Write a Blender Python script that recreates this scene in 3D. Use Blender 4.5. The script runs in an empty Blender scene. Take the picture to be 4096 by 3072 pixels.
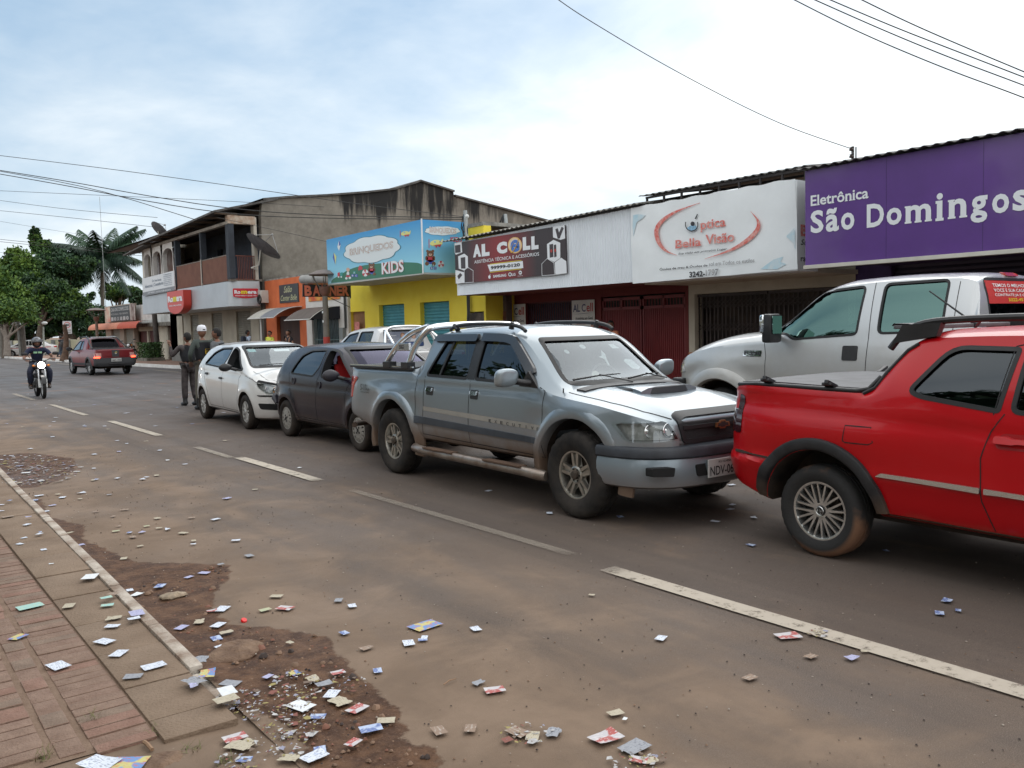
import bpy, bmesh, math, random
from mathutils import Vector, Matrix, noise
from mathutils.bvhtree import BVHTree
S=bpy.context.scene
COL=S.collection
# ------------------------------------------------------------------ camera, world, sun, exposure
F_PX, YAW, PITCH, ROLL, EYE=3467.73, math.radians(37.3815), math.radians(-3.8091), math.radians(-1.3804), 1.6252
_fw=Vector((math.sin(YAW)*math.cos(PITCH),math.cos(YAW)*math.cos(PITCH),math.sin(PITCH)))
_r0=Vector((math.cos(YAW),-math.sin(YAW),0));_u0=_r0.cross(_fw)
_rt=_r0*math.cos(ROLL)+_u0*math.sin(ROLL);_up=-_r0*math.sin(ROLL)+_u0*math.cos(ROLL)
cd=bpy.data.cameras.new("camera");cam=bpy.data.objects.new("camera",cd);COL.objects.link(cam)
cd.sensor_width=36.0;cd.lens=36.0*F_PX/4096.0;cd.clip_start=0.05;cd.clip_end=6000
cam.matrix_world=Matrix(((_rt.x,_up.x,-_fw.x,0),(_rt.y,_up.y,-_fw.y,0),(_rt.z,_up.z,-_fw.z,EYE),(0,0,0,1)))
S.camera=cam
SUN_AZ, SUN_EL=math.radians(68), math.radians(34)
w=bpy.data.worlds.new("World");S.world=w;w.use_nodes=True
nt=w.node_tree;N=nt.nodes;L=nt.links;N.clear()
def _n(t,**k):
 n=N.new(t)
 for a, b in k.items():setattr(n,a,b)
 return n
sky=_n('ShaderNodeTexSky',sky_type='NISHITA',sun_disc=False,sun_elevation=SUN_EL,sun_rotation=SUN_AZ,air_density=1.0,dust_density=1.0)
bg=_n('ShaderNodeBackground');out=_n('ShaderNodeOutputWorld');bg.inputs[1].default_value=0.1
tc=_n('ShaderNodeTexCoord');sep=_n('ShaderNodeSeparateXYZ');L.new(tc.outputs['Generated'],sep.inputs[0])
def _m(op,a,b=None,c=None,clamp=False):
 n=_n('ShaderNodeMath',operation=op,use_clamp=clamp)
 for i, v in enumerate((a,b,c)):
  if v is None:continue
  if hasattr(v,'links'):L.new(v,n.inputs[i])
  else:n.inputs[i].default_value=v
 return n.outputs[0]
zz=_m('ADD',_m('MAXIMUM',sep.outputs[2],0.0),0.22)
cmb=_n('ShaderNodeCombineXYZ');L.new(_m('DIVIDE',sep.outputs[0],zz),cmb.inputs[0]);L.new(_m('DIVIDE',sep.outputs[1],zz),cmb.inputs[1])
def _cl(sc,det,off,dist=0.6):
 mp=_n('ShaderNodeMapping');L.new(cmb.outputs[0],mp.inputs[0]);mp.inputs['Location'].default_value=off;mp.inputs['Scale'].default_value=(sc,sc,sc)
 t=_n('ShaderNodeTexNoise');L.new(mp.outputs[0],t.inputs['Vector']);t.inputs['Scale'].default_value=1.0
 t.inputs['Detail'].default_value=det;t.inputs['Roughness'].default_value=.55;t.inputs['Distortion'].default_value=dist
 return t.outputs[0]
c1=_cl(0.95,7,(3.1,1.2,0),.3);c2=_cl(2.6,10,(7.7,3.3,0),.25)
sd=Vector((math.sin(math.radians(62))*math.cos(.3),math.cos(math.radians(62))*math.cos(.3),math.sin(.3)))
dt=_n('ShaderNodeVectorMath',operation='DOT_PRODUCT');L.new(tc.outputs['Generated'],dt.inputs[0]);dt.inputs[1].default_value=sd
glow=_m('POWER',_m('MAXIMUM',dt.outputs['Value'],0.0),7.0)
lowband=_m('SUBTRACT',1.0,_m('MULTIPLY',_m('MAXIMUM',sep.outputs[2],0.0),3.0),None,True)
cov=_m('ADD',_m('ADD',_m('MULTIPLY',c1,1.5),_m('MULTIPLY',c2,0.75)),_m('ADD',_m('MULTIPLY',glow,0.55),_m('MULTIPLY',lowband,0.42)))
cov=_m('MULTIPLY',_m('SUBTRACT',cov,1.06,None,True),1.45,None,True)
cov=_m('MULTIPLY_ADD',cov,.88,.12,True)
cc=_n('ShaderNodeMix',data_type='RGBA');L.new(cc.inputs['Factor'],c2)if False else L.new(c2,cc.inputs['Factor'])
cc.inputs['A'].default_value=(5.0,5.9,6.7,1);cc.inputs['B'].default_value=(7.6,8.0,8.2,1)
br=_n('ShaderNodeMix',data_type='RGBA',blend_type='ADD');br.inputs['Factor'].default_value=1.0
gl=_n('ShaderNodeMix',data_type='RGBA');L.new(glow,gl.inputs['Factor']);gl.inputs['A'].default_value=(0,0,0,1);gl.inputs['B'].default_value=(2.4,2.3,2.1,1)
L.new(cc.outputs['Result'],br.inputs['A']);L.new(gl.outputs['Result'],br.inputs['B'])
blu=_n('ShaderNodeMix',data_type='RGBA');blu.inputs['Factor'].default_value=.62;L.new(sky.outputs[0],blu.inputs['A']);blu.inputs['B'].default_value=(2.3,3.9,5.5,1)
mx=_n('ShaderNodeMix',data_type='RGBA');L.new(cov,mx.inputs['Factor']);L.new(blu.outputs['Result'],mx.inputs['A']);L.new(br.outputs['Result'],mx.inputs['B'])
def _sm(x,a,b,d0,d1):
 n=_n('ShaderNodeMapRange',interpolation_type='SMOOTHSTEP');L.new(x,n.inputs[0])
 for i, v in zip((1,2,3,4),(a,b,d0,d1)):n.inputs[i].default_value=v
 return n.outputs[0]
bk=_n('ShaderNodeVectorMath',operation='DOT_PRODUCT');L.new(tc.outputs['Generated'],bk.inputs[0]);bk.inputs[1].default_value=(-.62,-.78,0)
up_=_m('MAXIMUM',_sm(sep.outputs[2],.44,.75,0,1),_sm(bk.outputs['Value'],-.30,.35,0,1))  # unseen sky overhead and behind the camera, brightened to light the facades
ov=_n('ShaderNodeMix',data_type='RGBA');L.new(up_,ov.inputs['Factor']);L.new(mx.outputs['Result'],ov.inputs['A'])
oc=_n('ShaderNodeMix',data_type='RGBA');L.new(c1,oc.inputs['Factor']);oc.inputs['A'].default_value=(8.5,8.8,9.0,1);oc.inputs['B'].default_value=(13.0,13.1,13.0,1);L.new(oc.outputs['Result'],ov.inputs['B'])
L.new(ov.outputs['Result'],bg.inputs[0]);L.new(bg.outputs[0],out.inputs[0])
sl=bpy.data.lights.new("sun",'SUN');sl.energy=0.95;sl.angle=math.radians(62);sl.color=(1,.97,.92)
so=bpy.data.objects.new("sun",sl);COL.objects.link(so);so.location=(10,0,30)
_d=Vector((math.sin(SUN_AZ)*math.cos(SUN_EL),math.cos(SUN_AZ)*math.cos(SUN_EL),math.sin(SUN_EL)))
so.rotation_euler=_d.to_track_quat('Z','Y').to_euler()
S.view_settings.view_transform='Standard';S.view_settings.look='None';S.view_settings.gamma=1.0
S.view_settings.exposure=0.47;S.view_settings.use_curve_mapping=False
S.render.engine='CYCLES';S.cycles.use_denoising=True;S.cycles.max_bounces=8;S.cycles.transparent_max_bounces=12
S.cycles.caustics_reflective=False;S.cycles.caustics_refractive=False;S.cycles.sample_clamp_indirect=4
# ------------------------------------------------------------------ measuring helpers (sight lines meet real planes)
V=4096/2212.0
def ray(x,y):return _fw+_rt*((x*V-2048)/F_PX)-_up*((y*V-1536)/F_PX)
EYEV=Vector((0,0,EYE))
def onZ(x,y,Z=0.0):d=ray(x,y);return EYEV+d*((Z-EYE)/d.z)
def onX(x,y,X):d=ray(x,y);return EYEV+d*(X/d.x)
def onY(x,y,Y):d=ray(x,y);return EYEV+d*(Y/d.y)
def z1(x,y):s=1100/2212/V;return x*s, 800/V+y*s
def z2(x,y):s=1200/2212/V;return 1000/V+x*s, 700/V+y*s
def z3(x,y):s=1200/2212/V;return 1700/V+x*s, 700/V+y*s
def z4(x,y):s=1596/2212/V;return 2500/V+x*s, 500/V+y*s
def z8(x,y):s=1500/1956/V;return x*s, 1800/V+y*s
def za(x,y):s=1000/2212/V;return x*s, 2350/V+y*s
def zb(x,y):s=1000/2212/V;return 900/V+x*s, 2350/V+y*s
def zc(x,y):s=1200/2212/V;return 1800/V+x*s, 2200/V+y*s
def zd(x,y):s=1196/2041/V;return 2900/V+x*s, 2100/V+y*s
# ------------------------------------------------------------------ materials
MATS={}
def mat(name,col=(.5,.5,.5),rough=.6,metal=0.0,var=0.0,vscale=3.0,bump=0.0,bscale=20.0,coat=0.0,spec=.5,col2=None,dirt=None,emit=None,alpha=None,stretch=None,flake=None,trans=0.0):
 """procedural surface: base colour with noise variation, optional second colour, optional dust that climbs from the ground"""
 if name in MATS:return MATS[name]
 m=bpy.data.materials.new(name);m.use_nodes=True;MATS[name]=m
 n=m.node_tree.nodes;l=m.node_tree.links;b=n['Principled BSDF']
 b.inputs['Base Color'].default_value=(*col,1);b.inputs['Roughness'].default_value=rough;b.inputs['Metallic'].default_value=metal
 b.inputs['Specular IOR Level'].default_value=spec;b.inputs['Coat Weight'].default_value=coat;b.inputs['Coat Roughness'].default_value=.06
 if trans:b.inputs['Transmission Weight'].default_value=trans
 t=n.new('ShaderNodeTexCoord');src=t.outputs['Object']
 if stretch:
  mp=n.new('ShaderNodeMapping');mp.inputs['Scale'].default_value=stretch;l.new(src,mp.inputs[0]);srcv=mp.outputs[0]
 else:srcv=src
 cur=None
 if var or col2:
  z=n.new('ShaderNodeTexNoise');z.inputs['Scale'].default_value=vscale;z.inputs['Detail'].default_value=7;z.inputs['Roughness'].default_value=.62
  l.new(srcv,z.inputs['Vector'])
  r=n.new('ShaderNodeValToRGB');l.new(z.outputs[0],r.inputs[0])
  r.color_ramp.elements[0].position=.36;r.color_ramp.elements[1].position=.66
  c2=col2 or tuple(min(1,c*(1+var))for c in col);c0=col if col2 else tuple(c*(1-var)for c in col)
  r.color_ramp.elements[0].color=(*c0,1);r.color_ramp.elements[1].color=(*c2,1);cur=r.outputs[0]
 if flake:
  z=n.new('ShaderNodeTexNoise');z.inputs['Scale'].default_value=160;z.inputs['Detail'].default_value=2;l.new(src,z.inputs['Vector'])
  r=n.new('ShaderNodeMapRange');l.new(z.outputs[0],r.inputs[0]);r.inputs[3].default_value=max(0.03,rough-flake);r.inputs[4].default_value=rough+flake
  l.new(r.outputs[0],b.inputs['Roughness'])
 if dirt:
  dc, za0, zb0, st=dirt
  sp=n.new('ShaderNodeSeparateXYZ');l.new(src,sp.inputs[0])
  z=n.new('ShaderNodeTexNoise');z.inputs['Scale'].default_value=4.5;z.inputs['Detail'].default_value=9;z.inputs['Roughness'].default_value=.7;l.new(src,z.inputs['Vector'])
  a=n.new('ShaderNodeMath');a.operation='MULTIPLY_ADD';l.new(z.outputs[0],a.inputs[0]);a.inputs[1].default_value=-(zb0-za0)*.9;l.new(sp.outputs[2],a.inputs[2])
  r=n.new('ShaderNodeMapRange');l.new(a.outputs[0],r.inputs[0]);r.inputs[1].default_value=za0-(zb0-za0)*.45;r.inputs[2].default_value=zb0-(zb0-za0)*.45
  r.inputs[3].default_value=st;r.inputs[4].default_value=0.0
  mm=n.new('ShaderNodeMix');mm.data_type='RGBA';l.new(r.outputs[0],mm.inputs['Factor'])
  if cur:l.new(cur,mm.inputs['A'])
  else:mm.inputs['A'].default_value=(*col,1)
  mm.inputs['B'].default_value=(*dc,1);cur=mm.outputs['Result']
  q=n.new('ShaderNodeMath');q.operation='SUBTRACT';q.inputs[0].default_value=metal;q.use_clamp=True;l.new(r.outputs[0],q.inputs[1]);l.new(q.outputs[0],b.inputs['Metallic'])
  q=n.new('ShaderNodeMath');q.operation='MULTIPLY_ADD';l.new(r.outputs[0],q.inputs[0]);q.inputs[1].default_value=-coat;q.inputs[2].default_value=coat;q.use_clamp=True;l.new(q.outputs[0],b.inputs['Coat Weight'])
 if cur:l.new(cur,b.inputs['Base Color'])
 if bump:
  z=n.new('ShaderNodeTexNoise');z.inputs['Scale'].default_value=bscale;z.inputs['Detail'].default_value=5;l.new(srcv,z.inputs['Vector'])
  bp=n.new('ShaderNodeBump');bp.inputs['Strength'].default_value=bump;bp.inputs['Distance'].default_value=.02;l.new(z.outputs[0],bp.inputs['Height']);l.new(bp.outputs[0],b.inputs['Normal'])
 if emit:
  b.inputs['Emission Color'].default_value=(*emit[0],1);b.inputs['Emission Strength'].default_value=emit[1]
 return m
def glass_mat(name,tint,dark=.5,rough=.02,gcol=(.85,.93,1)):
 """thin glazing: tinted see-through mixed with a mirror-like reflection that grows at grazing angles"""
 if name in MATS:return MATS[name]
 m=bpy.data.materials.new(name);m.use_nodes=True;MATS[name]=m
 n=m.node_tree.nodes;l=m.node_tree.links;n.clear()
 o=n.new('ShaderNodeOutputMaterial');tr=n.new('ShaderNodeBsdfTransparent');gl=n.new('ShaderNodeBsdfGlossy');mx=n.new('ShaderNodeMixShader')
 lw=n.new('ShaderNodeLayerWeight');lw.inputs[0].default_value=.5;fr=n.new('ShaderNodeMath');fr.operation='POWER';l.new(lw.outputs['Facing'],fr.inputs[0]);fr.inputs[1].default_value=4.2
 tr.inputs[0].default_value=(*tint,1);gl.inputs['Roughness'].default_value=rough;gl.inputs[0].default_value=(*gcol,1)
 mr=n.new('ShaderNodeMapRange');l.new(fr.outputs[0],mr.inputs[0]);mr.inputs[3].default_value=dark+.045;mr.inputs[4].default_value=1.0
 l.new(mr.outputs[0],mx.inputs[0]);l.new(tr.outputs[0],mx.inputs[1]);l.new(gl.outputs[0],mx.inputs[2]);l.new(mx.outputs[0],o.inputs[0])
 return m
 # ------------------------------------------------------------------ mesh collector
class MB:
 def __init__(s):s.v=[];s.f=[];s.m=[];s.cur=0
 def add(s,vs,fs,mi=None):
  o=len(s.v);s.v+=[tuple(v)for v in vs];s.f+=[tuple(i+o for i in f)for f in fs];s.m+=[s.cur if mi is None else mi]*len(fs);return s
 def box(s,a,b,mi=None,M=None):
  x0, y0, z0=a;x1, y1, z1_=b
  vs=[Vector(p)for p in ((x0,y0,z0),(x1,y0,z0),(x1,y1,z0),(x0,y1,z0),(x0,y0,z1_),(x1,y0,z1_),(x1,y1,z1_),(x0,y1,z1_))]
  if M:vs=[M@v for v in vs]
  return s.add(vs,[(0,3,2,1),(4,5,6,7),(0,1,5,4),(1,2,6,5),(2,3,7,6),(3,0,4,7)],mi)
 def cbox(s,c,d,mi=None,M=None):return s.box([c[i]-d[i]/2 for i in range(3)],[c[i]+d[i]/2 for i in range(3)],mi,M)
 def tube(s,pts,r,n=8,mi=None,caps=True):
  pts=[Vector(p)for p in pts];rs=r if isinstance(r,(list,tuple))else [r]*len(pts)
  vs=[];fs=[];prev=None
  for i, p in enumerate(pts):
   d=(pts[min(i+1,len(pts)-1)]-pts[max(i-1,0)])
   d=d.normalized()if d.length>1e-9 else Vector((0,0,1))
   if prev is None:a=d.orthogonal().normalized()
   else:
    a=prev-d*prev.dot(d);a=a.normalized()if a.length>1e-6 else d.orthogonal().normalized()
   prev=a;b=d.cross(a)
   for k in range(n):
    t=2*math.pi*k/n;vs.append(p+(a*math.cos(t)+b*math.sin(t))*rs[i])
  for i in range(len(pts)-1):
   for k in range(n):fs.append((i*n+k,i*n+(k+1)%n,(i+1)*n+(k+1)%n,(i+1)*n+k))
  if caps:fs.append(tuple(range(n-1,-1,-1)));fs.append(tuple((len(pts)-1)*n+k for k in range(n)))
  return s.add(vs,fs,mi)
 def cyl(s,a,b,r,n=16,mi=None,r2=None):return s.tube([a,b],[r,r if r2 is None else r2],n,mi)
 def lathe(s,prof,n=32,axis='Z',c=(0,0,0),mi=None,closed=False,a0=0,a1=2*math.pi):
  """prof: (radius, height) pairs round an axis through c"""
  vs=[];fs=[];full=abs(a1-a0-2*math.pi)<1e-6;nn=n if full else n+1;k=len(prof)
  for i in range(nn):
   t=a0+(a1-a0)*i/n;ct, st=math.cos(t), math.sin(t)
   for r, h in prof:
    p={'Z':(r*ct,r*st,h),'Y':(r*ct,h,r*st),'X':(h,r*ct,r*st)}[axis]
    vs.append((p[0]+c[0],p[1]+c[1],p[2]+c[2]))
  kk=k if closed else k-1
  for i in range(n):
   j=(i+1)%nn
   for q in range(kk):fs.append((i*k+q,j*k+q,j*k+(q+1)%k,i*k+(q+1)%k))
  return s.add(vs,fs,mi)
 def prism(s,poly,fn,d0,d1,mi=None):
  """2-D outline carried by fn(u, v, depth) between two depths, with its sides"""
  n=len(poly);vs=[fn(u,v,d0)for u,v in poly]+[fn(u,v,d1)for u,v in poly]
  fs=[tuple(range(n)),tuple(range(2*n-1,n-1,-1))]+[(i,i+n,(i+1)%n+n,(i+1)%n)for i in range(n)]
  return s.add(vs,fs,mi)
 def sphere(s,c,r,nu=16,nv=10,mi=None,M=None):
  r=(r,r,r)if not isinstance(r,(tuple,list))else r
  vs=[Vector((0,0,r[2]))];fs=[]
  for j in range(1,nv):
   ph=math.pi*j/nv
   for i in range(nu):t=2*math.pi*i/nu;vs.append(Vector((r[0]*math.sin(ph)*math.cos(t),r[1]*math.sin(ph)*math.sin(t),r[2]*math.cos(ph))))
  vs.append(Vector((0,0,-r[2])))
  for i in range(nu):fs.append((0,1+i,1+(i+1)%nu));e=len(vs)-1;fs.append((e,e-nu+(i+1)%nu,e-nu+i))
  for j in range(nv-2):
   for i in range(nu):a=1+j*nu;fs.append((a+i,a+nu+i,a+nu+(i+1)%nu,a+(i+1)%nu))
  vs=[(M@v if M else v)+Vector(c)for v in vs]
  return s.add(vs,fs,mi)
 def build(s,name,mats,parent=None,smooth=None,weld=False,bevel=0,recalc=True):
  me=bpy.data.meshes.new(name);me.from_pydata(s.v,[],s.f)
  for m in (mats if isinstance(mats,(list,tuple))else [mats]):me.materials.append(m)
  me.polygons.foreach_set('material_index',s.m)
  bm=bmesh.new();bm.from_mesh(me)
  if weld:bmesh.ops.remove_doubles(bm,verts=bm.verts,dist=1e-4)
  if recalc:bmesh.ops.recalc_face_normals(bm,faces=bm.faces)
  if bevel:
   bmesh.ops.bevel(bm,geom=[e for e in bm.edges if len(e.link_faces)==2 and e.calc_face_angle(0)>.6],offset=bevel,segments=2,affect='EDGES',profile=.6)
  shade(bm,smooth);bm.to_mesh(me);bm.free()
  o=bpy.data.objects.new(name,me);COL.objects.link(o)
  if parent:o.parent=parent
  return o
def shade(bm,ang):
 if ang is None:return
 a=math.radians(ang)
 for f in bm.faces:f.smooth=True
 for e in bm.edges:e.smooth=not (len(e.link_faces)==2 and e.calc_face_angle(0)>a)and len(e.link_faces)==2
def tag(o,label=None,cat=None,group=None,kind=None):
 if label:o['label']=label
 if cat:o['category']=cat
 if group:o['group']=group
 if kind:o['kind']=kind
 return o
def thing(name,label,cat,loc=(0,0,0),rz=0.0,group=None):
 o=bpy.data.objects.new(name,None);COL.objects.link(o);o.empty_display_size=.2
 o.location=loc;o.rotation_euler=(0,0,rz);return tag(o,label,cat,group)
def dup(o,parent=None):
 c=o.copy();COL.objects.link(c);c.parent=parent
 for k in [x for x in o.children]:dup(k,c)
 return c
def evald(o):
 dg=bpy.context.evaluated_depsgraph_get();dg.update();e=o.evaluated_get(dg);me=bpy.data.meshes.new_from_object(e);return me
def frame(o,u,v,n=None):
 o, u, v=Vector(o), Vector(u).normalized(), Vector(v).normalized();n=Vector(n).normalized()if n else u.cross(v)
 return lambda a, b, d=0.0:o+u*a+v*b+n*d
def lerp(a,b,t):return a+(b-a)*t
def pchip(pts):
 """smooth curve through (x, y) points without overshoot"""
 xs=[p[0]for p in pts];ys=[p[1]for p in pts];n=len(xs)
 if n==1:return lambda x:ys[0]
 h=[xs[i+1]-xs[i]for i in range(n-1)];d=[(ys[i+1]-ys[i])/h[i]for i in range(n-1)]
 m=[d[0]]+[0 if d[i-1]*d[i]<=0 else 2*d[i-1]*d[i]/(d[i-1]+d[i])for i in range(1,n-1)]+[d[-1]]
 def f(x):
  if x<=xs[0]:return ys[0]
  if x>=xs[-1]:return ys[-1]
  i=max(k for k in range(n-1)if xs[k]<=x);t=(x-xs[i])/h[i]
  return (1+2*t)*(1-t)**2*ys[i]+t*(1-t)**2*h[i]*m[i]+t*t*(3-2*t)*ys[i+1]+t*t*(t-1)*h[i]*m[i+1]
 return f
def linear(pts):
 def f(x):
  if x<=pts[0][0]:return pts[0][1]
  for (a,b),(c,d)in zip(pts,pts[1:]):
   if x<=c:return b+(d-b)*(x-a)/(c-a)if c>a else d
  return pts[-1][1]
 return f
def smooth_poly(pts,it=2,closed=True):
 for _ in range(it):
  q=[];n=len(pts)
  for i in range(n if closed else n-1):
   a, b=pts[i], pts[(i+1)%n]
   q+=[tuple(lerp(a[k],b[k],.25)for k in range(len(a))),tuple(lerp(a[k],b[k],.75)for k in range(len(a)))]
  if not closed:q=[pts[0]]+q[1:-1]+[pts[-1]]
  pts=q
 return pts
def round_poly(pts,r,n=4):
 """round every corner of an outline by radius-like distance r"""
 out_=[];m=len(pts)
 for i in range(m):
  p=Vector(pts[i][:2]);a=Vector(pts[i-1][:2])-p;b=Vector(pts[(i+1)%m][:2])-p
  rr=pts[i][2]if len(pts[i])>2 else r
  d=min(rr,a.length*.48,b.length*.48);A=p+a.normalized()*d;B=p+b.normalized()*d
  for k in range(n+1):
   t=k/n;q=A*(1-t)**2+p*2*t*(1-t)+B*t*t;out_.append((q.x,q.y))
 return out_
 # ------------------------------------------------------------------ lettering (the built-in font turned into solid letters)
_tc={}
def text_geo(body,bold=0.0,shear=0.0,spacing=1.0):
 k=(body,bold,shear,spacing)
 if k in _tc:return _tc[k]
 cu=bpy.data.curves.new('t','FONT');cu.body=body;cu.offset=bold;cu.shear=shear;cu.space_character=spacing;cu.resolution_u=3;cu.fill_mode='FRONT'
 o=bpy.data.objects.new('t',cu);COL.objects.link(o);me=evald(o)
 vs=[v.co.copy()for v in me.vertices];fs=[tuple(p.vertices)for p in me.polygons]
 bpy.data.objects.remove(o);bpy.data.meshes.remove(me);bpy.data.curves.remove(cu)
 x0=min(v.x for v in vs);x1=max(v.x for v in vs);y0=min(v.y for v in vs);y1=max(v.y for v in vs)
 _tc[k]=([((v.x-x0)/(x1-x0),(v.y-y0)/(y1-y0))for v in vs],fs,(x1-x0)/(y1-y0));return _tc[k]
def put_text(mb,body,fn,x,y,w_,h,d=.004,mi=None,bold=.012,shear=0.,spacing=1.,slope=0.,arc=0.):
 """letters filling the rectangle x..x+w, y..y+h of plane fn"""
 uv, fs, asp=text_geo(body,bold,shear,spacing)
 if w_ is None:w_=h*asp
 mb.add([fn(x+u*w_,y+v*h+slope*u*w_+arc*(1-(2*u-1)**2),d)for u,v in uv],fs,mi);return w_
 # ------------------------------------------------------------------ vehicles: a body is a smooth shell of cross-sections, then cut and dressed
class Shell:
 """x forward from the front axle, y left, z up"""
 def __init__(s,sp):s.sp=sp;s.c={k:pchip(sp[k])if len(sp[k])>1 else (lambda x,q=sp[k][0][1]:q)for k in ('zb','top','hw','belt','edge','yr')}
 def sec(s,x,shrink=0.0,zmin=None):
  c=s.c;sp=s.sp;b, h, be, e, yr, t=c['zb'](x), c['hw'](x), c['belt'](x), c['edge'](x), c['yr'](x), c['top'](x)
  be=max(be,b+.05);e=max(e,be+.004);t=max(t,e+.004);yr=min(yr,h)
  tl=sp.get('tuck',.06);tu=sp.get('tucku',.03);zm=sp.get('zm',.62);bow=sp.get('bow',.02);pe=sp.get('pe',3.0)
  P=[(0,b),(h*.4,b),(h*.8,b)]
  nl=22
  for k in range(nl+1):
   u=k/nl;z=b+(be-b)*u
   y=h-(tl*((zm-z)/max(.1,zm-b))**2 if z<zm else tu*((z-zm)/max(.1,be-zm))**2)
   if z-b<.05:y-=.05*(1-math.sqrt(max(0,1-(1-(z-b)/.05)**2)))
   for f in sp.get('bumps',()):y+=f(x,z)
   P.append((y,z))
  yb=P[-1][0];yr=min(yr,yb)
  ng=8
  for k in range(1,ng+1):
   u=k/ng;P.append((lerp(yb,yr,u)+bow*4*u*(1-u)*min(1,(e-be)/.3),lerp(be,e,u)))
  for a in (.035,.08,.14,.22,.34,.48,.64,.82,1.0):
   y=yr*(1-a);z=e+(t-e)*(1-(1-a)**pe);P.append((max(0,y),z))
  for f in sp.get('topbumps',()):P=[(y,z+f(x,y,z))if i>3+nl else (y,z)for i,(y,z)in enumerate(P)]
  return P
 def mesh(s,x0=None,x1=None,step=.045):
  sp=s.sp;x0=sp['x'][0]if x0 is None else x0;x1=sp['x'][1]if x1 is None else x1
  xs={round(x0+i*(x1-x0)/int((x1-x0)/step),4)for i in range(int((x1-x0)/step)+1)}
  for q in sp.get('dense',()):xs|={round(q+d*.012,4)for d in range(-7,8)if x0<=q+d*.012<=x1}
  for q in (x0,x1):xs|={round(q+(d if q==x0 else -d),4)for d in (0,.006,.014,.026)}
  xs=sorted(xs);mb=MB();ring=None
  for x in xs:
   P=s.sec(x)
   e=min(x-x0,x1-x);rr=sp.get('endr',.03)
   if e<rr:
    k=rr*(1-math.sqrt(max(0,1-(1-e/rr)**2)));zc=(P[0][1]+P[-1][1])/2
    P=[(max(0,y-k),z+(k if z<zc else -k)*(1 if abs(z-zc)>k else 0))for y,z in P]
   R=P+[(-y,z)for y,z in P[-2:0:-1]];ring=len(R)
   mb.add([(x,y,z)for y,z in R],[])
  n=len(xs)
  for i in range(n-1):
   for k in range(ring):mb.f.append((i*ring+k,(i+1)*ring+k,(i+1)*ring+(k+1)%ring,i*ring+(k+1)%ring));mb.m.append(0)
  half=ring//2
  for base in (0,(n-1)*ring):
   for k in range(half):
    a, b2, c2, d=base+k, base+k+1, base+(ring-k-1)%ring, base+(ring-k)%ring
    f=[a,b2]+([c2]if c2!=b2 else [])+([d]if d!=a else [])
    if len(set(f))>=3:mb.f.append(tuple(f));mb.m.append(0)
  s.mb=mb;s.bvh=BVHTree.FromPolygons([Vector(v)for v in mb.v],mb.f);return mb
DIRS={'R':((0,-1,0),lambda u,v:(u,-2.5,v)),'Lf':((0,1,0),lambda u,v:(u,2.5,v)),'F':((1,0,0),lambda u,v:(4,u,v)),'B':((-1,0,0),lambda u,v:(-8,u,v)),'T':((0,0,1),lambda u,v:(u,v,4))}
def hit(sh,mode,u,v,off=0.0):
 nrm, org=DIRS[mode];d=-Vector(nrm);o=Vector(org(u,v));h=sh.bvh.ray_cast(o,d)
 if h[0]is None:
  h=sh.bvh.find_nearest(o+d*(o.dot(-d)-.9 if mode!='B' else 3.6))
  if h[0]is None:return o
 n=h[1]
 if n.dot(Vector(nrm))<0:n=-n
 if mode in ('R','Lf','F','B','T')and n.dot(Vector(nrm))<.25:n=(n+Vector(nrm)*.5).normalized()
 return h[0]+n*off
def decal(sh,poly,mode,off,thick=0.0,step=.08,mb=None,mi=None,maps=None):
 """an outline laid on the shell (seen along one axis), following its curvature"""
 bm=bmesh.new();f=bm.faces.new([bm.verts.new((p[0],p[1],0))for p in poly]);bm.normal_update()
 if f.normal.z<0:f.normal_flip()
 xs=[p[0]for p in poly];ys=[p[1]for p in poly]
 for ax, lo, hi in ((0,min(xs),max(xs)),(1,min(ys),max(ys))):
  k=int((hi-lo)/step)+1
  for i in range(1,k):
   c=[0,0,0];c[ax]=lo+(hi-lo)*i/k;no=[0,0,0];no[ax]=1
   bmesh.ops.bisect_plane(bm,geom=bm.verts[:]+bm.edges[:]+bm.faces[:],plane_co=c,plane_no=no)
 bm.verts.index_update();h0=[hit(sh,mode,v.co.x,v.co.y,off)for v in bm.verts]
 fs=[tuple(v.index for v in f.verts)for f in bm.faces]
 be=[(e.verts[0].index,e.verts[1].index)for e in bm.edges if len(e.link_faces)==1]
 bm.free();mb=mb or MB()
 if thick:
  h1=[hit(sh,mode,0,0,0)if False else p for p in h0];n=Vector(DIRS[mode][0]);n0=len(h0)
  h1=[p-n*thick for p in h0]
  mb.add(h0+h1,fs+[tuple(i+n0 for i in reversed(f))for f in fs]+[(a,b,b+n0,a+n0)for a,b in be],mi)
 else:mb.add(h0,fs,mi)
 return mb
def inset(poly,d):
 n=len(poly);A=sum(poly[i][0]*poly[(i+1)%n][1]-poly[(i+1)%n][0]*poly[i][1]for i in range(n));s=1 if A>0 else -1;o=[]
 for i in range(n):
  p=Vector(poly[i]);a=(p-Vector(poly[i-1]));b=(Vector(poly[(i+1)%n])-p)
  if a.length<1e-7 or b.length<1e-7:a=b=Vector(poly[(i+1)%n])-Vector(poly[i-1])
  a.normalize();b.normalize();na=Vector((-a.y,a.x));nb=Vector((-b.y,b.x));m=(na+nb);m=m/max(.35,m.length_squared/2)if m.length>1e-6 else na
  q=p+m*d*s;o.append((q.x,q.y))
 return o
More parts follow.
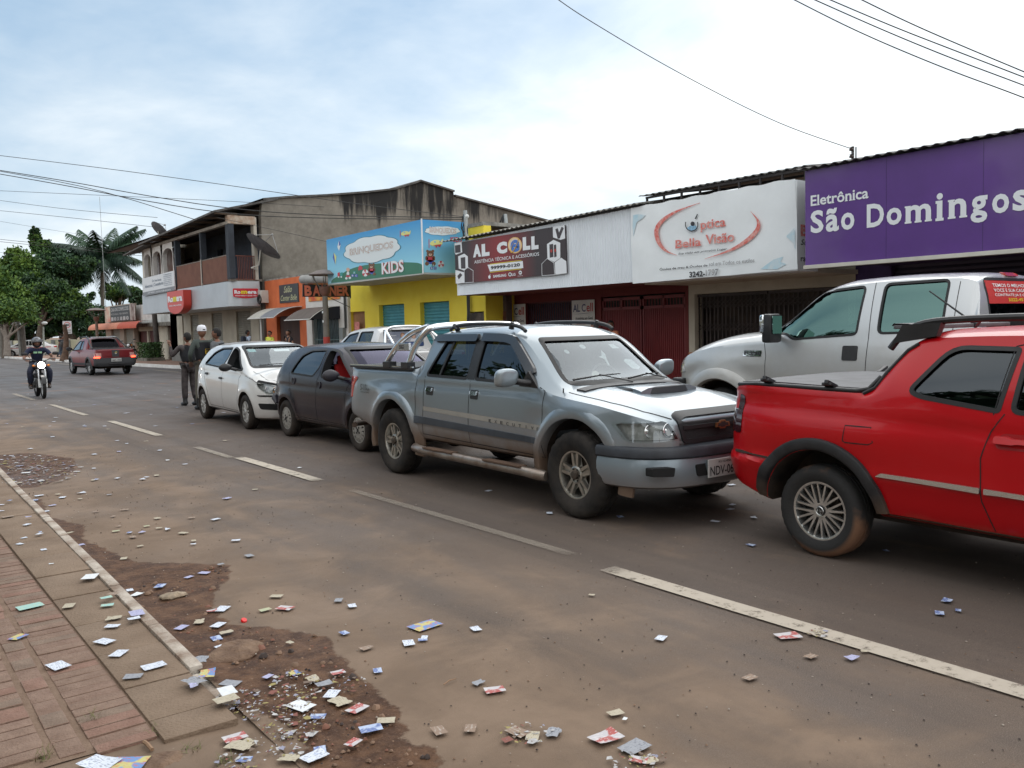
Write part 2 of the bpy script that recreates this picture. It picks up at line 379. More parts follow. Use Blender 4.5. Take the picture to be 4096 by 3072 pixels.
def ringd(sh,poly,mode,w_in,w_out,off,mb=None,mi=None,lip=.012):
 """a raised band that follows an outline (rubber seals, trim frames)"""
 P=[]
 n=len(poly)
 for i in range(n):
  a, b=poly[i], poly[(i+1)%n];k=max(1,int(math.dist(a,b)/.07))
  P+=[(lerp(a[0],b[0],j/k),lerp(a[1],b[1],j/k))for j in range(k)]
 A, B=inset(P,w_in), inset(P,-w_out);n=len(P);nn=Vector(DIRS[mode][0])
 a=[hit(sh,mode,*p,off)for p in A];b=[hit(sh,mode,*p,off)for p in B]
 vs=a+b+[p-nn*lip for p in a]+[p-nn*lip for p in b]
 fs=[]
 for i in range(n):
  j=(i+1)%n;fs+=[(i,j,n+j,n+i),(i,2*n+i,2*n+j,j),(n+i,n+j,3*n+j,3*n+i)]
 mb=mb or MB();mb.add(vs,fs,mi);return mb
def band(pts,w):
 """outline of a constant-width band along a path"""
 P=[Vector(p)for p in pts];l=[];r=[]
 for i, p in enumerate(P):
  d=(P[min(i+1,len(P)-1)]-P[max(i-1,0)]).normalized();n=Vector((-d.y,d.x));l.append(tuple(p+n*w/2));r.append(tuple(p-n*w/2))
 return l+r[::-1]
def strip(sh,pts,mode,w_,off,mb=None,mi=None,seg=.05,thick=0):
 """thin line (panel gap, moulding) drawn on the shell as a ribbon"""
 Q=[]
 for a, b in zip(pts,pts[1:]):
  k=max(1,int(math.dist(a,b)/seg));Q+=[(lerp(a[0],b[0],j/k),lerp(a[1],b[1],j/k))for j in range(k)]
 Q.append(tuple(pts[-1]));o=band(Q,w_);n=len(Q);nn=Vector(DIRS[mode][0])
 vs=[hit(sh,mode,*p,off)for p in o];fs=[(i,i+1,2*n-2-i,2*n-1-i)for i in range(n-1)]
 if thick:
  m=len(vs);vs+=[v-nn*thick for v in vs];per=list(range(2*n));fs+=[(a,b,b+m,a+m)for a,b in zip(per,per[1:]+per[:1])]
 mb=mb or MB();mb.add(vs,fs,mi);return mb
def prismcut(poly,axis,a,b):
 mb=MB();fn={'y':lambda u,v,d:(u,d,v),'x':lambda u,v,d:(d,u,v),'z':lambda u,v,d:(u,v,d)}[axis]
 mb.prism(poly,fn,a,b);return mb
def boolean(o,cutters,mats=None):
 """subtract meshes from a body; the cut faces take the cutter's material"""
 par=o.parent;o.parent=None
 for c in cutters:
  m=o.modifiers.new('b','BOOLEAN');m.operation='DIFFERENCE';m.object=c;m.solver='EXACT';m.material_mode='TRANSFER'
 me=evald(o);o.modifiers.clear();old=o.data;o.data=me;bpy.data.meshes.remove(old)
 for c in cutters:d=c.data;bpy.data.objects.remove(c);bpy.data.meshes.remove(d)
 bm=bmesh.new();bm.from_mesh(me);shade(bm,32);bm.to_mesh(me);bm.free();me.name=o.name;o.parent=par
def seat_mesh(mb,x,y,mi=0):
 mb.cbox((x,y,.52),(.5,.46,.16),mi);
 M=Matrix.Translation((x-.26,y,.85))@Matrix.Rotation(math.radians(-14),4,'Y');mb.cbox((0,0,0),(.13,.46,.62),mi,M)
 M=Matrix.Translation((x-.36,y,1.24))@Matrix.Rotation(math.radians(-14),4,'Y');mb.cbox((0,0,0),(.1,.26,.18),mi,M)
 # ---- wheels
def wheel(parent,x,y,z,R,W,rr,style,side,tyre_m,rim_m,rot=0.,label=None):
 """tyre with its rim as a sub-part; the outer face looks towards +y (side=1) or -y (side=-1)"""
 h=W/2;n=72;prof=[(rr-.012,-h*.70),(rr+.012,-h*.86),(lerp(rr,R,.35),-h*.99),(lerp(rr,R,.62),-h),(R-.028,-h*.93),(R-.008,-h*.80),(R,-h*.60),(R,-h*.22),(R-.008,-h*.2),(R-.008,-h*.13),(R,-h*.11),(R,h*.11),(R-.008,h*.13),(R-.008,h*.2),(R,h*.22),(R,h*.60),(R-.008,h*.80),(R-.028,h*.93),(lerp(rr,R,.62),h),(lerp(rr,R,.35),h*.99),(rr+.012,h*.86),(rr-.012,h*.70)]
 mb=MB();vs=[];k=len(prof);knob=style in ('five','truck')
 for i in range(n):
  t=2*math.pi*i/n+rot;ct, st=math.cos(t), math.sin(t)
  for q,(r,hh)in enumerate(prof):
   if knob and i%3==0 and r>R-.02:r-=.010
   elif not knob and i%2==0 and q in (5,6,15,16):r-=.004
   vs.append((r*ct,hh,r*st))
 fs=[(i*k+q,((i+1)%n)*k+q,((i+1)%n)*k+(q+1)%k,i*k+(q+1)%k)for i in range(n)for q in range(k)]
 mb.add(vs,fs)
 t=mb.build('wheel',tyre_m,parent,smooth=35)
 t.location=(x,y,z);t.rotation_euler=(0,0,0 if side>0 else math.pi)
 if label:t['label']=label
 m=MB();yo=h*.78
 m.lathe([(rr+.004,yo*.98),(rr-.004,yo),(rr-.016,yo-.004),(rr-.024,yo-.03),(rr-.03,-h*.5),(rr-.06,-h*.55),(rr-.03,-h*.75),(rr+.004,-h*.75)],48,'Y')
 m.lathe([(rr-.04,-h*.1),(rr*.75,-h*.06),(.01,-h*.05)],40,'Y',mi=1)
 m.lathe([(rr*.62,h*.02),(rr*.62,h*.06),(.05,h*.06)],32,'Y',mi=2)
 def spoke(a,r0,r1,w0,w1,y0,y1,dep=.02,da=0.0):
  A0=Vector((math.cos(a),0,math.sin(a)));A1=Vector((math.cos(a+da),0,math.sin(a+da)));T0=Vector((-math.sin(a),0,math.cos(a)));T1=Vector((-math.sin(a+da),0,math.cos(a+da)))
  Y=Vector((0,1,0));p=[]
  for (A,T,r,w_,yy)in ((A0,T0,r0,w0,y0),(A1,T1,r1,w1,y1)):
   c=A*r;p+=[c+T*w_+Y*(yy-dep),c+T*w_*.75+Y*yy,c-T*w_*.75+Y*yy,c-T*w_+Y*(yy-dep), ]
  m.add(p,[(0,1,5,4),(1,2,6,5),(2,3,7,6),(3,0,4,7),(0,3,2,1),(4,5,6,7)],0)
 yf=h*.62
 if style=='five':
  for i in range(5):
   a=rot+2*math.pi*i/5
   for sgn in (-1,1):spoke(a+sgn*.27,rr*.34,rr-.02,.020,.016,yf+.004,yf+.004,.03,-sgn*.09)
   spoke(a,rr*.30,rr-.03,.050,.030,yf-.016,yf-.016,.02)
  m.lathe([(rr*.40,yf-.03),(rr*.38,yf+.002),(rr*.30,yf+.01),(rr*.22,yf+.004),(.001,yf+.006)],30,'Y')
  for i in range(6):a=2*math.pi*i/6;m.cyl((math.cos(a)*rr*.26,yf,math.sin(a)*rr*.26),(math.cos(a)*rr*.26,yf+.012,math.sin(a)*rr*.26),.009,8,1)
  m.lathe([(.036,yf),(.036,yf+.03),(.026,yf+.035),(.001,yf+.035)],20,'Y',mi=2)
 elif style=='multi':
  for i in range(5):
   a=rot+2*math.pi*i/5
   for b0, b1 in ((-.30,-.50),(-.22,-.16),(.22,.16),(.30,.50)):spoke(a+b0*.75,rr*.22,rr-.018,.0125,.008,yf,yf+.004,.028,(b1-b0*.75))
  m.lathe([(rr*.27,yf-.03),(rr*.26,yf-.002),(rr*.2,yf),(.03,yf-.006),(.001,yf-.004)],30,'Y')
  m.lathe([(.032,yf-.006),(.032,yf+.006),(.028,yf+.009),(.001,yf+.01)],24,'Y',mi=1)
  m.lathe([(.031,yf+.010),(.028,yf+.013),(.025,yf+.010)],24,'Y')
  for q in (((-.02,.018),(-.010,-.004),(0,.012),(.010,-.004),(.02,.018)),((-.017,.002),(-.009,-.020),(0,-.003),(.009,-.020),(.017,.002))):
   m.tube([(p[0],yf+.012,p[1])for p in q],.0022,5)
  for i in range(5):a=rot+2*math.pi*(i+.5)/5;m.cyl((math.cos(a)*rr*.29,yf-.02,math.sin(a)*rr*.29),(math.cos(a)*rr*.29,yf-.002,math.sin(a)*rr*.29),.011,8,1)
 elif style=='slots':
  m.lathe([(rr-.006,yf+.006),(rr-.02,yf+.016),(rr*.90,yf+.014)],48,'Y');m.lathe([(rr*.60,yf+.020),(rr*.4,yf+.024),(.001,yf+.026)],40,'Y')
  for i in range(14):a=rot+2*math.pi*i/14;spoke(a,rr*.56,rr*.93,.019,.020,yf+.022,yf+.014,.012)
  for i in range(4):a=rot+.4+math.pi/2*i;m.cyl((math.cos(a)*rr*.27,yf+.02,math.sin(a)*rr*.27),(math.cos(a)*rr*.27,yf+.028,math.sin(a)*rr*.27),.017,10,1)
  m.lathe([(.024,yf+.026),(.022,yf+.032),(.001,yf+.032)],16,'Y',mi=1)
 elif style=='blades':
  m.lathe([(rr-.006,yf+.006),(rr-.02,yf+.016),(rr*.92,yf+.012)],48,'Y');m.lathe([(rr*.26,yf+.01),(rr*.2,yf+.02),(.001,yf+.022)],30,'Y')
  for i in range(10):a=rot+2*math.pi*i/10;spoke(a,rr*.22,rr*.94,.010,.030 if i%2 else .018,yf+.016,yf+.014,.014,.16)
 elif style=='truck':
  m.lathe([(rr-.01,yf-.02),(rr*.7,yf-.03),(rr*.5,yf+.01),(rr*.3,yf+.02),(.001,yf+.02)],36,'Y')
 r=m.build('rim',rim_m,t,smooth=40);return t
TY=lambda:mat('tyre_rubber',(.022,.021,.021),.78,var=.3,vscale=30,bump=.3,bscale=90,spec=.25)
def tyre_dirty(nm,col,st):return mat(nm,(.022,.021,.021),.85,col2=tuple(lerp(.022,c,st)for c in col),vscale=5,bump=.2,bscale=60,spec=.2)
RIM=lambda nm, c, ro=.32, me=.9:[mat('rim_'+nm,c,ro,me,var=.18,vscale=12),mat('brake_dark',(.03,.028,.026),.7,.3,var=.3),mat('hub_iron',(.09,.07,.055),.7,.4,var=.4,vscale=20)]  # second slot: dark metal of the backing disc, bolts and centre caps
DARK=lambda:mat('cabin_trim',(.012,.012,.014),.75,var=.3)
WELL=lambda:mat('wheel_well',(.014,.012,.011),.9,col2=(.06,.04,.028),vscale=5)
BLK=lambda:mat('black_plastic',(.018,.018,.02),.42,var=.3,vscale=9,bump=.05,bscale=200)
RUB=lambda:mat('window_rubber',(.008,.008,.009),.55)
GAP=lambda:mat('panel_gap',(.010,.010,.011),.8)
CHR=lambda:mat('chrome',(.86,.87,.88),.07,1.0)
LAMP=lambda:mat('headlamp_lens',(.62,.64,.66),.12,.35,var=.25,vscale=9,coat=1.0)
def windows(sh,root,body_cuts,specs,gm,side_modes=('R','Lf'),frame_w=.016):
 """cuts openings and fits panes: specs are (name, outline, mode, open?) in shell coordinates"""
 g=gm
 for nm, poly, mode, opened in specs:
  if mode=='S':
   body_cuts.append((prismcut(poly,'y',-1.4,1.4)))
   for md in side_modes:
    if not opened or (md not in opened):
     decal(sh,inset(poly,-.012),md,-.014,step=.09).build(nm,g,root,smooth=60)
    ringd(sh,poly,md,.010,frame_w,.003).build('window_seal',RUB(),root,smooth=60)
  elif mode=='F':
   decal(sh,inset(poly,-.015),'F',-.010,step=.08).build(nm,g,root,smooth=60);ringd(sh,poly,'F',.022,.014,.003).build('window_seal',RUB(),root,smooth=60)
  elif mode=='B':
   decal(sh,inset(poly,-.012),'B',-.010,step=.08).build(nm,g,root,smooth=60);ringd(sh,poly,'B',.016,.012,.003).build('window_seal',RUB(),root,smooth=60)
def joined(mbs):
 o=MB()
 for m in mbs:o.add(m.v,m.f,0)
 return o
def arches(xs,z,R,hw,depth=.34):
 o=[]
 for x in xs:
  for s in (-1,1):
   m=MB();m.cyl((x,s*(hw+.25),z),(x,s*(hw-depth),z),R,40)
   m2=m;o.append(m2)
 return o
def sweep_arc(sh,root,x,z,prof,a0,a1,side,m_,name='fender_flare',n=26,ylevel=None):
 """wheel-arch lip: profile (radius, outward) swept round the wheel on one side of the body"""
 mb=MB();vs=[];k=len(prof);Rm=max(p[0]for p in prof)
 for i in range(n+1):
  a=lerp(a0,a1,i/n)
  hp=hit(sh,'R' if side<0 else 'Lf',x+math.cos(a)*(Rm+.015),z+math.sin(a)*(Rm+.015));yy=abs(hp.y)
  for r, o in prof:vs.append((x+math.cos(a)*r,side*(yy+o),z+math.sin(a)*r))
 fs=[(i*k+q,(i+1)*k+q,(i+1)*k+(q+1)%k,i*k+(q+1)%k)for i in range(n)for q in range(k)]+[tuple(range(k)),tuple(n*k+q for q in range(k))]
 mb.add(vs,fs);return mb.build(name,m_,root,smooth=40)
def finish_body(sh,root,paint,cuts,cavity,wells,name='body'):
 o=sh.mb.build(name,paint,root,smooth=32)
 cs=[]
 if cavity:cs.append(cavity.build('c',DARK()))
 if wells:cs+=[m.build('c',WELL())for m in wells]
 if cuts:cs+=[m.build('c',DARK())for m in cuts]
 boolean(o,cs);return o
def cabin_cavity(sh,x0,x1,zf,inw=.075,roofgap=.05,front=None,yf=.12):
 """the hollow inside the cabin: follows the greenhouse a little way in"""
 mb=MB();n=22;ring=None;c=sh.c
 for i in range(n+1):
  x=lerp(x0,x1,i/n);e=max(c['edge'](x)-roofgap,zf+.16);t=max(c['top'](x)-roofgap*1.0,e+.01);be=min(c['belt'](x),e-.05)
  h=c['hw'](x);yr=max(.2,min(c['yr'](x),h)-inw);hb=h-yf
  P=[(0,zf),(hb,zf),(hb,be-.02),(yr,e-.01),(yr*.8,lerp(e,t,.6)),(0,t)]
  R=P+[(-y,z)for y,z in P[-2:0:-1]];ring=len(R);mb.add([(x,y,z)for y,z in R],[])
 for i in range(n):
  for k in range(ring):mb.f.append((i*ring+k,(i+1)*ring+k,(i+1)*ring+(k+1)%ring,i*ring+(k+1)%ring));mb.m.append(0)
 mb.f.append(tuple(range(ring)));mb.m.append(0);mb.f.append(tuple(n*ring+k for k in range(ring)));mb.m.append(0)
 return mb
def wiper(mb,p0,p1,n=(0,0,1),r=.006):
 a, b=Vector(p0), Vector(p1);mid=(a+b)/2+Vector(n)*.02;mb.tube([a,mid,b],[r*1.3,r,r*.8],6)
def place(root,pose,wb,heading=-1):
 x0, y0, a=pose;a=math.radians(a)
 root.rotation_euler=(0,0,a-math.pi/2 if heading<0 else a+math.pi/2)
 # ------------------------------------------------------------------ silver pickup, the large vehicle in the middle
MUD=(.20,.115,.07)
def headlamp(sh,r,poly,bowls,depth=.035,indicator=None,lit=None):
 """recessed housing with mirror bowls behind a clear lens; returns the lens"""
 h=decal(sh,poly,'F',.004,0,.05).build('headlight',glass_mat('lens_clear',(.93,.94,.93),.05,.05),r,smooth=50)
 decal(sh,inset(poly,-.004),'F',-depth,0,.05).build('lamp_housing',mat('lamp_housing',(.33,.34,.34),.38,.5,var=.3,vscale=14),h,smooth=50)
 for cy, cz, rr in bowls:
  c=hit(sh,'F',cy,cz,-depth+.006);q=MB();q.lathe([(rr,.022),(rr*.94,.024),(rr*.8,.006),(rr*.45,-.004),(rr*.2,.004),(.001,.012)],24,'X',(c.x,c.y,c.z));q.build('reflector',CHR(),h,smooth=60)
 return h
def silver_pickup():
 r=thing('pickup_truck','silver four-door pickup with chrome roll bar and roof rails, its nose against the red pickup','pickup truck',(5.605,5.408,0),math.radians(-.88)-math.pi/2)
 P=mat('paint_silver_blue',(.255,.30,.335),.34,.62,coat=.8,flake=.05,dirt=((.15,.095,.062),.44,.80,.95))
 WX=-3.122;zc=.37
 def fend(x,z):
  o=0
  for cx in (0,WX):
   d=math.hypot(x-cx,z-zc);top=.030*math.exp(-((d-.50)/.10)**2)if d>.2 else .03
   o+=top*max(0,min(1,(z-.30)/.25))
   o+=.022*math.exp(-((x-cx)/.60)**4)*math.exp(-((z-.93)/.09)**2)
  return o-.010*math.exp(-((z-1.03)/.03)**2)*(1 if -2.6<x<-.5 else .3)
 sh=Shell(dict(x=(-4.30,.86),tuck=.05,tucku=.035,zm=.66,bow=.012,pe=3.2,endr=.035,dense=(-2.66,),zb=[(-4.3,.58),(-3.9,.50),(-3.6,.44),(-2.6,.42),(-.5,.42),(.5,.44),(.86,.50)],hw=[(-4.3,.755),(-4.2,.795),(-4.0,.815),(-2.7,.82),(-.5,.82),(.15,.815),(.40,.80),(.58,.765),(.72,.70),(.80,.62),(.86,.52)],belt=[(-4.3,1.13),(-2.75,1.14),(-2.62,1.10),(-.5,1.07),(-.35,1.03),(.3,.96),(.6,.90),(.86,.82)],edge=[(-4.3,1.17),(-2.78,1.175),(-2.70,1.19),(-2.62,1.30),(-2.54,1.48),(-2.48,1.53),(-2.3,1.565),(-1.6,1.575),(-1.1,1.545),(-.96,1.51),(-.34,1.085),(-.25,1.05),(.3,.975),(.6,.915),(.86,.83)],top=[(-4.3,1.18),(-2.78,1.185),(-2.70,1.21),(-2.62,1.36),(-2.54,1.55),(-2.48,1.60),(-2.3,1.625),(-1.6,1.64),(-1.1,1.615),(-.92,1.565),(-.22,1.10),(-.10,1.075),(.3,1.03),(.6,.965),(.86,.87)],yr=[(-4.3,.76),(-2.75,.76),(-2.6,.63),(-2.3,.60),(-1.2,.60),(-.96,.615),(-.34,.70),(-.2,.72),(.3,.70),(.6,.64),(.86,.50)],bumps=(fend,),topbumps=(lambda x,y,z:.016*math.exp(-((abs(y)-.42)/.10)**2)*(1 if x>-.1 else 0),)))
 sh.mesh(step=.04)
 rw=round_poly([(-2.44,1.13),(-1.66,1.12),(-1.66,1.50),(-2.22,1.50)],.05)
 fw=round_poly([(-1.53,1.12),(-.62,1.10),(-.72,1.20),(-1.06,1.485),(-1.53,1.50)],.045)
 ws=round_poly([(-.60,1.105),(.60,1.105),(.50,1.50),(-.50,1.50)],.05)
 rb=round_poly([(-.52,1.24),(.52,1.24),(.48,1.52),(-.48,1.52)],.05)
 cuts=[]
 hlp=lambda s:round_poly([(s*.47,.705),(s*.775,.69),(s*.80,.845),(s*.56,.872)],.03)
 windows(sh,r,cuts,[('rear_window',rw,'S',None),('front_window',fw,'S',None)],glass_mat('glass_tinted',(.10,.11,.12),.03))
 windows(sh,r,cuts,[('windshield',ws,'F',None),('rear_window',rb,'B',None)],glass_mat('glass_screen',(.62,.68,.68),.05))
 cuts.append(prismcut(ws,'x',-1.0,1.4));cuts.append(prismcut(rb,'x',-3.2,-2.4))
 for s in (-1,1):cuts.append(prismcut(inset(hlp(s),.012),'x',.42,1.4))
 finish_body(sh,r,P,cuts,cabin_cavity(sh,-2.44,-.34,.62),arches((0,WX),zc,.475,.82))
 for cx in (0,WX):
  for s in (-1,1):
   sweep_arc(sh,r,cx,zc,[(.470,-.06),(.470,.018),(.477,.034),(.50,.042),(.54,.035),(.575,.016),(.60,-.008),(.60,-.03)],math.radians(-12),math.radians(192),s,P)
 g=MB()
 for md in ('R','Lf'):
  for ln in ([(-2.60,.46),(-2.62,.75),(-2.62,1.16)],[(-2.50,.50),(-2.46,.80),(-2.46,1.12)],[(-1.60,.45),(-1.60,1.10)],[(-.42,.46),(-.42,1.05),(-.50,1.08)],[(-2.50,.50),(-.42,.47)]):strip(sh,ln,md,.007,.002,g)
 strip(sh,[(.15,.70),(-.10,.715),(.5,.66),(.80,.50)][:1]+[(-.2,.70),(.3,.675),(.6,.61),(.80,.50)],'T',.008,.002,g)
 strip(sh,[(-.2,-.70),(.3,-.675),(.6,-.61),(.80,-.50)],'T',.010,.002,g)
 g.build('panel_gap',GAP(),r)
 let=MB()
 for md in ('R','Lf'):
  decal(sh,[(-2.62,.615),(-.47,.585),(-.47,.635),(-2.62,.69)],md,.014,.02,.1).build('side_moulding',mat('moulding_grey',(.045,.055,.07),.5,var=.2),r)
  decal(sh,[(-2.46,.755),(-.44,.70),(-.44,.752),(-2.46,.80)],md,.0025,0,.1).build('decal_stripe',mat('stripe_beige',(.30,.285,.255),.5,var=.1),r)
 def sfn(u,v,d=0):return hit(sh,'R',u,v,d)
 for i, ch in enumerate('EXECUTIVE'):put_text(let,ch,sfn,-1.24+i*.094+(.015 if ch=='I' else 0),.722-.0024*i,.008 if ch=='I' else .038,.028,.006,bold=.01,slope=-.03)
 put_text(let,'S-10',sfn,-3.93,.905,.155,.075,.008,bold=.006);put_text(let,'4x4',sfn,-3.765,.905,.075,.04,.008,bold=.01);put_text(let,'TURBO ELECTRONIC',sfn,-3.93,.878,.24,.016,.006)
 let.build('lettering',mat('letter_dark',(.03,.03,.035),.4),r)
 for md in ('R','Lf'):
  for cx in (-2.33,-1.50):
   q=decal(sh,round_poly([(cx-.075,.925),(cx+.055,.922),(cx+.055,1.010),(cx-.075,1.013)],.015),md,.004,.01,.05).build('door_handle',BLK(),r)
   decal(sh,round_poly([(cx-.068,.962),(cx+.048,.960),(cx+.048,.995),(cx-.068,.997)],.008),md,.022,.018,.05).build('lever',CHR(),q)
  for p in ([(-2.47,1.475),(-1.64,1.475),(-1.64,1.545),(-2.38,1.545),(-2.42,1.54)], ):
   decal(sh,round_poly(p,.03),md,.030,.034,.07).build('rain_visor',mat('visor_smoke',(.015,.016,.02),.18,coat=.5),r,smooth=40)
  decal(sh,band(smooth_poly([(-1.56,1.515),(-1.10,1.505),(-.98,1.44),(-.70,1.22),(-.66,1.17)],2,False),.075),md,.030,.034,.07).build('rain_visor',mat('visor_smoke',(.015,.016,.02),.18),r,smooth=40)
  decal(sh,[(-1.655,1.11),(-1.535,1.11),(-1.535,1.50),(-1.655,1.50)],md,.003,0,.07).build('door_pillar',BLK(),r)
  decal(sh,[(-2.20,1.13),(-2.17,1.13),(-2.05,1.50),(-2.09,1.50)],md,.002,.012,.07).build('window_divider',RUB(),r)
 for s in (-1,1):
  q=MB();q.sphere((0,0,0),1,28,18);pw_=lambda t, e:math.copysign(abs(t)**e,t)
  q.v=[(pw_(x,.55)*.055+.02*z,pw_(y,.62)*.115,pw_(z,.62)*.085*(1.0 if y*s>0 else 1+.25*y*s))for x,y,z in q.v]
  o=q.build('side_mirror',mat('mirror_silver',(.36,.42,.46),.33,.6,coat=.9),r,smooth=50);o.location=(-.70,s*1.00,1.17)
  a=MB();a.tube([(-.64,s*.76,1.115),(-.68,s*.84,1.12),(-.70,s*.92,1.14)],[.035,.028,.03],8);a.prism([(-.80,1.08),(-.52,1.07),(-.66,1.22)],lambda u,v,d:(u,s*(.755+d),v),0,.03)
  a.build('mirror_arm',BLK(),r,smooth=50)
 for s in (-1,1):
  q=MB();q.tube(smooth_poly([(-2.30,s*.545,1.60),(-2.22,s*.545,1.64),(-1.9,s*.545,1.66),(-1.25,s*.545,1.648),(-1.05,s*.55,1.615),(-.98,s*.555,1.575)],2,False),.019,8)
  q.tube([(-2.23,s*.545,1.655),(-2.16,s*.545,1.60)],[.018,.03],8);q.tube([(-1.20,s*.545,1.665),(-1.22,s*.545,1.60)],[.018,.028],8)
  q.build('roof_rail',BLK(),r,smooth=50)
 decal(sh,round_poly([(-4.24,-.71),(-2.72,-.71),(-2.72,.71),(-4.24,.71)],.05),'T',.022,.03,.15).build('bed_cover',mat('tonneau_vinyl',(.025,.026,.028),.6,bump=.15,bscale=25),r,smooth=40)
 for s in (-1,1):
  q=MB();ch=MB();q.box((-4.22,s*.775-.022,1.175),(-2.72,s*.775+.022,1.20));ch.box((-4.22,s*.778-.012,1.20),(-2.72,s*.778+.012,1.213))
  for bx in (-3.28,-2.86):q.box((bx-.075,s*.76-.05,1.19),(bx+.075,s*.76+.05,1.26))
  o=q.build('bed_rail',BLK(),r,bevel=.006);ch.build('rail_trim',CHR(),o)
 rb_=MB();path=[(-2.86,-.74,1.24),(-2.80,-.71,1.42),(-2.66,-.64,1.60),(-2.60,-.56,1.645),(-2.60,0,1.66),(-2.60,.56,1.645),(-2.66,.64,1.60),(-2.80,.71,1.42),(-2.86,.74,1.24)]
 rb_.tube(smooth_poly(path,3,False),.036,14)
 for s in (-1,1):rb_.tube(smooth_poly([(-3.36,s*.75,1.24),(-3.16,s*.74,1.42),(-2.90,s*.69,1.58),(-2.66,s*.60,1.645)],3,False),.032,12)
 rb_.build('roll_bar',CHR(),r,smooth=60)
 for s in (1,-1):k=MB();k.box((-3.16,s*.735-.02,1.38),(-2.84,s*.735+.02,1.47));kk=k.build('bar_plate',mat('plate_alu',(.55,.57,.6),.25,.9),r,bevel=.012)
 t=MB();put_text(t,'SG',lambda u,v,d=0:Vector((u,-.757-d,v)),-3.05,1.405,.10,.042,bold=.02);t.build('lettering',mat('letter_dark',(.03,.03,.035)),kk)
 for s in (-1,1):
  q=MB();q.tube([(-2.56,s*.86,.37),(-2.54,s*.89,.355),(-2.3,s*.90,.345),(-.6,s*.90,.335),(-.40,s*.88,.325),(-.34,s*.86,.32)],[.036,.044,.044,.044,.05,.042],14)
  o=q.build('side_step',mat('step_steel',(.42,.38,.34),.35,.7,col2=(.17,.10,.065),vscale=3),r,smooth=60)
  q=MB();q.box((-2.30,s*.90-.045,.375),(-1.75,s*.90+.045,.388));q.box((-1.20,s*.90-.045,.370),(-.62,s*.90+.045,.383));q.build('step_pad',mat('mud_rubber',(.12,.07,.045),.9,var=.3),o)
 gp=round_poly([(-.43,.695),(.43,.695),(.47,.86),(.40,.885),(-.40,.885),(-.47,.86)],.03)
 decal(sh,gp,'F',.004,.02,.06).build('grille',mat('grille_mesh',(.010,.010,.012),.5,bump=.6,bscale=170),r)
 q=ringd(sh,gp,'F',.012,.022,.016,lip=.03);q.add(*_va(strip(sh,[(-.45,.80),(.45,.80)],'F',.028,.020,thick=.02)));q.build('grille_frame',mat('grille_black',(.012,.012,.014),.55),r,smooth=50)
 bt=[(-.085,-.020),(-.045,-.020),(-.035,-.034),(.025,-.034),(.033,-.020),(.085,-.020),(.075,.016),(.035,.016),(.028,.034),(-.030,.034),(-.040,.016),(-.078,.016)]
 decal(sh,[(u,v+.795)for u,v in bt],'F',.035,.015,.1).build('emblem',mat('emblem_bronze',(.30,.13,.06),.35,.7),r)
 decal(sh,[(u*.72,v*.62+.795)for u,v in bt],'F',.038,.004,.1).build('emblem_core',mat('emblem_core',(.03,.02,.02),.4),r)
 for s in (-1,1):
  h=headlamp(sh,r,hlp(s),[(s*.57,.79,.060),(s*.69,.785,.052)])
 plan=[(.30,.845),(.50,.835),(.66,.79),(.80,.70),(.90,.55),(.95,.36),(.965,.15)]
 plan=plan+[(.97,0)]+[(x,-y)for x,y in reversed(plan)]
 def bumper(prof,nm,m_):
  mb=MB();PL=smooth_poly(plan,2,False);k=len(prof)
  for i, p in enumerate(PL):
   a, b=Vector(PL[max(0,i-1)]), Vector(PL[min(len(PL)-1,i+1)]);d=(b-a).normalized();n=Vector((-d.y,d.x));n=n if n.dot(Vector(p)-Vector((-.5,0)))>0 else -n
   mb.add([(p[0]+n.x*o,p[1]+n.y*o,z)for o,z in prof],[])
  nn=len(PL);mb.f+=[(i*k+q,(i+1)*k+q,(i+1)*k+(q+1)%k,i*k+(q+1)%k)for i in range(nn-1)for q in range(k)]+[tuple(range(k)),tuple((nn-1)*k+q for q in range(k))];mb.m+=[0]*(len(mb.f)-len(mb.m))
  return mb.build(nm,m_,r,smooth=40)
 up=bumper([(-.10,.575),(-.005,.565),(.012,.58),(.015,.63),(.0,.655),(-.10,.665)],'bumper_strip',mat('bumper_dark',(.035,.04,.05),.45,var=.25,vscale=6))
 lo=bumper([(-.18,.33),(-.06,.325),(-.02,.345),(.004,.42),(.006,.52),(-.008,.563),(-.10,.57)],'bumper',mat('paint_bumper',(.24,.29,.33),.40,.5,coat=.6,dirt=(MUD,.30,.50,.6)))
 q=MB()
 for s in (-1,1):q.prism(round_poly([(s*.63,.445),(s*.78,.45),(s*.78,.515),(s*.62,.515)],.012),lambda u,v,d:(.835+.09*(1-((abs(u)-.62)/.16))+d if True else 0,u,v),-.05,.022)
 q.prism(round_poly([(-.38,.42),(.38,.42),(.40,.515),(-.40,.515)],.02),lambda u,v,d:(.962-.03*abs(u)+d,u,v),-.05,.010)
 q.build('bumper_intake',mat('intake_black',(.006,.006,.007),.8),r)
 q=MB();q.box((.985,-.30,.40),(.995,.10,.545));pl=q.build('license_plate',mat('plate_grey',(.52,.53,.52),.45,var=.08),r,bevel=.004)
 t=MB();fp=lambda u, v, d=0:Vector((.995+d,.08-u*-1-.36 if False else -.28+u,v));put_text(t,'NDV-0656',fp,0,.415,.36,.075,.002,bold=.015);put_text(t,'RO-VILHENA',fp,.10,.510,.15,.018,.002)
 t.build('lettering',mat('letter_dark',(.03,.03,.035)),pl)
 q=MB();n=14;vs=[]
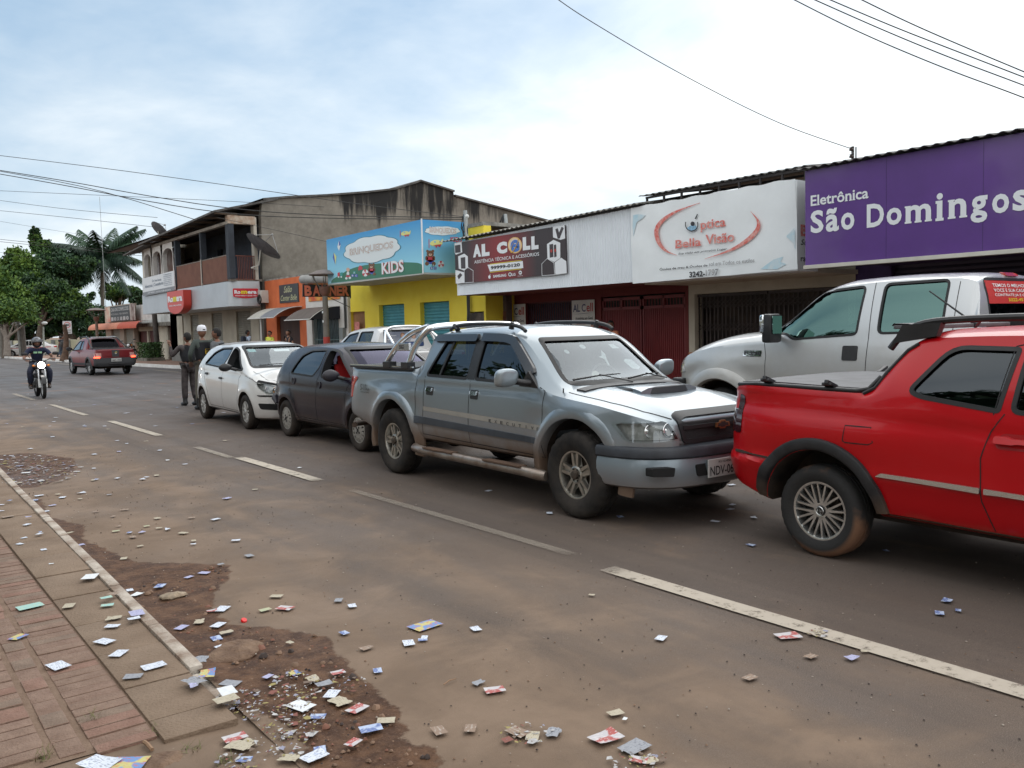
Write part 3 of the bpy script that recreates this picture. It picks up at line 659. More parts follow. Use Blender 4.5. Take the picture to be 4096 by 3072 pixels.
 for i in range(n+1):
  u=i/n;x=lerp(-.02,.36,u);wv=lerp(.34,.27,u)
  for k in range(9):
   y=lerp(-wv,wv,k/8);b=hit(sh,'T',x,y);hgt=.055*math.sin(min(1,(u)*1.15)*math.pi/2)*(1-(abs(y)/wv)**6)if u<.9 else .05*(1-(abs(y)/wv)**6)*(1-(u-.9)*9.5)
   hgt=.050*(1-(abs(2*k/8-1))**5)*(1-u)**.9+.004;vs.append((x,y,b.z+hgt))
 q.add(vs,[(i*9+k,(i+1)*9+k,(i+1)*9+k+1,i*9+k+1)for i in range(n)for k in range(8)])
 b0=len(q.v);vs2=[(v[0],v[1],hit(sh,'T',v[0],v[1]).z-.01)for v in vs];per=[k for k in range(9)]+[i*9+8 for i in range(1,n+1)]+[n*9+k for k in range(7,-1,-1)]+[i*9 for i in range(n-1,0,-1)]
 q.v+=vs2;q.f+=[(a,b,b+b0,a+b0)for a,b in zip(per,per[1:]+per[:1])];q.m+=[0]*len(per)
 q.v=[(-(v[0]-.17)+.17-.05,v[1],v[2])for v in q.v];q.v=[(x,y,hit(sh,'T',x,y).z+(.052*(1-(abs(y)/.36)**6)*max(0,min(1,(x+.07)/.36))**.8+.004)if j<b0 else hit(sh,'T',x,y).z-.01)for j,(x,y,z)in enumerate(q.v)]
 q.build('hood_scoop',mat('scoop_silver',(.26,.31,.35),.34,.62,coat=.8),r,smooth=40)
 q=MB();PL=[(lerp(-.345,.345,i/24),0)for i in range(25)];vs=[]
 for y, _ in PL:
  e=1-(abs(y)/.345)**4;x=.30+.03*(1-(y/.345)**2)-.20*(abs(y)/.345)**6;b=hit(sh,'T',x,y);vs+=[(x+.012,y,b.z+.001),(x,y,b.z+.004+.050*e),(x-.05,y,b.z+.010+.052*e)]
 q.add(vs,[(i*3+k,(i+1)*3+k,(i+1)*3+k+1,i*3+k+1)for i in range(24)for k in range(2)]);q.build('scoop_intake',mat('scoop_black',(.02,.021,.025),.5),r,smooth=40)
 q=MB();q.box((-.62,-.70,.98),(-.16,.70,1.045));q.build('dashboard',mat('dash',(.035,.035,.035),.7),r,bevel=.02)
 q=MB()
 for x, y in ((-1.35,-.36),(-1.35,.36),(-2.15,-.36),(-2.15,.36)):seat_mesh(q,x,y)
 q.build('seat',mat('seat_cloth',(.03,.032,.036),.9,var=.3),r,bevel=.03)
 q=MB();q.lathe([(.185,-.012),(.197,0),(.185,.012),(.173,0)],30,'X',closed=True);q.box((-.01,-.18,-.018),(.01,.18,.018));o=q.build('steering_wheel',mat('wheel_grey',(.22,.22,.21),.6),r,smooth=60);o.location=(-.88,.38,1.06);o.rotation_euler=(0,math.radians(-25),0)
 q=MB()
 for (a,b,c2,wv,hv)in ((-.50,-.52,.1,.34,.16),(-.36,-.28,-.3,.22,.12),(-.46,-.05,.4,.28,.14)):q.cbox((0,0,0),(hv,wv,.004),0,Matrix.Translation((a,b,1.052))@Matrix.Rotation(c2,4,'Z'))
 q.build('loose_papers',mat('paper_teal',(.45,.62,.58),.7,var=.2,vscale=12),r)
 q=MB();q.cyl((-.80,.18,1.09),(-.66,.02,1.15),.035,12);q.build('paper_roll',mat('paper_cream',(.6,.57,.48),.7),r)
 q=MB()
 for pts in (ell_(-.09,1.43,.035,.02),[(.0,1.33),(.05,1.34),(.10,1.39),(.11,1.35),(.08,1.31),(.05,1.25),(.03,1.25),(.05,1.31)],[(.26,1.44),(.33,1.44),(.37,1.40),(.27,1.40)],[(.27,1.28),(.32,1.30),(.40,1.29),(.43,1.22),(.38,1.20),(.30,1.21)],ell_(-.32,1.39,.025,.018)):q.add(*_va(decal(sh,pts,'F',-.016,0,.2)))
 q.build('sticker',mat('sticker_pale',(.34,.37,.37),.6,var=.2,vscale=30),r)
 q=MB()
 for a, b in (((-.55,1.115),(.02,1.15)),((.02,1.10),(.55,1.135))):
  A, B=hit(sh,'F',a[0],a[1],.03), hit(sh,'F',b[0],b[1],.02);q.tube([A,(A+B)/2+Vector((.02,0,.01)),B],[.010,.007,.005],6)
  C=hit(sh,'F',(a[0]+b[0])/2+.28,1.085,.02);q.tube([C,(A+B)/2+Vector((.03,0,.02))],.006,6)
 q.build('wiper',BLK(),r)
 q=MB();q.add(*_va(decal(sh,[(-.19,-.62),(-.10,-.60),(-.10,.60),(-.19,.62)],'T',.012,.02,.1)));q.build('cowl_panel',BLK(),r)
 for s in (-1,1):
  q=decal(sh,round_poly([(s*.66,.80),(s*.785,.80),(s*.785,1.07),(s*.66,1.07)],.02),'B',.012,.06,.05)
  q.build('tail_light',mat('lamp_red',(.45,.015,.012),.15,coat=1),r,smooth=50)
  decal(sh,round_poly([(-4.28,.82),(-4.215,.81),(-4.21,1.06),(-4.28,1.05)],.01),'R' if s<0 else 'Lf',.008,.03,.05).build('tail_light',mat('lamp_red',(.45,.015,.012),.15),r)
 q=MB();q.tube([(-4.22,-.76,.46),(-4.34,-.68,.46),(-4.38,-.5,.46),(-4.38,.5,.46),(-4.34,.68,.46),(-4.22,.76,.46)],.035,10);q.build('rear_bumper',mat('bumper_muddy',(.09,.06,.045),.8,var=.4,vscale=9),r,smooth=50)
 q=MB();q.box((-4.1,-.42,.40),(.40,.42,.50));q.cyl((0,-.7,.37),(0,.7,.37),.06,10);q.cyl((WX,-.7,.37),(WX,.7,.37),.06,10);q.sphere((WX,0,.36),.14,12,8);q.build('chassis',mat('chassis_dirt',(.035,.026,.02),.9,var=.4),r)
 tm=tyre_dirty('tyre_offroad',(.13,.105,.085),.28);rm=RIM('alloy_bronze',(.46,.44,.40),.33)
 for x, rot in ((0,.25),(WX,.05)):
  for s in (-1,1):wheel(r,x,s*.735,.367,.367,.235,.205,'five',s,tm,rm,rot)
 q=MB();q.tube([hit(sh,'R',-.24,.98,.0)+Vector((0,.08,.05)),hit(sh,'R',-.24,.98,0)+Vector((0,.08,.10))],.006,6);q.build('washer_nozzle',BLK(),r)
 return r
def ell_(cx,cy,rx,ry,n=14):return [(cx+rx*math.cos(2*math.pi*k/n),cy+ry*math.sin(2*math.pi*k/n))for k in range(n)]
def _va(mb):return mb.v, mb.f
def generic_car(cfg):
 """shared steps: shell, openings, seals, panel gaps, handles, lamps, wheels"""
 r=thing(cfg['name'],cfg['label'],cfg['cat'],cfg['loc'],cfg['rz'],cfg.get('group'));P=cfg['paint'];sh=Shell(cfg['shell']);sh.mesh(step=cfg.get('step',.045));WX=-cfg['wb'];zc=cfg['R'];cuts=[]
 windows(sh,r,cuts,[('side_window',p,'S',cfg.get('open',{}).get(i))for i,p in enumerate(cfg['side'])],glass_mat(*cfg.get('glass',('glass_tinted',(.10,.11,.12),.03))))
 for nm, p, md,(a,b)in cfg.get('ends',[]):
  windows(sh,r,cuts,[(nm,p,md,None)],glass_mat(*cfg.get('screen',('glass_screen',(.62,.68,.68),.05))));cuts.append(prismcut(p,'x',a,b))
 if cfg.get('lamps'):
  for s in (-1,1):cuts.append(prismcut(inset([(s*a,b)for a,b in cfg['lamps']],.012),'x',cfg.get('lampx',.35),2))
 finish_body(sh,r,P,cuts,cabin_cavity(sh,cfg['cab'][0],cfg['cab'][1],cfg['cab'][2]),arches((0,WX),zc,cfg['arch'],cfg['hwid'],.30))
 g=MB()
 for md in ('R','Lf'):
  for ln in cfg.get('gaps',()):strip(sh,ln,md,.007,.002,g)
 for ln in cfg.get('topgaps',()):
  strip(sh,ln,'T',.008,.002,g);strip(sh,[(a,-b)for a,b in ln],'T',.008,.002,g)
 if g.v:g.build('panel_gap',GAP(),r)
 for md in ('R','Lf'):
  for p in cfg.get('pillars',()):decal(sh,p,md,.003,0,.07).build('door_pillar',BLK(),r)
  for (x,z)in cfg.get('handles',()):
   if cfg.get('handle')=='round':
    q=MB();c=hit(sh,md,x,z,.004);s=-1 if md=='R' else 1
    q.lathe([(.052,0),(.048,s*.012),(.030,s*.004),(.001,s*.002)],20,'Y',tuple(c));q.box((c.x-.045,c.y-.003,c.z-.006),(c.x+.045,c.y+.003,c.z+.018));q.build('door_handle',cfg['handm'],r,smooth=40)
   else:
    w_=cfg.get('handw',.085);decal(sh,round_poly([(x-w_,z-.016),(x+w_,z-.020),(x+w_,z+.014),(x-w_,z+.018)],.014),md,.030,.032,.04).build('door_handle',cfg['handm'],r,smooth=40)
  for p, nm, m_, off, th in cfg.get('sidedecals',()):decal(sh,p,md,off,th,.09).build(nm,m_,r,smooth=50)
 for p, nm, m_, off, th, md in cfg.get('enddecals',()):
  if max(abs(a)for a,b in p)and min(a for a,b in p)>0.02:
   for s in (-1,1):decal(sh,[(s*a,b)for a,b in p],md,off,th,.07).build(nm,m_,r,smooth=50)
  else:decal(sh,p,md,off,th,.07).build(nm,m_,r,smooth=50)
 if cfg.get('lamps'):
  for s in (-1,1):headlamp(sh,r,[(s*a,b)for a,b in cfg['lamps']],[(s*a,b,c)for a,b,c in cfg['bowls']])
 if cfg.get('flare'):
  for cx in (0,WX):
   for s in (-1,1):sweep_arc(sh,r,cx,zc,cfg['flare'],math.radians(cfg.get('fa',(-14,194))[0]),math.radians(cfg.get('fa',(-14,194))[1]),s,cfg['flarem'])
 mx, my, mz, sx, sy, sz=cfg['mirror']
 for s in (-1,1):
  q=MB();q.sphere((0,0,0),(sx,sy,sz),18,12);q.v=[(max(x,-sx*.35),y,z*(1-.25*(1 if y*s<0 else 0)*abs(y)/sy))for x,y,z in q.v]
  o=q.build('side_mirror',cfg['mirm'],r,smooth=50);o.location=(mx,s*my,mz)
  q=MB();q.tube([(mx+.06,s*(my-sy-.06),mz-sz*.7),(mx+.02,s*(my-sy*.7),mz-sz*.3)],[.03,.025],8);q.build('mirror_arm',BLK(),o.parent,smooth=50)
 q=MB();a, b, zf=cfg['cab'];q.box((b-.42 if cfg.get('dash')is None else cfg['dash'][0],-.62,zf+.25),((b-.10)if cfg.get('dash')is None else cfg['dash'][1],.62,cfg.get('dashz',.93)));q.build('dashboard',mat('dash',(.035,.035,.035),.7),r,bevel=.02)
 for x, y in cfg.get('seats',()):q=MB();seat_mesh(q,x,y);q.build('seat',cfg.get('seatm')or mat('seat_cloth',(.03,.032,.036),.9),r,bevel=.03)
 if cfg.get('wheelxy'):
  q=MB();q.lathe([(.18,-.012),(.192,0),(.18,.012),(.168,0)],26,'X',closed=True);q.box((-.01,-.17,-.018),(.01,.17,.018));o=q.build('steering_wheel',mat('dash',(.03,.03,.03)),r,smooth=60);o.location=(*cfg['wheelxy'],cfg.get('dashz',.93)+.02);o.rotation_euler=(0,math.radians(-25),0)
 for a, b in cfg.get('wipers',()):
  A, B=hit(sh,'F',a[0],a[1],.02), hit(sh,'F',b[0],b[1],.015);q=MB();q.tube([A,(A+B)/2+Vector((.02,0,.01)),B],[.008,.006,.004],6);q.build('wiper',BLK(),r)
 q=MB();q.box((WX-.35,-.5,zc-.06),(.35,.5,zc+.06));q.cyl((0,-.6,zc),(0,.6,zc),.045,10);q.cyl((WX,-.6,zc),(WX,.6,zc),.045,10);q.build('chassis',mat('chassis_dirt',(.035,.026,.02),.9),r)
 for x, rot in ((0,.3),(WX,.7)):
  for s in (-1,1):wheel(r,x,s*cfg['trk'],zc,cfg['R'],cfg['W'],cfg['rr'],cfg['style'],s,cfg['tyre'],cfg['rimm'],rot)
 return r, sh
def plate_obj(r,fn,w_,h_,txt,top=None,m_=None):
 q=MB();q.prism([(0,0),(w_,0),(w_,h_),(0,h_)],fn,0,.012);pl=q.build('license_plate',m_ or mat('plate_grey',(.52,.53,.52),.45),r,bevel=.003)
 t=MB();put_text(t,txt,fn,w_*.06,h_*.12,w_*.88,h_*.56,.0145,bold=.015)
 if top:put_text(t,top,fn,w_*.28,h_*.76,w_*.44,h_*.14,.0145)
 t.build('lettering',mat('letter_dark',(.03,.03,.035)),pl)
def dark_hatchback():
 PL=mat('paint_dark_plum',(.011,.007,.016),.24,.0,spec=.4,coat=.18,var=.15,vscale=4,dirt=((.12,.075,.05),.20,.42,.7));SM=mat('plum_plastic',(.03,.028,.036),.5)
 cfg=dict(name='hatchback_car',label='dark purple hatchback with a red seat behind its open window, behind the silver pickup',cat='car',loc=(6.15,10.44,0),rz=math.radians(.21)-math.pi/2,paint=PL,wb=2.37,R=.285,arch=.335,hwid=.80,shell=dict(x=(-3.00,.73),tuck=.05,tucku=.035,zm=.62,bow=.03,pe=3.0,endr=.05,zb=[(-3.0,.30),(-2.7,.26),(-2,.25),(-.4,.25),(.4,.24),(.73,.28)],hw=[(-3.0,.58),(-2.94,.68),(-2.8,.76),(-2.5,.79),(-1,.80),(0,.79),(.35,.76),(.55,.69),(.66,.58),(.73,.42)],belt=[(-3.0,.86),(-2.6,.97),(-1.4,.945),(-.35,.93),(.1,.86),(.45,.75),(.73,.62)],edge=[(-3.0,.90),(-2.9,.97),(-2.75,1.14),(-2.55,1.31),(-2.3,1.36),(-1.5,1.385),(-1.0,1.365),(-.80,1.32),(-.08,.955),(.1,.90),(.45,.79),(.73,.64)],top=[(-3.0,.92),(-2.92,.99),(-2.77,1.20),(-2.57,1.38),(-2.3,1.42),(-1.5,1.445),(-1.0,1.43),(-.78,1.385),(.0,.985),(.12,.955),(.45,.88),(.73,.70)],yr=[(-3.0,.56),(-2.8,.60),(-2.4,.55),(-1.5,.565),(-.9,.57),(-.1,.68),(.1,.69),(.45,.62),(.73,.38)],bumps=(lambda x,z:.022*math.exp(-((math.hypot(x,z-.285)-.37)/.07)**2)+.022*math.exp(-((math.hypot(x+2.37,z-.285)-.37)/.07)**2)-.008*math.exp(-((z-.80)/.02)**2)*(1 if -2.6<x<0 else 0),)),side=[round_poly([(-2.22,.99),(-1.42,.965),(-1.25,1.10),(-1.24,1.345),(-1.75,1.33),(-2.0,1.26)],.06),round_poly([(-1.14,.96),(-.22,.965),(-.40,1.06),(-.86,1.315),(-1.04,1.345),(-1.14,1.34)],.05)],open={1:('R',)},ends=[('windshield',round_poly([(-.60,1.0),(.60,1.0),(.50,1.37),(-.50,1.37)],.05),'F',(-.9,1.2)),('rear_window',round_poly([(-.48,1.05),(.48,1.05),(.44,1.33),(-.44,1.33)],.05),'B',(-3.2,-2.5))],cab=(-2.55,-.08,.45),gaps=[[(-2.12,.62),(-2.2,.75),(-2.27,1.0)],[(-1.95,.34),(-2.02,.55),(-2.12,.62)],[(-1.28,.32),(-1.26,.9),(-1.19,1.0),(-1.19,1.34)],[(-.38,.32),(-.34,.80),(-.20,.95)],[(-1.95,.34),(-.38,.32)],[(-.2,.80),(.5,.70)]],topgaps=[[(.05,.62),(.45,.56),(.62,.40)]],handles=[(-2.06,.875),(-1.16,.845)],handle='round',handm=SM,mirror=(-.50,.91,1.01,.06,.13,.085),mirm=SM,seats=[(-1.05,.33),(-1.95,-.3),(-1.95,.3)],wheelxy=(-.62,.33),screen=('glass_plum',(.14,.13,.18),.03,.04,(.45,.45,.62)),wipers=[((-.45,1.01),(.1,1.03)),((.1,1.0),(.55,1.03))],lamps=None,trk=.715,W=.17,rr=.175,style='slots',tyre=tyre_dirty('tyre_brown',(.14,.10,.075),.3),rimm=RIM('hubcap_dusty',(.36,.34,.31),.5,.3),enddecals=[(round_poly([(.30,.60),(.60,.58),(.63,.72),(.34,.74)],.03),'headlight',LAMP(),.006,.02,'F'),(round_poly([(-.26,.62),(.26,.62),(.24,.72),(-.24,.72)],.02),'grille',BLK(),.006,.02,'F'),(round_poly([(.48,.74),(.62,.72),(.63,1.02),(.52,1.04)],.02),'tail_light',mat('lamp_red',(.45,.015,.012)),.006,.02,'B')],sidedecals=[([(-2.0,.26),(-.36,.26),(-.36,.30),(-2.0,.31)],'sill_trim',BLK(),.006,.01)])
 r, sh=generic_car(cfg)
 q=MB();M=Matrix.Translation((-1.17,-.33,.90))@Matrix.Rotation(math.radians(-14),4,'Y');q.cbox((0,0,0),(.09,.34,.48),M=M);M=Matrix.Translation((-1.245,-.33,1.18))@Matrix.Rotation(math.radians(-14),4,'Y');q.cbox((0,0,0),(.08,.20,.16),M=M);q.build('red_seat',mat('seat_red',(.50,.015,.015),.8),r,bevel=.03)
 q=MB();q.tube([(-2.98,-.50,.60),(-2.93,-.72,.60),(-2.78,-.80,.58),(-2.72,-.80,.50)],[.05,.05,.045,.02],8);q.build('bumper_corner',SM,r,smooth=50)
 return r
def white_hatchback():
 PW=mat('paint_white',(.68,.68,.67),.28,0,coat=.9,var=.02,dirt=(MUD,.18,.50,.45))
 cfg=dict(name='hatchback_car',label='white hatchback with crumpled front wing and hood, closest car to the officers',cat='car',loc=(6.075,14.287,0),rz=math.radians(-2.06)-math.pi/2,paint=PW,wb=2.466,R=.292,arch=.345,hwid=.82,shell=dict(x=(-3.09,.80),tuck=.05,tucku=.04,zm=.60,bow=.03,pe=3.0,endr=.05,zb=[(-3.09,.30),(-2.8,.24),(-2,.23),(-.4,.22),(.4,.19),(.80,.20)],hw=[(-3.09,.60),(-3.0,.72),(-2.8,.80),(-2.4,.825),(-1,.825),(0,.815),(.35,.79),(.55,.72),(.70,.60),(.80,.42)],belt=[(-3.09,.93),(-2.6,1.03),(-1.4,.985),(-.35,.955),(.1,.90),(.45,.80),(.80,.66)],edge=[(-3.09,.96),(-2.95,1.04),(-2.7,1.26),(-2.5,1.35),(-2.2,1.385),(-1.5,1.405),(-1.0,1.38),(-.78,1.33),(-.02,.985),(.12,.93),(.5,.84),(.80,.70)],top=[(-3.09,.98),(-2.97,1.08),(-2.72,1.33),(-2.5,1.42),(-2.2,1.455),(-1.5,1.465),(-1.0,1.445),(-.76,1.395),(.02,1.015),(.15,.985),(.5,.90),(.80,.76)],yr=[(-3.09,.58),(-2.8,.60),(-2.4,.56),(-1.5,.575),(-.9,.585),(-.1,.70),(.1,.72),(.5,.64),(.80,.40)],bumps=(lambda x,z:.020*math.exp(-((math.hypot(x,z-.29)-.38)/.07)**2)+.020*math.exp(-((math.hypot(x+2.466,z-.29)-.38)/.07)**2)-.010*math.exp(-((z-(.88-.02*x))/.02)**2)*(1 if -2.9<x<.1 else 0),),topbumps=(lambda x,y,z:(.035*math.sin(x*16+y*6)*math.exp(-((x-.45)/.18)**2-((y-.48)/.22)**2)+.022*math.sin(x*31-y*9)*math.exp(-((x-.35)/.2)**2-((y-.45)/.25)**2)),)),side=[round_poly([(-2.34,1.055),(-1.28,1.01),(-1.10,1.18),(-1.12,1.355),(-1.70,1.345),(-2.04,1.27)],.07),round_poly([(-1.04,1.005),(-.20,.985),(-.36,1.06),(-.78,1.31),(-.95,1.355),(-1.04,1.355)],.05)],open={1:('R',)},glass=('glass_clear',(.55,.60,.58),.04),ends=[('windshield',round_poly([(-.64,1.03),(.64,1.03),(.53,1.385),(-.53,1.385)],.06),'F',(-.9,1.3)),('rear_window',round_poly([(-.50,1.10),(.50,1.10),(.45,1.36),(-.45,1.36)],.05),'B',(-3.2,-2.5))],cab=(-2.6,-.06,.40),gaps=[[(-2.0,.30),(-2.08,.55),(-2.25,.75),(-2.38,1.04)],[(-1.24,.28),(-1.22,.90),(-1.10,1.02)],[(-.34,.28),(-.30,.85),(-.18,.97)],[(-2.0,.30),(-.34,.28)],[(-.05,.90),(.30,.84),(.55,.74)]],topgaps=[[(.05,.66),(.45,.60),(.66,.46)]],handles=[(-2.12,.875),(-1.26,.82)],handm=BLK(),handw=.06,mirror=(-.55,.94,1.035,.06,.12,.07),mirm=BLK(),seats=[(-1.05,-.35),(-1.05,.35),(-1.95,-.3),(-1.95,.3)],wheelxy=(-.62,.35),dashz=.97,wipers=[((-.50,1.045),(.1,1.06)),((.1,1.03),(.58,1.06))],lamps=round_poly([(.42,.60),(.66,.60),(.745,.70),(.76,.80),(.62,.79),(.42,.70)],.03),bowls=[(.55,.685,.050),(.66,.70,.040)],lampx=.40,trk=.735,W=.18,rr=.18,style='blades',tyre=tyre_dirty('tyre_brown',(.14,.10,.075),.3),rimm=RIM('hubcap_grey',(.48,.47,.45),.42,.4),sidedecals=[([(-2.05,.215),(-.36,.205),(-.36,.245),(-2.05,.255)],'sill_trim',BLK(),.004,.01)],enddecals=[(round_poly([(-.38,.66),(.38,.66),(.38,.74),(-.38,.74)],.02),'grille',BLK(),.008,.02,'F'),(round_poly([(.38,.34),(.72,.36),(.75,.46),(.46,.45)],.025),'fog_lamp_recess',mat('intake_black',(.006,.006,.007),.8),.004,.012,'F'),(round_poly([(-.36,.32),(.36,.32),(.40,.47),(-.40,.47)],.02),'lower_grille',mat('intake_black',(.006,.006,.007)),.006,.012,'F'),(round_poly([(.36,.56),(.74,.57),(.76,.595),(.36,.595)],.01),'bumper_gap',mat('intake_black',(.006,.006,.007)),.006,.008,'F'),(round_poly([(.50,.80),(.66,.78),(.68,1.0),(.54,1.0)],.02),'tail_light',mat('lamp_red',(.45,.015,.012)),.006,.02,'B')])
 r, sh=generic_car(cfg)
 q=decal(sh,round_poly([(-.37,.645),(-.43,.645),(-.44,.69),(-.38,.69)],.01),'F',.012,.02,.05).build('turn_signal',mat('amber_lit',(.9,.35,.05),.4,emit=((1,.42,.08),3.0)),r)
 decal(sh,round_poly([(-.74,.80),(-.46,.735),(-.44,.76),(-.70,.835)],.01),'F',.006,.012,.05).build('hood_gap',mat('intake_black',(.006,.006,.007)),r)
 q=decal(sh,[(-.50,1.30),(-.38,1.30),(-.38,1.345),(-.50,1.345)],'F',-.016,0,.1).build('sticker',mat('sticker_green',(.30,.62,.60),.6,var=.3,vscale=60),r)
 q=decal(sh,[(-.06,1.30),(.22,1.30),(.22,1.335),(-.06,1.335)],'F',-.02,0,.1).build('sticker',mat('sticker_white',(.75,.78,.78)),r)
 return r
def splash_tyre():
 m=mat('tyre_mud_splashed',(.020,.019,.019),.8,bump=.2,bscale=60);n=m.node_tree.nodes;l=m.node_tree.links;b=n['Principled BSDF']
 t=n.new('ShaderNodeTexCoord');z=n.new('ShaderNodeTexNoise');z.inputs['Scale'].default_value=2.3;z.inputs['Detail'].default_value=8;l.new(t.outputs['Object'],z.inputs['Vector'])
 sp=n.new('ShaderNodeSeparateXYZ');l.new(t.outputs['Object'],sp.inputs[0]);a=n.new('ShaderNodeMath');a.operation='MULTIPLY';l.new(sp.outputs[0],a.inputs[0]);l.new(sp.outputs[0],a.inputs[1])
 c=n.new('ShaderNodeMath');c.operation='MULTIPLY';l.new(sp.outputs[2],c.inputs[0]);l.new(sp.outputs[2],c.inputs[1]);d=n.new('ShaderNodeMath');d.operation='ADD';l.new(a.outputs[0],d.inputs[0]);l.new(c.outputs[0],d.inputs[1]);e=n.new('ShaderNodeMath');e.operation='SQRT';l.new(d.outputs[0],e.inputs[0])
 r=n.new('ShaderNodeMapRange');l.new(e.outputs[0],r.inputs[0]);r.inputs[1].default_value=.262;r.inputs[2].default_value=.29;r2=n.new('ShaderNodeMapRange');l.new(z.outputs[0],r2.inputs[0]);r2.inputs[1].default_value=.50;r2.inputs[2].default_value=.60;r2.inputs[4].default_value=.9
 f=n.new('ShaderNodeMath');f.operation='MULTIPLY';l.new(r.outputs[0],f.inputs[0]);l.new(r2.outputs[0],f.inputs[1]);k=n.new('ShaderNodeMix');k.data_type='RGBA';l.new(f.outputs[0],k.inputs['Factor']);k.inputs['A'].default_value=(.021,.020,.020,1);k.inputs['B'].default_value=(.20,.10,.055,1);l.new(k.outputs['Result'],b.inputs['Base Color']);return m
def red_pickup():
 PR=mat('paint_red',(.44,.002,.006),.30,0.0,spec=.3,coat=.30,var=.04,vscale=2,dirt=(MUD,.26,.40,.7));BK=mat('flare_black',(.018,.018,.02),.5,var=.3,vscale=12,dirt=((.22,.14,.09),.30,.50,.6))
 cfg=dict(name='pickup_truck',label='red pickup with grey bed cover, cut off by the right edge of the picture',cat='pickup truck',loc=(5.968,.623,0),rz=math.radians(-.79)-math.pi/2,paint=PR,wb=2.752,R=.316,arch=.425,hwid=.84,step=.04,shell=dict(x=(-3.62,.80),tuck=.06,tucku=.05,zm=.68,bow=.02,pe=3.0,endr=.06,dense=(-2.36,),zb=[(-3.62,.46),(-3.4,.38),(-3.1,.32),(-2.2,.34),(-.4,.32),(.8,.26)],hw=[(-3.62,.56),(-3.58,.68),(-3.50,.76),(-3.38,.81),(-3.1,.835),(-2.2,.845),(-1,.85),(0,.84),(.4,.80),(.65,.68),(.8,.50)],belt=[(-3.62,.98),(-3.5,1.09),(-2.5,1.09),(-2.36,1.12),(-2.2,1.14),(-1.5,1.05),(-.4,1.0),(.2,.93),(.8,.75)],edge=[(-3.62,1.03),(-3.52,1.135),(-3.3,1.15),(-2.46,1.135),(-2.40,1.17),(-2.34,1.27),(-2.18,1.46),(-2.1,1.485),(-1.6,1.50),(-1.2,1.49),(-.85,1.43),(0,1.04),(.2,.96),(.8,.78)],top=[(-3.62,1.04),(-3.52,1.145),(-3.3,1.16),(-2.46,1.145),(-2.40,1.185),(-2.34,1.31),(-2.18,1.52),(-2.1,1.54),(-1.6,1.555),(-1.2,1.55),(-.82,1.49),(.05,1.07),(.25,1.02),(.8,.84)],yr=[(-3.62,.54),(-3.5,.73),(-3.3,.775),(-2.5,.78),(-2.34,.68),(-2.15,.595),(-1.5,.60),(-.9,.60),(-.05,.72),(.2,.74),(.8,.46)],bumps=(lambda x,z:.030*math.exp(-((x+2.75)/.62)**4)*math.exp(-((z-.86)/.16)**2)-.016*math.exp(-((z-(1.02-.045*(x+3.4)))/.035)**2)*(1 if -3.5<x<-1.2 else .2)+.012*math.exp(-((z-.60)/.05)**2),lambda x,z:(.030*max(0,min(1,(.655-z)/.03))*max(0,min(1,(-3.10-x)/.1)))),),side=[round_poly([(-2.13,1.165,.1),(-2.05,1.135,.1),(-1.60,1.075,.015),(-1.55,1.42,.015),(-1.93,1.43,.09)],.06),round_poly([(-1.52,1.075),(-.30,1.04),(-.86,1.40),(-1.49,1.43)],.04)],ends=[('windshield',round_poly([(-.64,1.08),(.64,1.08),(.53,1.47),(-.53,1.47)],.06),'F',(-1.,1.3)),('rear_window',round_poly([(-.52,1.22),(.52,1.22),(.48,1.46),(-.48,1.46)],.05),'B',(-3.4,-2.1))],cab=(-2.1,-.05,.55),gaps=[[(-1.60,.38),(-1.66,.55),(-1.67,.80),(-1.63,.95),(-1.56,1.06)],[(-1.62,1.05),(-1.57,1.44),(-1.50,1.455),(-1.1,1.455)],[(-2.54,.825),(-2.53,.925),(-2.35,.925),(-2.33,.83),(-2.36,.815),(-2.52,.815),(-2.54,.825)]],handles=[(-1.50,.905)],handm=PR,handw=.10,mirror=(-.55,.95,1.1,.07,.13,.09),mirm=BLK(),seats=[(-1.1,-.35),(-1.1,.35)],trk=.728,W=.205,rr=.203,style='multi',tyre=splash_tyre(),rimm=RIM('alloy_bright',(.66,.66,.65),.24),flare=[(.428,-.08),(.428,.018),(.434,.026),(.45,.030),(.492,.030),(.505,.024),(.508,.010),(.508,-.03)],flarem=BK,fa=(7,175),sidedecals=[(round_poly([(-2.31,.617),(-2.27,.640),(-1.665,.628),(-1.665,.600)],.006),'chrome_moulding',mat('moulding_alu',(.72,.72,.70),.22,.9),.016,.018),(round_poly([(-1.64,.628),(-.6,.60),(-.6,.575),(-1.64,.600)],.006),'chrome_moulding',mat('moulding_alu',(.6,.6,.6),.25,.9),.016,.018),([(-2.30,.30),(-.42,.285),(-.42,.345),(-2.30,.375)],'sill_trim',BK,.008,.02),(round_poly([(-3.49,.80),(-3.405,.80),(-3.40,1.07),(-3.46,1.085)],.02),'tail_light',mat('lamp_smoked',(.035,.004,.008),.12,coat=1),.006,.02),(round_poly([(-2.30,.955),(-2.30,.957),(-2.30,.956)],.001),'pin',PR,.0,0)if False else ([(-3.46,.655),(-3.06,.635),(-3.06,.645),(-3.46,.672)],'bumper_gap',mat('gap_mud',(.03,.018,.012),.9,var=.5),.012,.02)],enddecals=[(round_poly([(.60,.80),(.76,.80),(.76,.97),(.60,.97)],.02),'tail_light',mat('lamp_smoked',(.035,.004,.008)),.006,.02,'B'),(round_poly([(-.26,.76),(.26,.76),(.26,.90),(-.26,.90)],.01),'license_plate',mat('plate_grey',(.52,.53,.52)),.006,.01,'B'),(round_poly([(.42,.62),(.72,.64),(.70,.84),(.45,.80)],.03),'headlight',LAMP(),.01,.03,'F')])
 r, sh=generic_car(cfg)
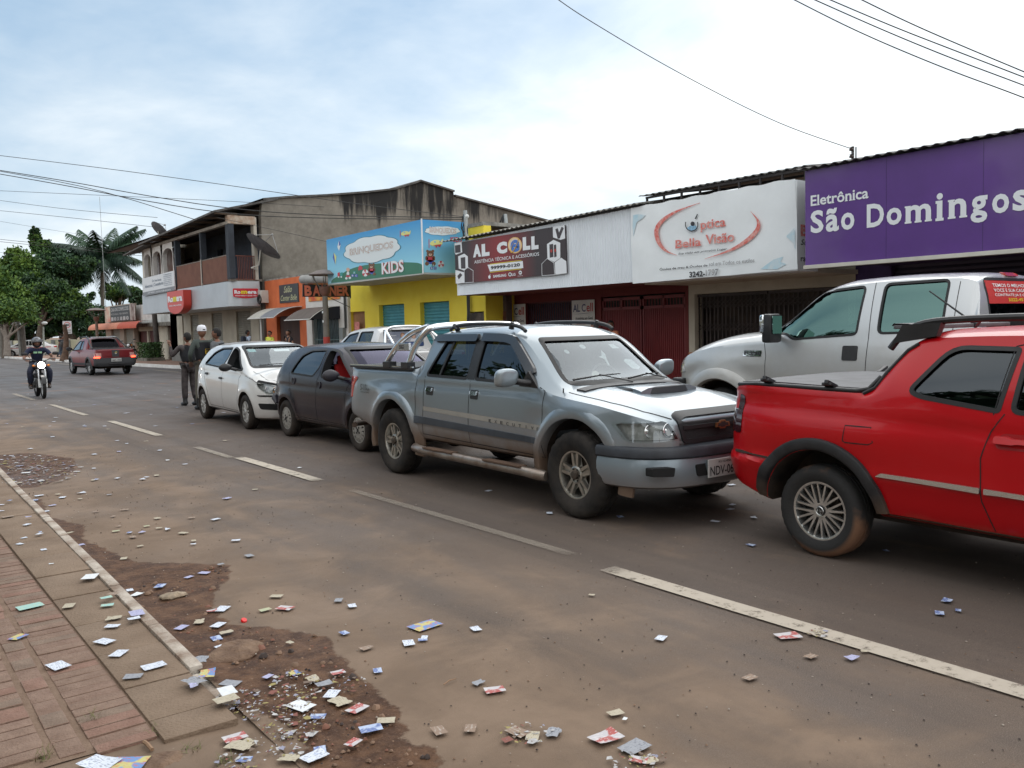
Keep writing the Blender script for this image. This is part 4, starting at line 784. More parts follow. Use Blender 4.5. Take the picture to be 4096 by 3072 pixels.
 cov=mat('bed_cover_grey',(.10,.10,.108),.55,var=.2,vscale=6,bump=.25,bscale=7)
 decal(sh,round_poly([(-3.50,-.70),(-2.44,-.735),(-2.40,0),(-2.44,.735),(-3.50,.70),(-3.545,0)],.08),'T',.030,.035,.12).build('bed_cover',cov,r,smooth=40)
 for s in (-1,1):
  q=MB();q.tube([hit(sh,'T',x,s*y,.012)for x,y in ((-3.50,.70),(-3.3,.752),(-2.9,.765),(-2.5,.765),(-2.42,.74),(-2.36,.69))],.016,8);q.build('bed_rail',BLK(),r,smooth=50)
  for bx in (-3.20,-2.70):
   q=MB();c=hit(sh,'T',bx,s*.745,.03);q.cbox((0,0,0),(.075,.12,.02),0,Matrix.Translation(c)@Matrix.Rotation(s*.35,4,'X'));q.cbox((0,0,0),(.03,.13,.03),0,Matrix.Translation(c+Vector((.0,0,.012)))@Matrix.Rotation(s*.35,4,'X'));q.build('cover_clamp',BLK(),r,bevel=.006)
  q=MB();pts=[(-2.36,.60,1.42),(-2.30,.592,1.50),(-2.18,.585,1.585),(-1.9,.58,1.605),(-1.4,.58,1.61),(-1.0,.58,1.585),(-.8,.59,1.53)]
  q.tube([(x,s*y,z)for x,y,z in smooth_poly(pts,2,False)],.023,8);q.prism([(-2.34,1.455),(-2.05,1.50),(-2.02,1.585),(-2.27,1.575)],lambda u,v,d:(u,s*.59+d,v),-.03,.03);q.build('roof_rail',BLK(),r,smooth=40)
  q=MB();q.tube([hit(sh,'R' if s<0 else 'Lf',a,b,.004)for a,b in ((-2.45,1.13),(-2.38,1.17),(-2.33,1.26),(-2.22,1.41),(-2.16,1.45))],.012,6);q.build('cab_seal',RUB(),r,smooth=50)
 q=MB();q.add([(x,y,1.545+.035*u+.0*abs(y))for u,x in ((0,-2.12),(1,-2.30),(1.1,-2.40),(.6,-2.41))for y in (-.50,-.25,0,.25,.50)],[(i*5+k,(i+1)*5+k,(i+1)*5+k+1,i*5+k+1)for i in range(3)for k in range(4)]);q.box((-2.40,-.50,1.545),(-2.10,.50,1.572));q.build('roof_spoiler',cov,r,bevel=.008)
 q=MB();q.tube([(-2.12,.0,1.575),(-2.42,.0,1.80)],[.008,.005],8);q.cyl((-2.09,0,1.56),(-2.13,0,1.59),.03,10,r2=.015);q.build('antenna',BLK(),r)
 q=MB();q.tube([hit(sh,'R',-1.545+.0,.905,.012),hit(sh,'R',-1.50,.90,.0)],.02,8)
 decal(sh,round_poly([(-1.60,.86),(-1.40,.86),(-1.38,.95),(-1.58,.95)],.04),'R',.0015,0,.05).build('handle_recess_shade',mat('paint_red_shaded',(.30,.004,.006),.3),r)  # flat patch of darker red: the recess's shade put into the paint
 return r
def heading_up(x,y,deg=0):return dict(loc=(x,y,0),rz=math.pi/2+math.radians(deg))
def big_pickup():
 PS=mat('paint_pearl_silver',(.52,.54,.55),.32,.50,coat=.85,flake=.04,dirt=((.27,.24,.18),.70,1.40,.6))
 cfg=dict(name='pickup_truck',label='tall light silver four-door pickup with green tinted windows, behind the red pickup',cat='pickup truck',loc=(9.6,7.0,0),rz=math.pi/2,paint=PS,wb=3.96,R=.40,arch=.50,hwid=1.0,step=.06,shell=dict(x=(-5.3,.86),tuck=.05,tucku=.05,zm=1.0,bow=.02,pe=3.4,endr=.06,dense=(-3.04,),zb=[(-5.3,.62),(-4.6,.55),(-.5,.55),(.86,.52)],hw=[(-5.3,.96),(-.8,.99),(0,1.0),(.3,.99),(.55,.95),(.72,.87),(.82,.76),(.86,.66)],belt=[(-5.3,1.36),(-3.1,1.40),(-1,1.40),(-.65,1.38),(0,1.32),(.5,1.22),(.86,1.08)],edge=[(-5.3,1.40),(-3.16,1.42),(-3.09,1.50),(-3.03,1.80),(-2.97,1.96),(-2.8,2.0),(-2.2,2.01),(-1.6,1.985),(-1.35,1.93),(-.68,1.46),(-.5,1.43),(0,1.38),(.5,1.27),(.86,1.10)],top=[(-5.3,1.41),(-3.16,1.43),(-3.09,1.54),(-3.03,1.88),(-2.97,2.03),(-2.8,2.065),(-2.2,2.085),(-1.6,2.07),(-1.3,2.0),(-.50,1.53),(-.38,1.50),(0,1.47),(.5,1.36),(.86,1.14)],yr=[(-5.3,.94),(-3.1,.92),(-3.0,.74),(-2.6,.74),(-1.4,.74),(-.6,.86),(-.4,.88),(.5,.80),(.86,.60)],bumps=(lambda x,z:.045*math.exp(-((math.hypot(x,z-.40)-.58)/.10)**2)*(1 if z>.5 else 0)+.02*math.exp(-((x)/.7)**4)*math.exp(-((z-1.12)/.10)**2)-.02*math.exp(-((z-.86)/.04)**2)*(1 if x<-.6 else 0),)),side=[round_poly([(-1.80,1.45,.05),(-1.02,1.40,.05),(-.92,1.46,.03),(-.80,1.47,.03),(-.76,1.52,.03),(-1.32,1.93,.08),(-1.82,1.965,.06)],.05),round_poly([(-2.72,1.47),(-2.05,1.46),(-2.05,1.975),(-2.72,1.985)],.06)],ends=[('windshield',round_poly([(-.78,1.50),(.78,1.50),(.66,1.98),(-.66,1.98)],.07),'F',(-1.9,1.)),('rear_window',round_poly([(-.66,1.52),(.66,1.52),(.64,1.985),(-.64,1.985)],.10),'B',(-4.2,-2.8))],glass=('glass_green',(.08,.17,.15),.22,.03,(.42,.70,.64)),cab=(-2.9,-.66,.85),gaps=[[(-1.93,.60),(-1.95,1.4),(-1.93,2.0)],[(-.66,.62),(-.68,1.2),(-.62,1.42)],[(-2.83,.60),(-2.83,2.0)]],topgaps=[],handles=(),handm=BLK(),mirror=(-.86,1.12,1.56,.07,.08,.01),mirm=BLK(),seats=[(-1.7,-.45),(-1.7,.45)],dashz=1.35,trk=.86,W=.26,rr=.22,style='truck',tyre=TY(),rimm=RIM('steel_dull',(.4,.4,.4),.4),flare=[(.50,-.08),(.50,.02),(.52,.05),(.60,.045),(.65,.01),(.65,-.03)],flarem=PS,fa=(0,180),lamps=None,enddecals=[(round_poly([(.55,.95),(.78,.97),(.80,1.20),(.58,1.22)],.02),'headlight',LAMP(),.01,.03,'F'),(round_poly([(-.5,.90),(.5,.90),(.52,1.22),(-.52,1.22)],.03),'grille',CHR(),.012,.03,'F')],sidedecals=[(round_poly([(-1.84,1.165),(-1.66,1.165),(-1.66,1.325),(-1.84,1.325)],.02),'door_handle',BLK(),.006,.01),(round_poly([(-3.90,1.165),(-3.8,1.165),(-3.8,1.3),(-3.9,1.3)],.02),'side_marker',BLK(),.004,.01)if False else (round_poly([(.60,.98),(.76,.96),(.74,1.20),(.66,1.20)],.02),'headlight',LAMP(),.01,.03)])
 r, sh=generic_car(cfg)
 def lf(u,v,d=0):return hit(sh,'Lf',-u,v,d)
 q=MB();decal(sh,round_poly([(-.62,1.195),(-.36,1.195),(-.36,1.265),(-.62,1.265)],.01),'Lf',.008,.01,.06,q);b=q.build('badge',CHR(),r)
 t=MB();put_text(t,'F-250',lf,.375,1.21,.235,.04,.016,bold=.02);t.build('lettering',mat('letter_dark',(.03,.03,.035)),b)
 for s in (1,-1):
  q=MB();q.cbox((0,0,0),(.13,.22,.33));o=q.build('tow_mirror',BLK(),r,bevel=.035,smooth=50);o.location=(-.92,s*1.20,1.53)
  q=MB();q.cbox((.052,0,.05),(.08,.225,.22));o2=q.build('mirror_cap',CHR(),o,bevel=.03,smooth=50)
  q=MB();q.box((-.078,-.085,-.06),(-.070,.085,.14));q.build('mirror_glass',mat('mirror_glass',(.25,.36,.33),.03,1.0),o)
  q=MB();q.tube([(-.80,s*.93,1.45),(-.88,s*1.04,1.42),(-.92,s*1.12,1.44)],[.03,.035,.03],8);q.build('mirror_arm',BLK(),r,smooth=50)
 q=MB();q.box((.72,-.95,.62),(.98,.95,.86));q.box((.60,-.985,.80),(.80,.985,.90));q.build('bumper',BLK(),r,bevel=.03)
 def bf(u,v,d=0):return hit(sh,'B',-u,v,d)
 q=MB();q.add(*_va(decal(sh,[(-.635,1.735),(.635,1.735),(.62,1.965),(-.62,1.965)],'B',.004,0,.1)));bn=q.build('window_banner',mat('banner_red',(.50,.035,.03),.5),r)
 t=MB()
 for i, l in enumerate(('TEMOS O MELHOR PARA','VOCE E SUA CASA SEMPRE','CONTRATE JA E GARANTA')):put_text(t,l,bf,-.50,1.90-.05*i,1.0,.034,.008,bold=.01)
 t.build('lettering',mat('letter_white',(.8,.8,.8),.5),bn)
 t=MB();put_text(t,'3322-4510',bf,-.22,1.755,.44,.034,.008,bold=.02);t.build('lettering',mat('letter_yellow',(.75,.55,.03),.5),bn)
 q=MB();decal(sh,round_poly([(-.13,2.008),(.13,2.008),(.13,2.04),(-.13,2.04)],.01),'B',.02,.03,.1,q);q.build('brake_light',mat('lamp_red',(.45,.015,.012)),r)
 return r
def white_crew_pickup():
 PW=mat('paint_white_clean',(.68,.68,.68),.28,0,coat=.9,var=.02)
 cfg=dict(name='pickup_truck',label='white pickup with chrome roll bar and election poster on its rear window',cat='pickup truck',loc=(10.75,21.1,0),rz=math.pi/2,paint=PW,wb=3.0,R=.35,arch=.42,hwid=.87,step=.06,shell=dict(x=(-4.2,.85),tuck=.05,tucku=.035,zm=.7,bow=.02,pe=3.2,endr=.05,dense=(-2.72,),zb=[(-4.2,.5),(-.5,.45),(.85,.42)],hw=[(-4.2,.84),(0,.86),(.4,.84),(.7,.70),(.85,.55)],belt=[(-4.2,1.08),(-2.8,1.10),(-.5,1.10),(.3,1.0),(.85,.85)],edge=[(-4.2,1.10),(-2.8,1.12),(-2.74,1.3),(-2.68,1.55),(-2.5,1.62),(-1.9,1.63),(-1.2,1.58),(-1.05,1.53),(-.30,1.13),(.3,1.02),(.85,.88)],top=[(-4.2,1.11),(-2.8,1.13),(-2.74,1.36),(-2.68,1.62),(-2.5,1.685),(-1.9,1.70),(-1.2,1.66),(-1.0,1.60),(-.2,1.16),(.3,1.08),(.85,.92)],yr=[(-4.2,.82),(-2.8,.80),(-2.66,.60),(-1.1,.61),(-.3,.74),(.85,.52)]),side=[round_poly([(-2.44,1.16),(-1.78,1.16),(-1.78,1.565),(-2.40,1.575)],.05),round_poly([(-1.66,1.16),(-.70,1.15),(-1.16,1.50),(-1.66,1.565)],.05)],ends=[('rear_window',round_poly([(-.55,1.20),(.55,1.20),(.52,1.60),(-.52,1.60)],.06),'B',(-3.2,-2.5)),('windshield',round_poly([(-.62,1.18),(.62,1.18),(.52,1.57),(-.52,1.57)],.06),'F',(-1.1,1.3))],cab=(-2.5,-.32,.7),gaps=[[(-1.72,.5),(-1.72,1.6)]],handles=[(-2.38,1.0),(-1.60,1.0)],handm=BLK(),mirror=(-.75,1.0,1.2,.06,.12,.09),mirm=CHR(),seats=[(-1.4,-.35),(-1.4,.35)],trk=.76,W=.22,rr=.2,style='five',tyre=TY(),rimm=RIM('alloy_grey',(.5,.5,.5)),enddecals=[(round_poly([(.70,.75),(.84,.75),(.84,1.05),(.70,1.05)],.02),'tail_light',mat('lamp_red',(.45,.015,.012)),.01,.03,'B')])
 r, sh=generic_car(cfg)
 q=MB();q.tube(smooth_poly([(-3.15,-.74,1.12),(-3.02,-.66,1.45),(-2.90,-.56,1.66),(-2.88,0,1.685),(-2.90,.56,1.66),(-3.02,.66,1.45),(-3.15,.74,1.12)],2,False),.04,12)
 for s in (-1,1):q.tube([(-3.7,s*.74,1.13),(-2.95,s*.60,1.60)],.03,10)
 q.build('roll_bar',CHR(),r,smooth=60)
 def bf(u,v,d=0):return hit(sh,'B',-u,v,d)
 q=MB();q.add(*_va(decal(sh,[(-.55,1.20),(.55,1.20),(.52,1.56),(-.52,1.56)],'B',.005,0,.1)));bn=q.build('window_poster',mat('poster_grey',(.16,.18,.24),.5,col2=(.34,.34,.36),vscale=3),r)
 q=MB();q.add(*_va(decal(sh,[(-.54,1.20),(.54,1.20),(.54,1.30),(-.54,1.30)],'B',.008,0,.1)));q.build('poster_band',mat('poster_navy',(.03,.06,.16),.5),bn)
 t=MB();put_text(t,'123',bf,-.30,1.215,.26,.07,.012,bold=.04);put_text(t,'10',bf,.26,1.215,.17,.07,.012,bold=.04);t.build('lettering',mat('letter_white',(.8,.8,.8)),bn)
 t=MB();put_text(t,'10',bf,-.50,1.215,.16,.07,.012,bold=.04);t.build('lettering',mat('letter_orange',(.70,.22,.04),.5),bn)
 t=MB();put_text(t,'prefeitura',bf,-.46,1.45,.26,.035,.012);put_text(t,'Vereador',bf,-.46,1.36,.18,.03,.012);t.build('lettering',mat('letter_white',(.8,.8,.8)),bn)
 for cx, hair in ((-.02,(.25,.12,.05)),(.28,(.03,.025,.02))):
  a=MB();a.prism([(cx+.085*math.cos(t_)*1.25,1.32+.075*max(0,math.sin(t_)))for t_ in [math.pi*k/12 for k in range(13)]],bf,.009,.011);a.build('portrait_shoulders',mat('print_shirt',(.55,.55,.58),.6),bn)
  a=MB();a.prism([(cx+.062*math.cos(2*math.pi*k/18),1.455+.078*math.sin(2*math.pi*k/18))for k in range(18)],bf,.010,.012);a.build('portrait_hair',mat('print_hair',hair,.7),bn)
  a=MB();a.prism([(cx+.046*math.cos(2*math.pi*k/18),1.445+.060*math.sin(2*math.pi*k/18))for k in range(18)],bf,.0125,.014);a.build('portrait_face',mat('print_skin',(.50,.30,.22),.6),bn)
 return r
def small_red_pickup():
 PR=mat('paint_red_dull',(.17,.010,.016),.3,0,coat=.25);GR=mat('cladding_grey',(.05,.052,.058),.55)
 cfg=dict(name='pickup_truck',label='small red pickup with lit brake lamps driving away along the road',cat='pickup truck',loc=(8.60,42.35,0),rz=math.pi/2+math.radians(3.5),paint=PR,wb=2.72,R=.32,arch=.38,hwid=.83,step=.06,shell=dict(x=(-3.72,.75),tuck=.04,tucku=.04,zm=.68,bow=.02,pe=3.0,endr=.05,dense=(-2.36,),zb=[(-3.72,.42),(-3.4,.38),(-.4,.34),(.75,.3)],hw=[(-3.72,.76),(-3.6,.80),(-3,.82),(0,.82),(.5,.74),(.75,.5)],belt=[(-3.72,1.04),(-2.4,1.06),(-.4,.98),(.75,.75)],edge=[(-3.72,1.07),(-2.46,1.09),(-2.38,1.2),(-2.0,1.50),(-1.5,1.52),(-1.0,1.48),(0,1.0),(.75,.78)],top=[(-3.72,1.08),(-2.46,1.10),(-2.38,1.24),(-2.0,1.56),(-1.5,1.585),(-1.0,1.54),(.1,1.04),(.75,.82)],yr=[(-3.72,.74),(-2.45,.74),(-2.0,.58),(-1,.60),(0,.72),(.75,.45)]),side=[round_poly([(-1.9,1.08),(-1.42,1.06),(-1.42,1.43),(-1.7,1.43)],.05),round_poly([(-1.36,1.06),(-.25,1.03),(-.95,1.42),(-1.36,1.43)],.05)],ends=[('rear_window',round_poly([(-.56,1.14),(.56,1.14),(.48,1.49),(-.48,1.49)],.05),'B',(-3.2,-1.9)),('windshield',round_poly([(-.60,1.10),(.60,1.10),(.50,1.48),(-.50,1.48)],.06),'F',(-1.1,1.2))],cab=(-2.05,-.1,.5),screen=('glass_dark',(.03,.03,.035),0,.1,(.22,.22,.26)),gaps=[[(-1.46,.4),(-1.46,1.44)]],handles=[(-1.35,.93)],handm=BLK(),mirror=(-.55,.97,1.1,.06,.13,.09),mirm=BLK(),seats=[(-1.2,-.35),(-1.2,.35)],trk=.71,W=.19,rr=.19,style='blades',tyre=TY(),rimm=RIM('alloy_grey',(.5,.5,.5)),flare=[(.38,-.05),(.38,.02),(.44,.03),(.47,.0)],flarem=GR,fa=(-10,190),sidedecals=[([(-3.0,.36),(-.45,.36),(-.45,.50),(-3.0,.52)],'cladding',GR,.01,.02)],enddecals=[([(-.77,.42),(.77,.42),(.79,.72),(-.79,.72)],'bumper',GR,.05,.09,'B'),([(-.13,.76),(.13,.76),(.15,1.04),(-.15,1.04)],'tailgate_panel',GR,.012,.02,'B'),(round_poly([(.56,.75),(.79,.76),(.79,.92),(.56,.93)],.02),'tail_light',mat('lamp_clear_red',(.55,.30,.28),.2),.012,.03,'B'),(round_poly([(.62,.71),(.79,.71),(.79,.78),(.62,.78)],.02),'brake_light',mat('brake_lit',(.9,.05,.02),.4,emit=((1,.05,.02),6)),.03,.03,'B')])
 r, sh=generic_car(cfg)
 q=MB();q.lathe([(.06,0),(.058,.012),(.001,.014)],18,'X');o=q.build('emblem',CHR(),r);o.location=(-3.745,0,.93);o.rotation_euler=(0,0,math.pi)
 plate_obj(r,lambda u,v,d=0:Vector((-3.80-d,.20-u,.565+v)),.40,.13,'NBT-1990')
 for s in (-1,1):
  q=MB();q.tube(smooth_poly([(-3.1,s*.72,1.10),(-2.5,s*.66,1.30),(-2.0,s*.56,1.60),(-1.1,s*.56,1.60),(-.9,s*.58,1.53)],2,False),.03,8);q.build('roof_rail',BLK(),r,smooth=50)
 q=MB();q.box((-2.25,-.5,1.56),(-2.05,.5,1.60));q.build('rack_bar',mat('plate_alu',(.55,.57,.6)),r,bevel=.01)
 q=MB();q.add(*_va(decal(sh,[(-3.66,-.72),(-2.44,-.72),(-2.44,.72),(-3.66,.72)],'T',.02,.03,.15)));q.build('bed_cover',BLK(),r)
 q=MB();q.cyl((-3.86,-.04,.50),(-3.76,-.04,.50),.03,10);q.box((-3.84,-.30,.47),(-3.76,.28,.50));q.build('tow_bar',GR,r)
 return r
def white_sedan():
 c=onZ(*z1(245,1262),.02);PW=mat('paint_white_clean',(.80,.80,.80),.28)
 cfg=dict(name='sedan_car',label='white sedan with thin red side stripe parked by the far cream wall',cat='car',loc=(c.x-1.15,c.y+.9,0),rz=math.radians(180-18),paint=PW,wb=2.55,R=.30,arch=.35,hwid=.82,step=.08,shell=dict(x=(-3.4,.82),tuck=.05,tucku=.04,zm=.62,bow=.03,pe=3.0,endr=.05,zb=[(-3.4,.32),(-2.9,.24),(.82,.22)],hw=[(-3.4,.66),(-3.2,.78),(-2.6,.82),(0,.82),(.5,.74),(.82,.5)],belt=[(-3.4,.90),(-1.5,.98),(-.2,.92),(.82,.68)],edge=[(-3.4,.95),(-3.0,1.02),(-2.85,1.05),(-2.3,1.33),(-1.5,1.41),(-.9,1.33),(0,.95),(.82,.70)],top=[(-3.4,.97),(-3.0,1.06),(-2.85,1.10),(-2.3,1.40),(-1.5,1.47),(-.9,1.40),(.05,1.0),(.82,.76)],yr=[(-3.4,.6),(-2.9,.66),(-2.2,.55),(-1,.57),(0,.70),(.82,.4)]),side=[round_poly([(-2.45,1.03),(-1.38,1.0),(-1.38,1.35),(-2.0,1.30)],.05),round_poly([(-1.3,1.0),(-.25,.97),(-.95,1.30),(-1.3,1.36)],.05)],ends=[('windshield',round_poly([(-.6,1.02),(.6,1.02),(.5,1.38),(-.5,1.38)],.06),'F',(-1,1.3))],cab=(-2.6,-.1,.45),gaps=[[(-1.34,.3),(-1.34,1.36)]],handles=[(-1.5,.86),(-.5,.84)],handm=BLK(),mirror=(-.5,.92,1.03,.05,.1,.06),mirm=BLK(),trk=.73,W=.18,rr=.2,style='blades',tyre=TY(),rimm=RIM('alloy_grey',(.5,.5,.5)),sidedecals=[([(-3.0,.80),(.3,.74),(.3,.78),(-3.0,.86)],'side_stripe',mat('stripe_red',(.5,.03,.03),.5),.004,0)],enddecals=[(round_poly([(.4,.62),(.68,.62),(.72,.74),(.44,.72)],.02),'headlight',LAMP(),.01,.03,'F'),(round_poly([(.5,.78),(.74,.78),(.74,.92),(.5,.92)],.02),'tail_light',mat('lamp_red',(.45,.015,.012)),.01,.03,'B')])
 r, sh=generic_car(cfg);return r
def motorcycle(label,loc,rz,rider=False,col=(.03,.03,.032),lit=False,lean=0.,group=None):
 r=thing('motorcycle',label,'motorcycle',loc,rz,group);r.rotation_euler=(lean,0,rz)
 K=BLK();al=mat('fork_alu',(.55,.56,.58),.35,.8);bodym=mat('moto_paint_%d'%int(col[0]*100),col,.3,coat=.6)
 for nm, x, s in (('front_wheel',.66,.045),('rear_wheel',-.62,.055)):
  q=MB();q.lathe([(.245,-s*.6),(.27,-s),(.295,-s*.8),(.305,0),(.295,s*.8),(.27,s),(.245,s*.6)],40,'Y',closed=True);o=q.build(nm,TY(),r,smooth=40);o.location=(x,0,.305)
  m=MB();m.lathe([(.235,-.02),(.25,-.02),(.25,.02),(.235,.02)],40,'Y',closed=True);m.cyl((0,-.05,0),(0,.05,0),.04,12)
  for k in range(6):a=k*math.pi/3;m.tube([(math.cos(a)*.03,0,math.sin(a)*.03),(math.cos(a)*.24,0,math.sin(a)*.24)],.012,6)
  m.build('rim',al,o,smooth=40)
 q=MB()
 for s in (-1,1):q.tube([(.66,s*.075,.30),(.50,s*.085,.78)],.021,8)
 q.build('fork',al,r,smooth=50)
 for s in (-1,1):
  q=MB();q.tube([(.66,s*.078,.30),(.585,s*.082,.52)],.03,10);q.build('fork_leg',mat('fork_white',(.65,.66,.66),.3),r,smooth=50)
 q=MB();q.lathe([(.33,-.055),(.335,0),(.33,.055),(.322,.055),(.322,-.055)],20,'Y',closed=True,a0=math.radians(20),a1=math.radians(150));o=q.build('front_fender',K,r,smooth=50);o.location=(.66,0,.30)
 q=MB();q.tube([(.42,0,.86),(.10,0,.55),(-.1,0,.30),(-.35,0,.38),(-.75,0,.78)],.03,8);q.tube([(.42,0,.86),(-.2,0,.75),(-.85,0,.82)],.028,8);q.build('frame',K,r,smooth=50)
 q=MB();q.cbox((.02,0,.40),(.30,.24,.26));q.cyl((.08,0,.45),(.16,0,.66),.085,14);q.cyl((-.05,-.16,.36),(-.05,.16,.36),.09,14);q.build('engine',mat('engine_metal',(.12,.12,.12),.4,.8,var=.4,vscale=20),r,bevel=.015)
 q=MB();q.sphere((.14,0,.86),(.28,.145,.13),18,12);q.build('fuel_tank',bodym,r,smooth=60)
 q=MB();q.sphere((-.36,0,.80),(.40,.13,.06),18,10);q.build('saddle',mat('saddle_black',(.015,.015,.015),.6),r,smooth=60)
 q=MB();q.tube([(.36,-.36,1.04),(.38,-.22,1.05),(.42,-.06,.98),(.42,.06,.98),(.38,.22,1.05),(.36,.36,1.04)],.013,8);q.tube([(.37,-.37,1.04),(.365,-.25,1.045)],.02,8);q.tube([(.37,.37,1.04),(.365,.25,1.045)],.02,8);q.build('handlebar',K,r,smooth=50)
 for s in (-1,1):
  q=MB();q.tube([(.37,s*.22,1.05),(.38,s*.30,1.17)],.007,6);q.sphere((.38,s*.37,1.20),(.018,.08,.045),14,8);q.build('mirror',K,r,smooth=50)
  q=MB();q.tube([(.46,s*.08,.88),(.46,s*.15,.88)],.008,6);q.sphere((.47,s*.18,.88),(.035,.035,.03),10,8);q.build('turn_signal',mat('amber',(.8,.25,.03),.3),r,smooth=50)
 q=MB();q.sphere((.49,0,.89),(.09,.12,.10),16,10);q.v=[(min(x,.53),y,z)for x,y,z in q.v];q.build('headlight_shell',bodym,r,smooth=60)
 q=MB();q.lathe([(.088,.530),(.08,.548),(.05,.556),(.001,.56)],20,'X',(0,0,.89));q.build('headlight',mat('moto_lamp_lit',(1,1,1),.3,emit=((1,.97,.92),14))if lit else LAMP(),r,smooth=60)
 q=MB();q.tube([(-.15,-.14,.26),(-.5,-.16,.33),(-.85,-.17,.48)],[.03,.045,.05],12);q.build('exhaust',CHR(),r,smooth=50)
 q=MB();q.lathe([(.34,-.06),(.345,0),(.34,.06),(.33,.06),(.33,-.06)],16,'Y',closed=True,a0=math.radians(40),a1=math.radians(160));o=q.build('rear_fender',K,r,smooth=50);o.location=(-.62,0,.31)
 if not rider:
  q=MB();q.tube([(-.1,.12,.28),(-.16,.26,0)],.012,6);q.build('kickstand',K,r)
 return r
 # ------------------------------------------------------------------ ground, road, pavements
def in_poly(x,y,P):
 c=False;n=len(P)
 for i in range(n):
  (x1,y1),(x2,y2)=P[i], P[i-1]
  if (y1>y)!=(y2>y)and x<(x2-x1)*(y-y1)/(y2-y1)+x1:c=not c
 return c
def sdist(x,y,P):
 d=1e9;n=len(P)
 for i in range(n):
  ax, ay=P[i];bx, by=P[i-1];dx, dy=bx-ax, by-ay;t=max(0,min(1,((x-ax)*dx+(y-ay)*dy)/max(1e-9,dx*dx+dy*dy)))
  d=min(d,(x-ax-t*dx)**2+(y-ay-t*dy)**2)
 d=math.sqrt(d);return -d if in_poly(x,y,P)else d
gz=lambda pts, f:[tuple(onZ(*f(*p)).xy)for p in pts]
MUD1=[(1.27,9.2),(1.28,3.9)]+[(1.18,3.75),(1.32,3.55),(1.36,3.3),(1.30,2.95),(1.0,3.0),(.6,3.35),(.2,3.3),(.2,1.0),(2.6,1.0)]+gz([(1900,1590),(1800,1420),(1610,1370),(1590,1230),(1540,1150),(1530,1060),(1430,1010),(1290,860),(1180,820),(1165,740),(1060,640),(940,550),(950,470),(840,420),(620,390),(440,360),(250,345),(90,340)],zb)+gz([(1150,880),(1105,830),(1130,740),(1200,660),(1190,600),(1050,590),(720,590),(600,540),(440,470),(430,390),(270,355),(200,240)],z8)
MUD2=gz([(-400,-60),(390,45),(395,100),(330,150),(200,190),(80,205),(-20,150),(-500,100)],z8)
MUD3=[(5.0,3.0),(6.5,3.0),(6.8,3.9),(5.2,4.0)]
KERB_FAR=linear([(-30,12.35),(42,12.35),(49,11.95),(65,10.9),(85,10.15),(140,8.6)])
def grid_sheet(name,xs,ys,fn,mats,attrs=None,kind='structure'):
 me=bpy.data.meshes.new(name);nx, ny=len(xs), len(ys)
 me.from_pydata([fn(x,y)for y in ys for x in xs],[],[(j*nx+i,j*nx+i+1,(j+1)*nx+i+1,(j+1)*nx+i)for j in range(ny-1)for i in range(nx-1)])
 me.materials.append(mats)
 for k, f in (attrs or {}).items():
  a=me.attributes.new(k,'FLOAT','POINT');a.data.foreach_set('value',[f(x,y)for y in ys for x in xs])
 for p in me.polygons:p.use_smooth=True
 o=bpy.data.objects.new(name,me);COL.objects.link(o);return tag(o,kind=kind)
def frange(a,b,s):n=max(1,round((b-a)/s));return [a+(b-a)*i/n for i in range(n+1)]
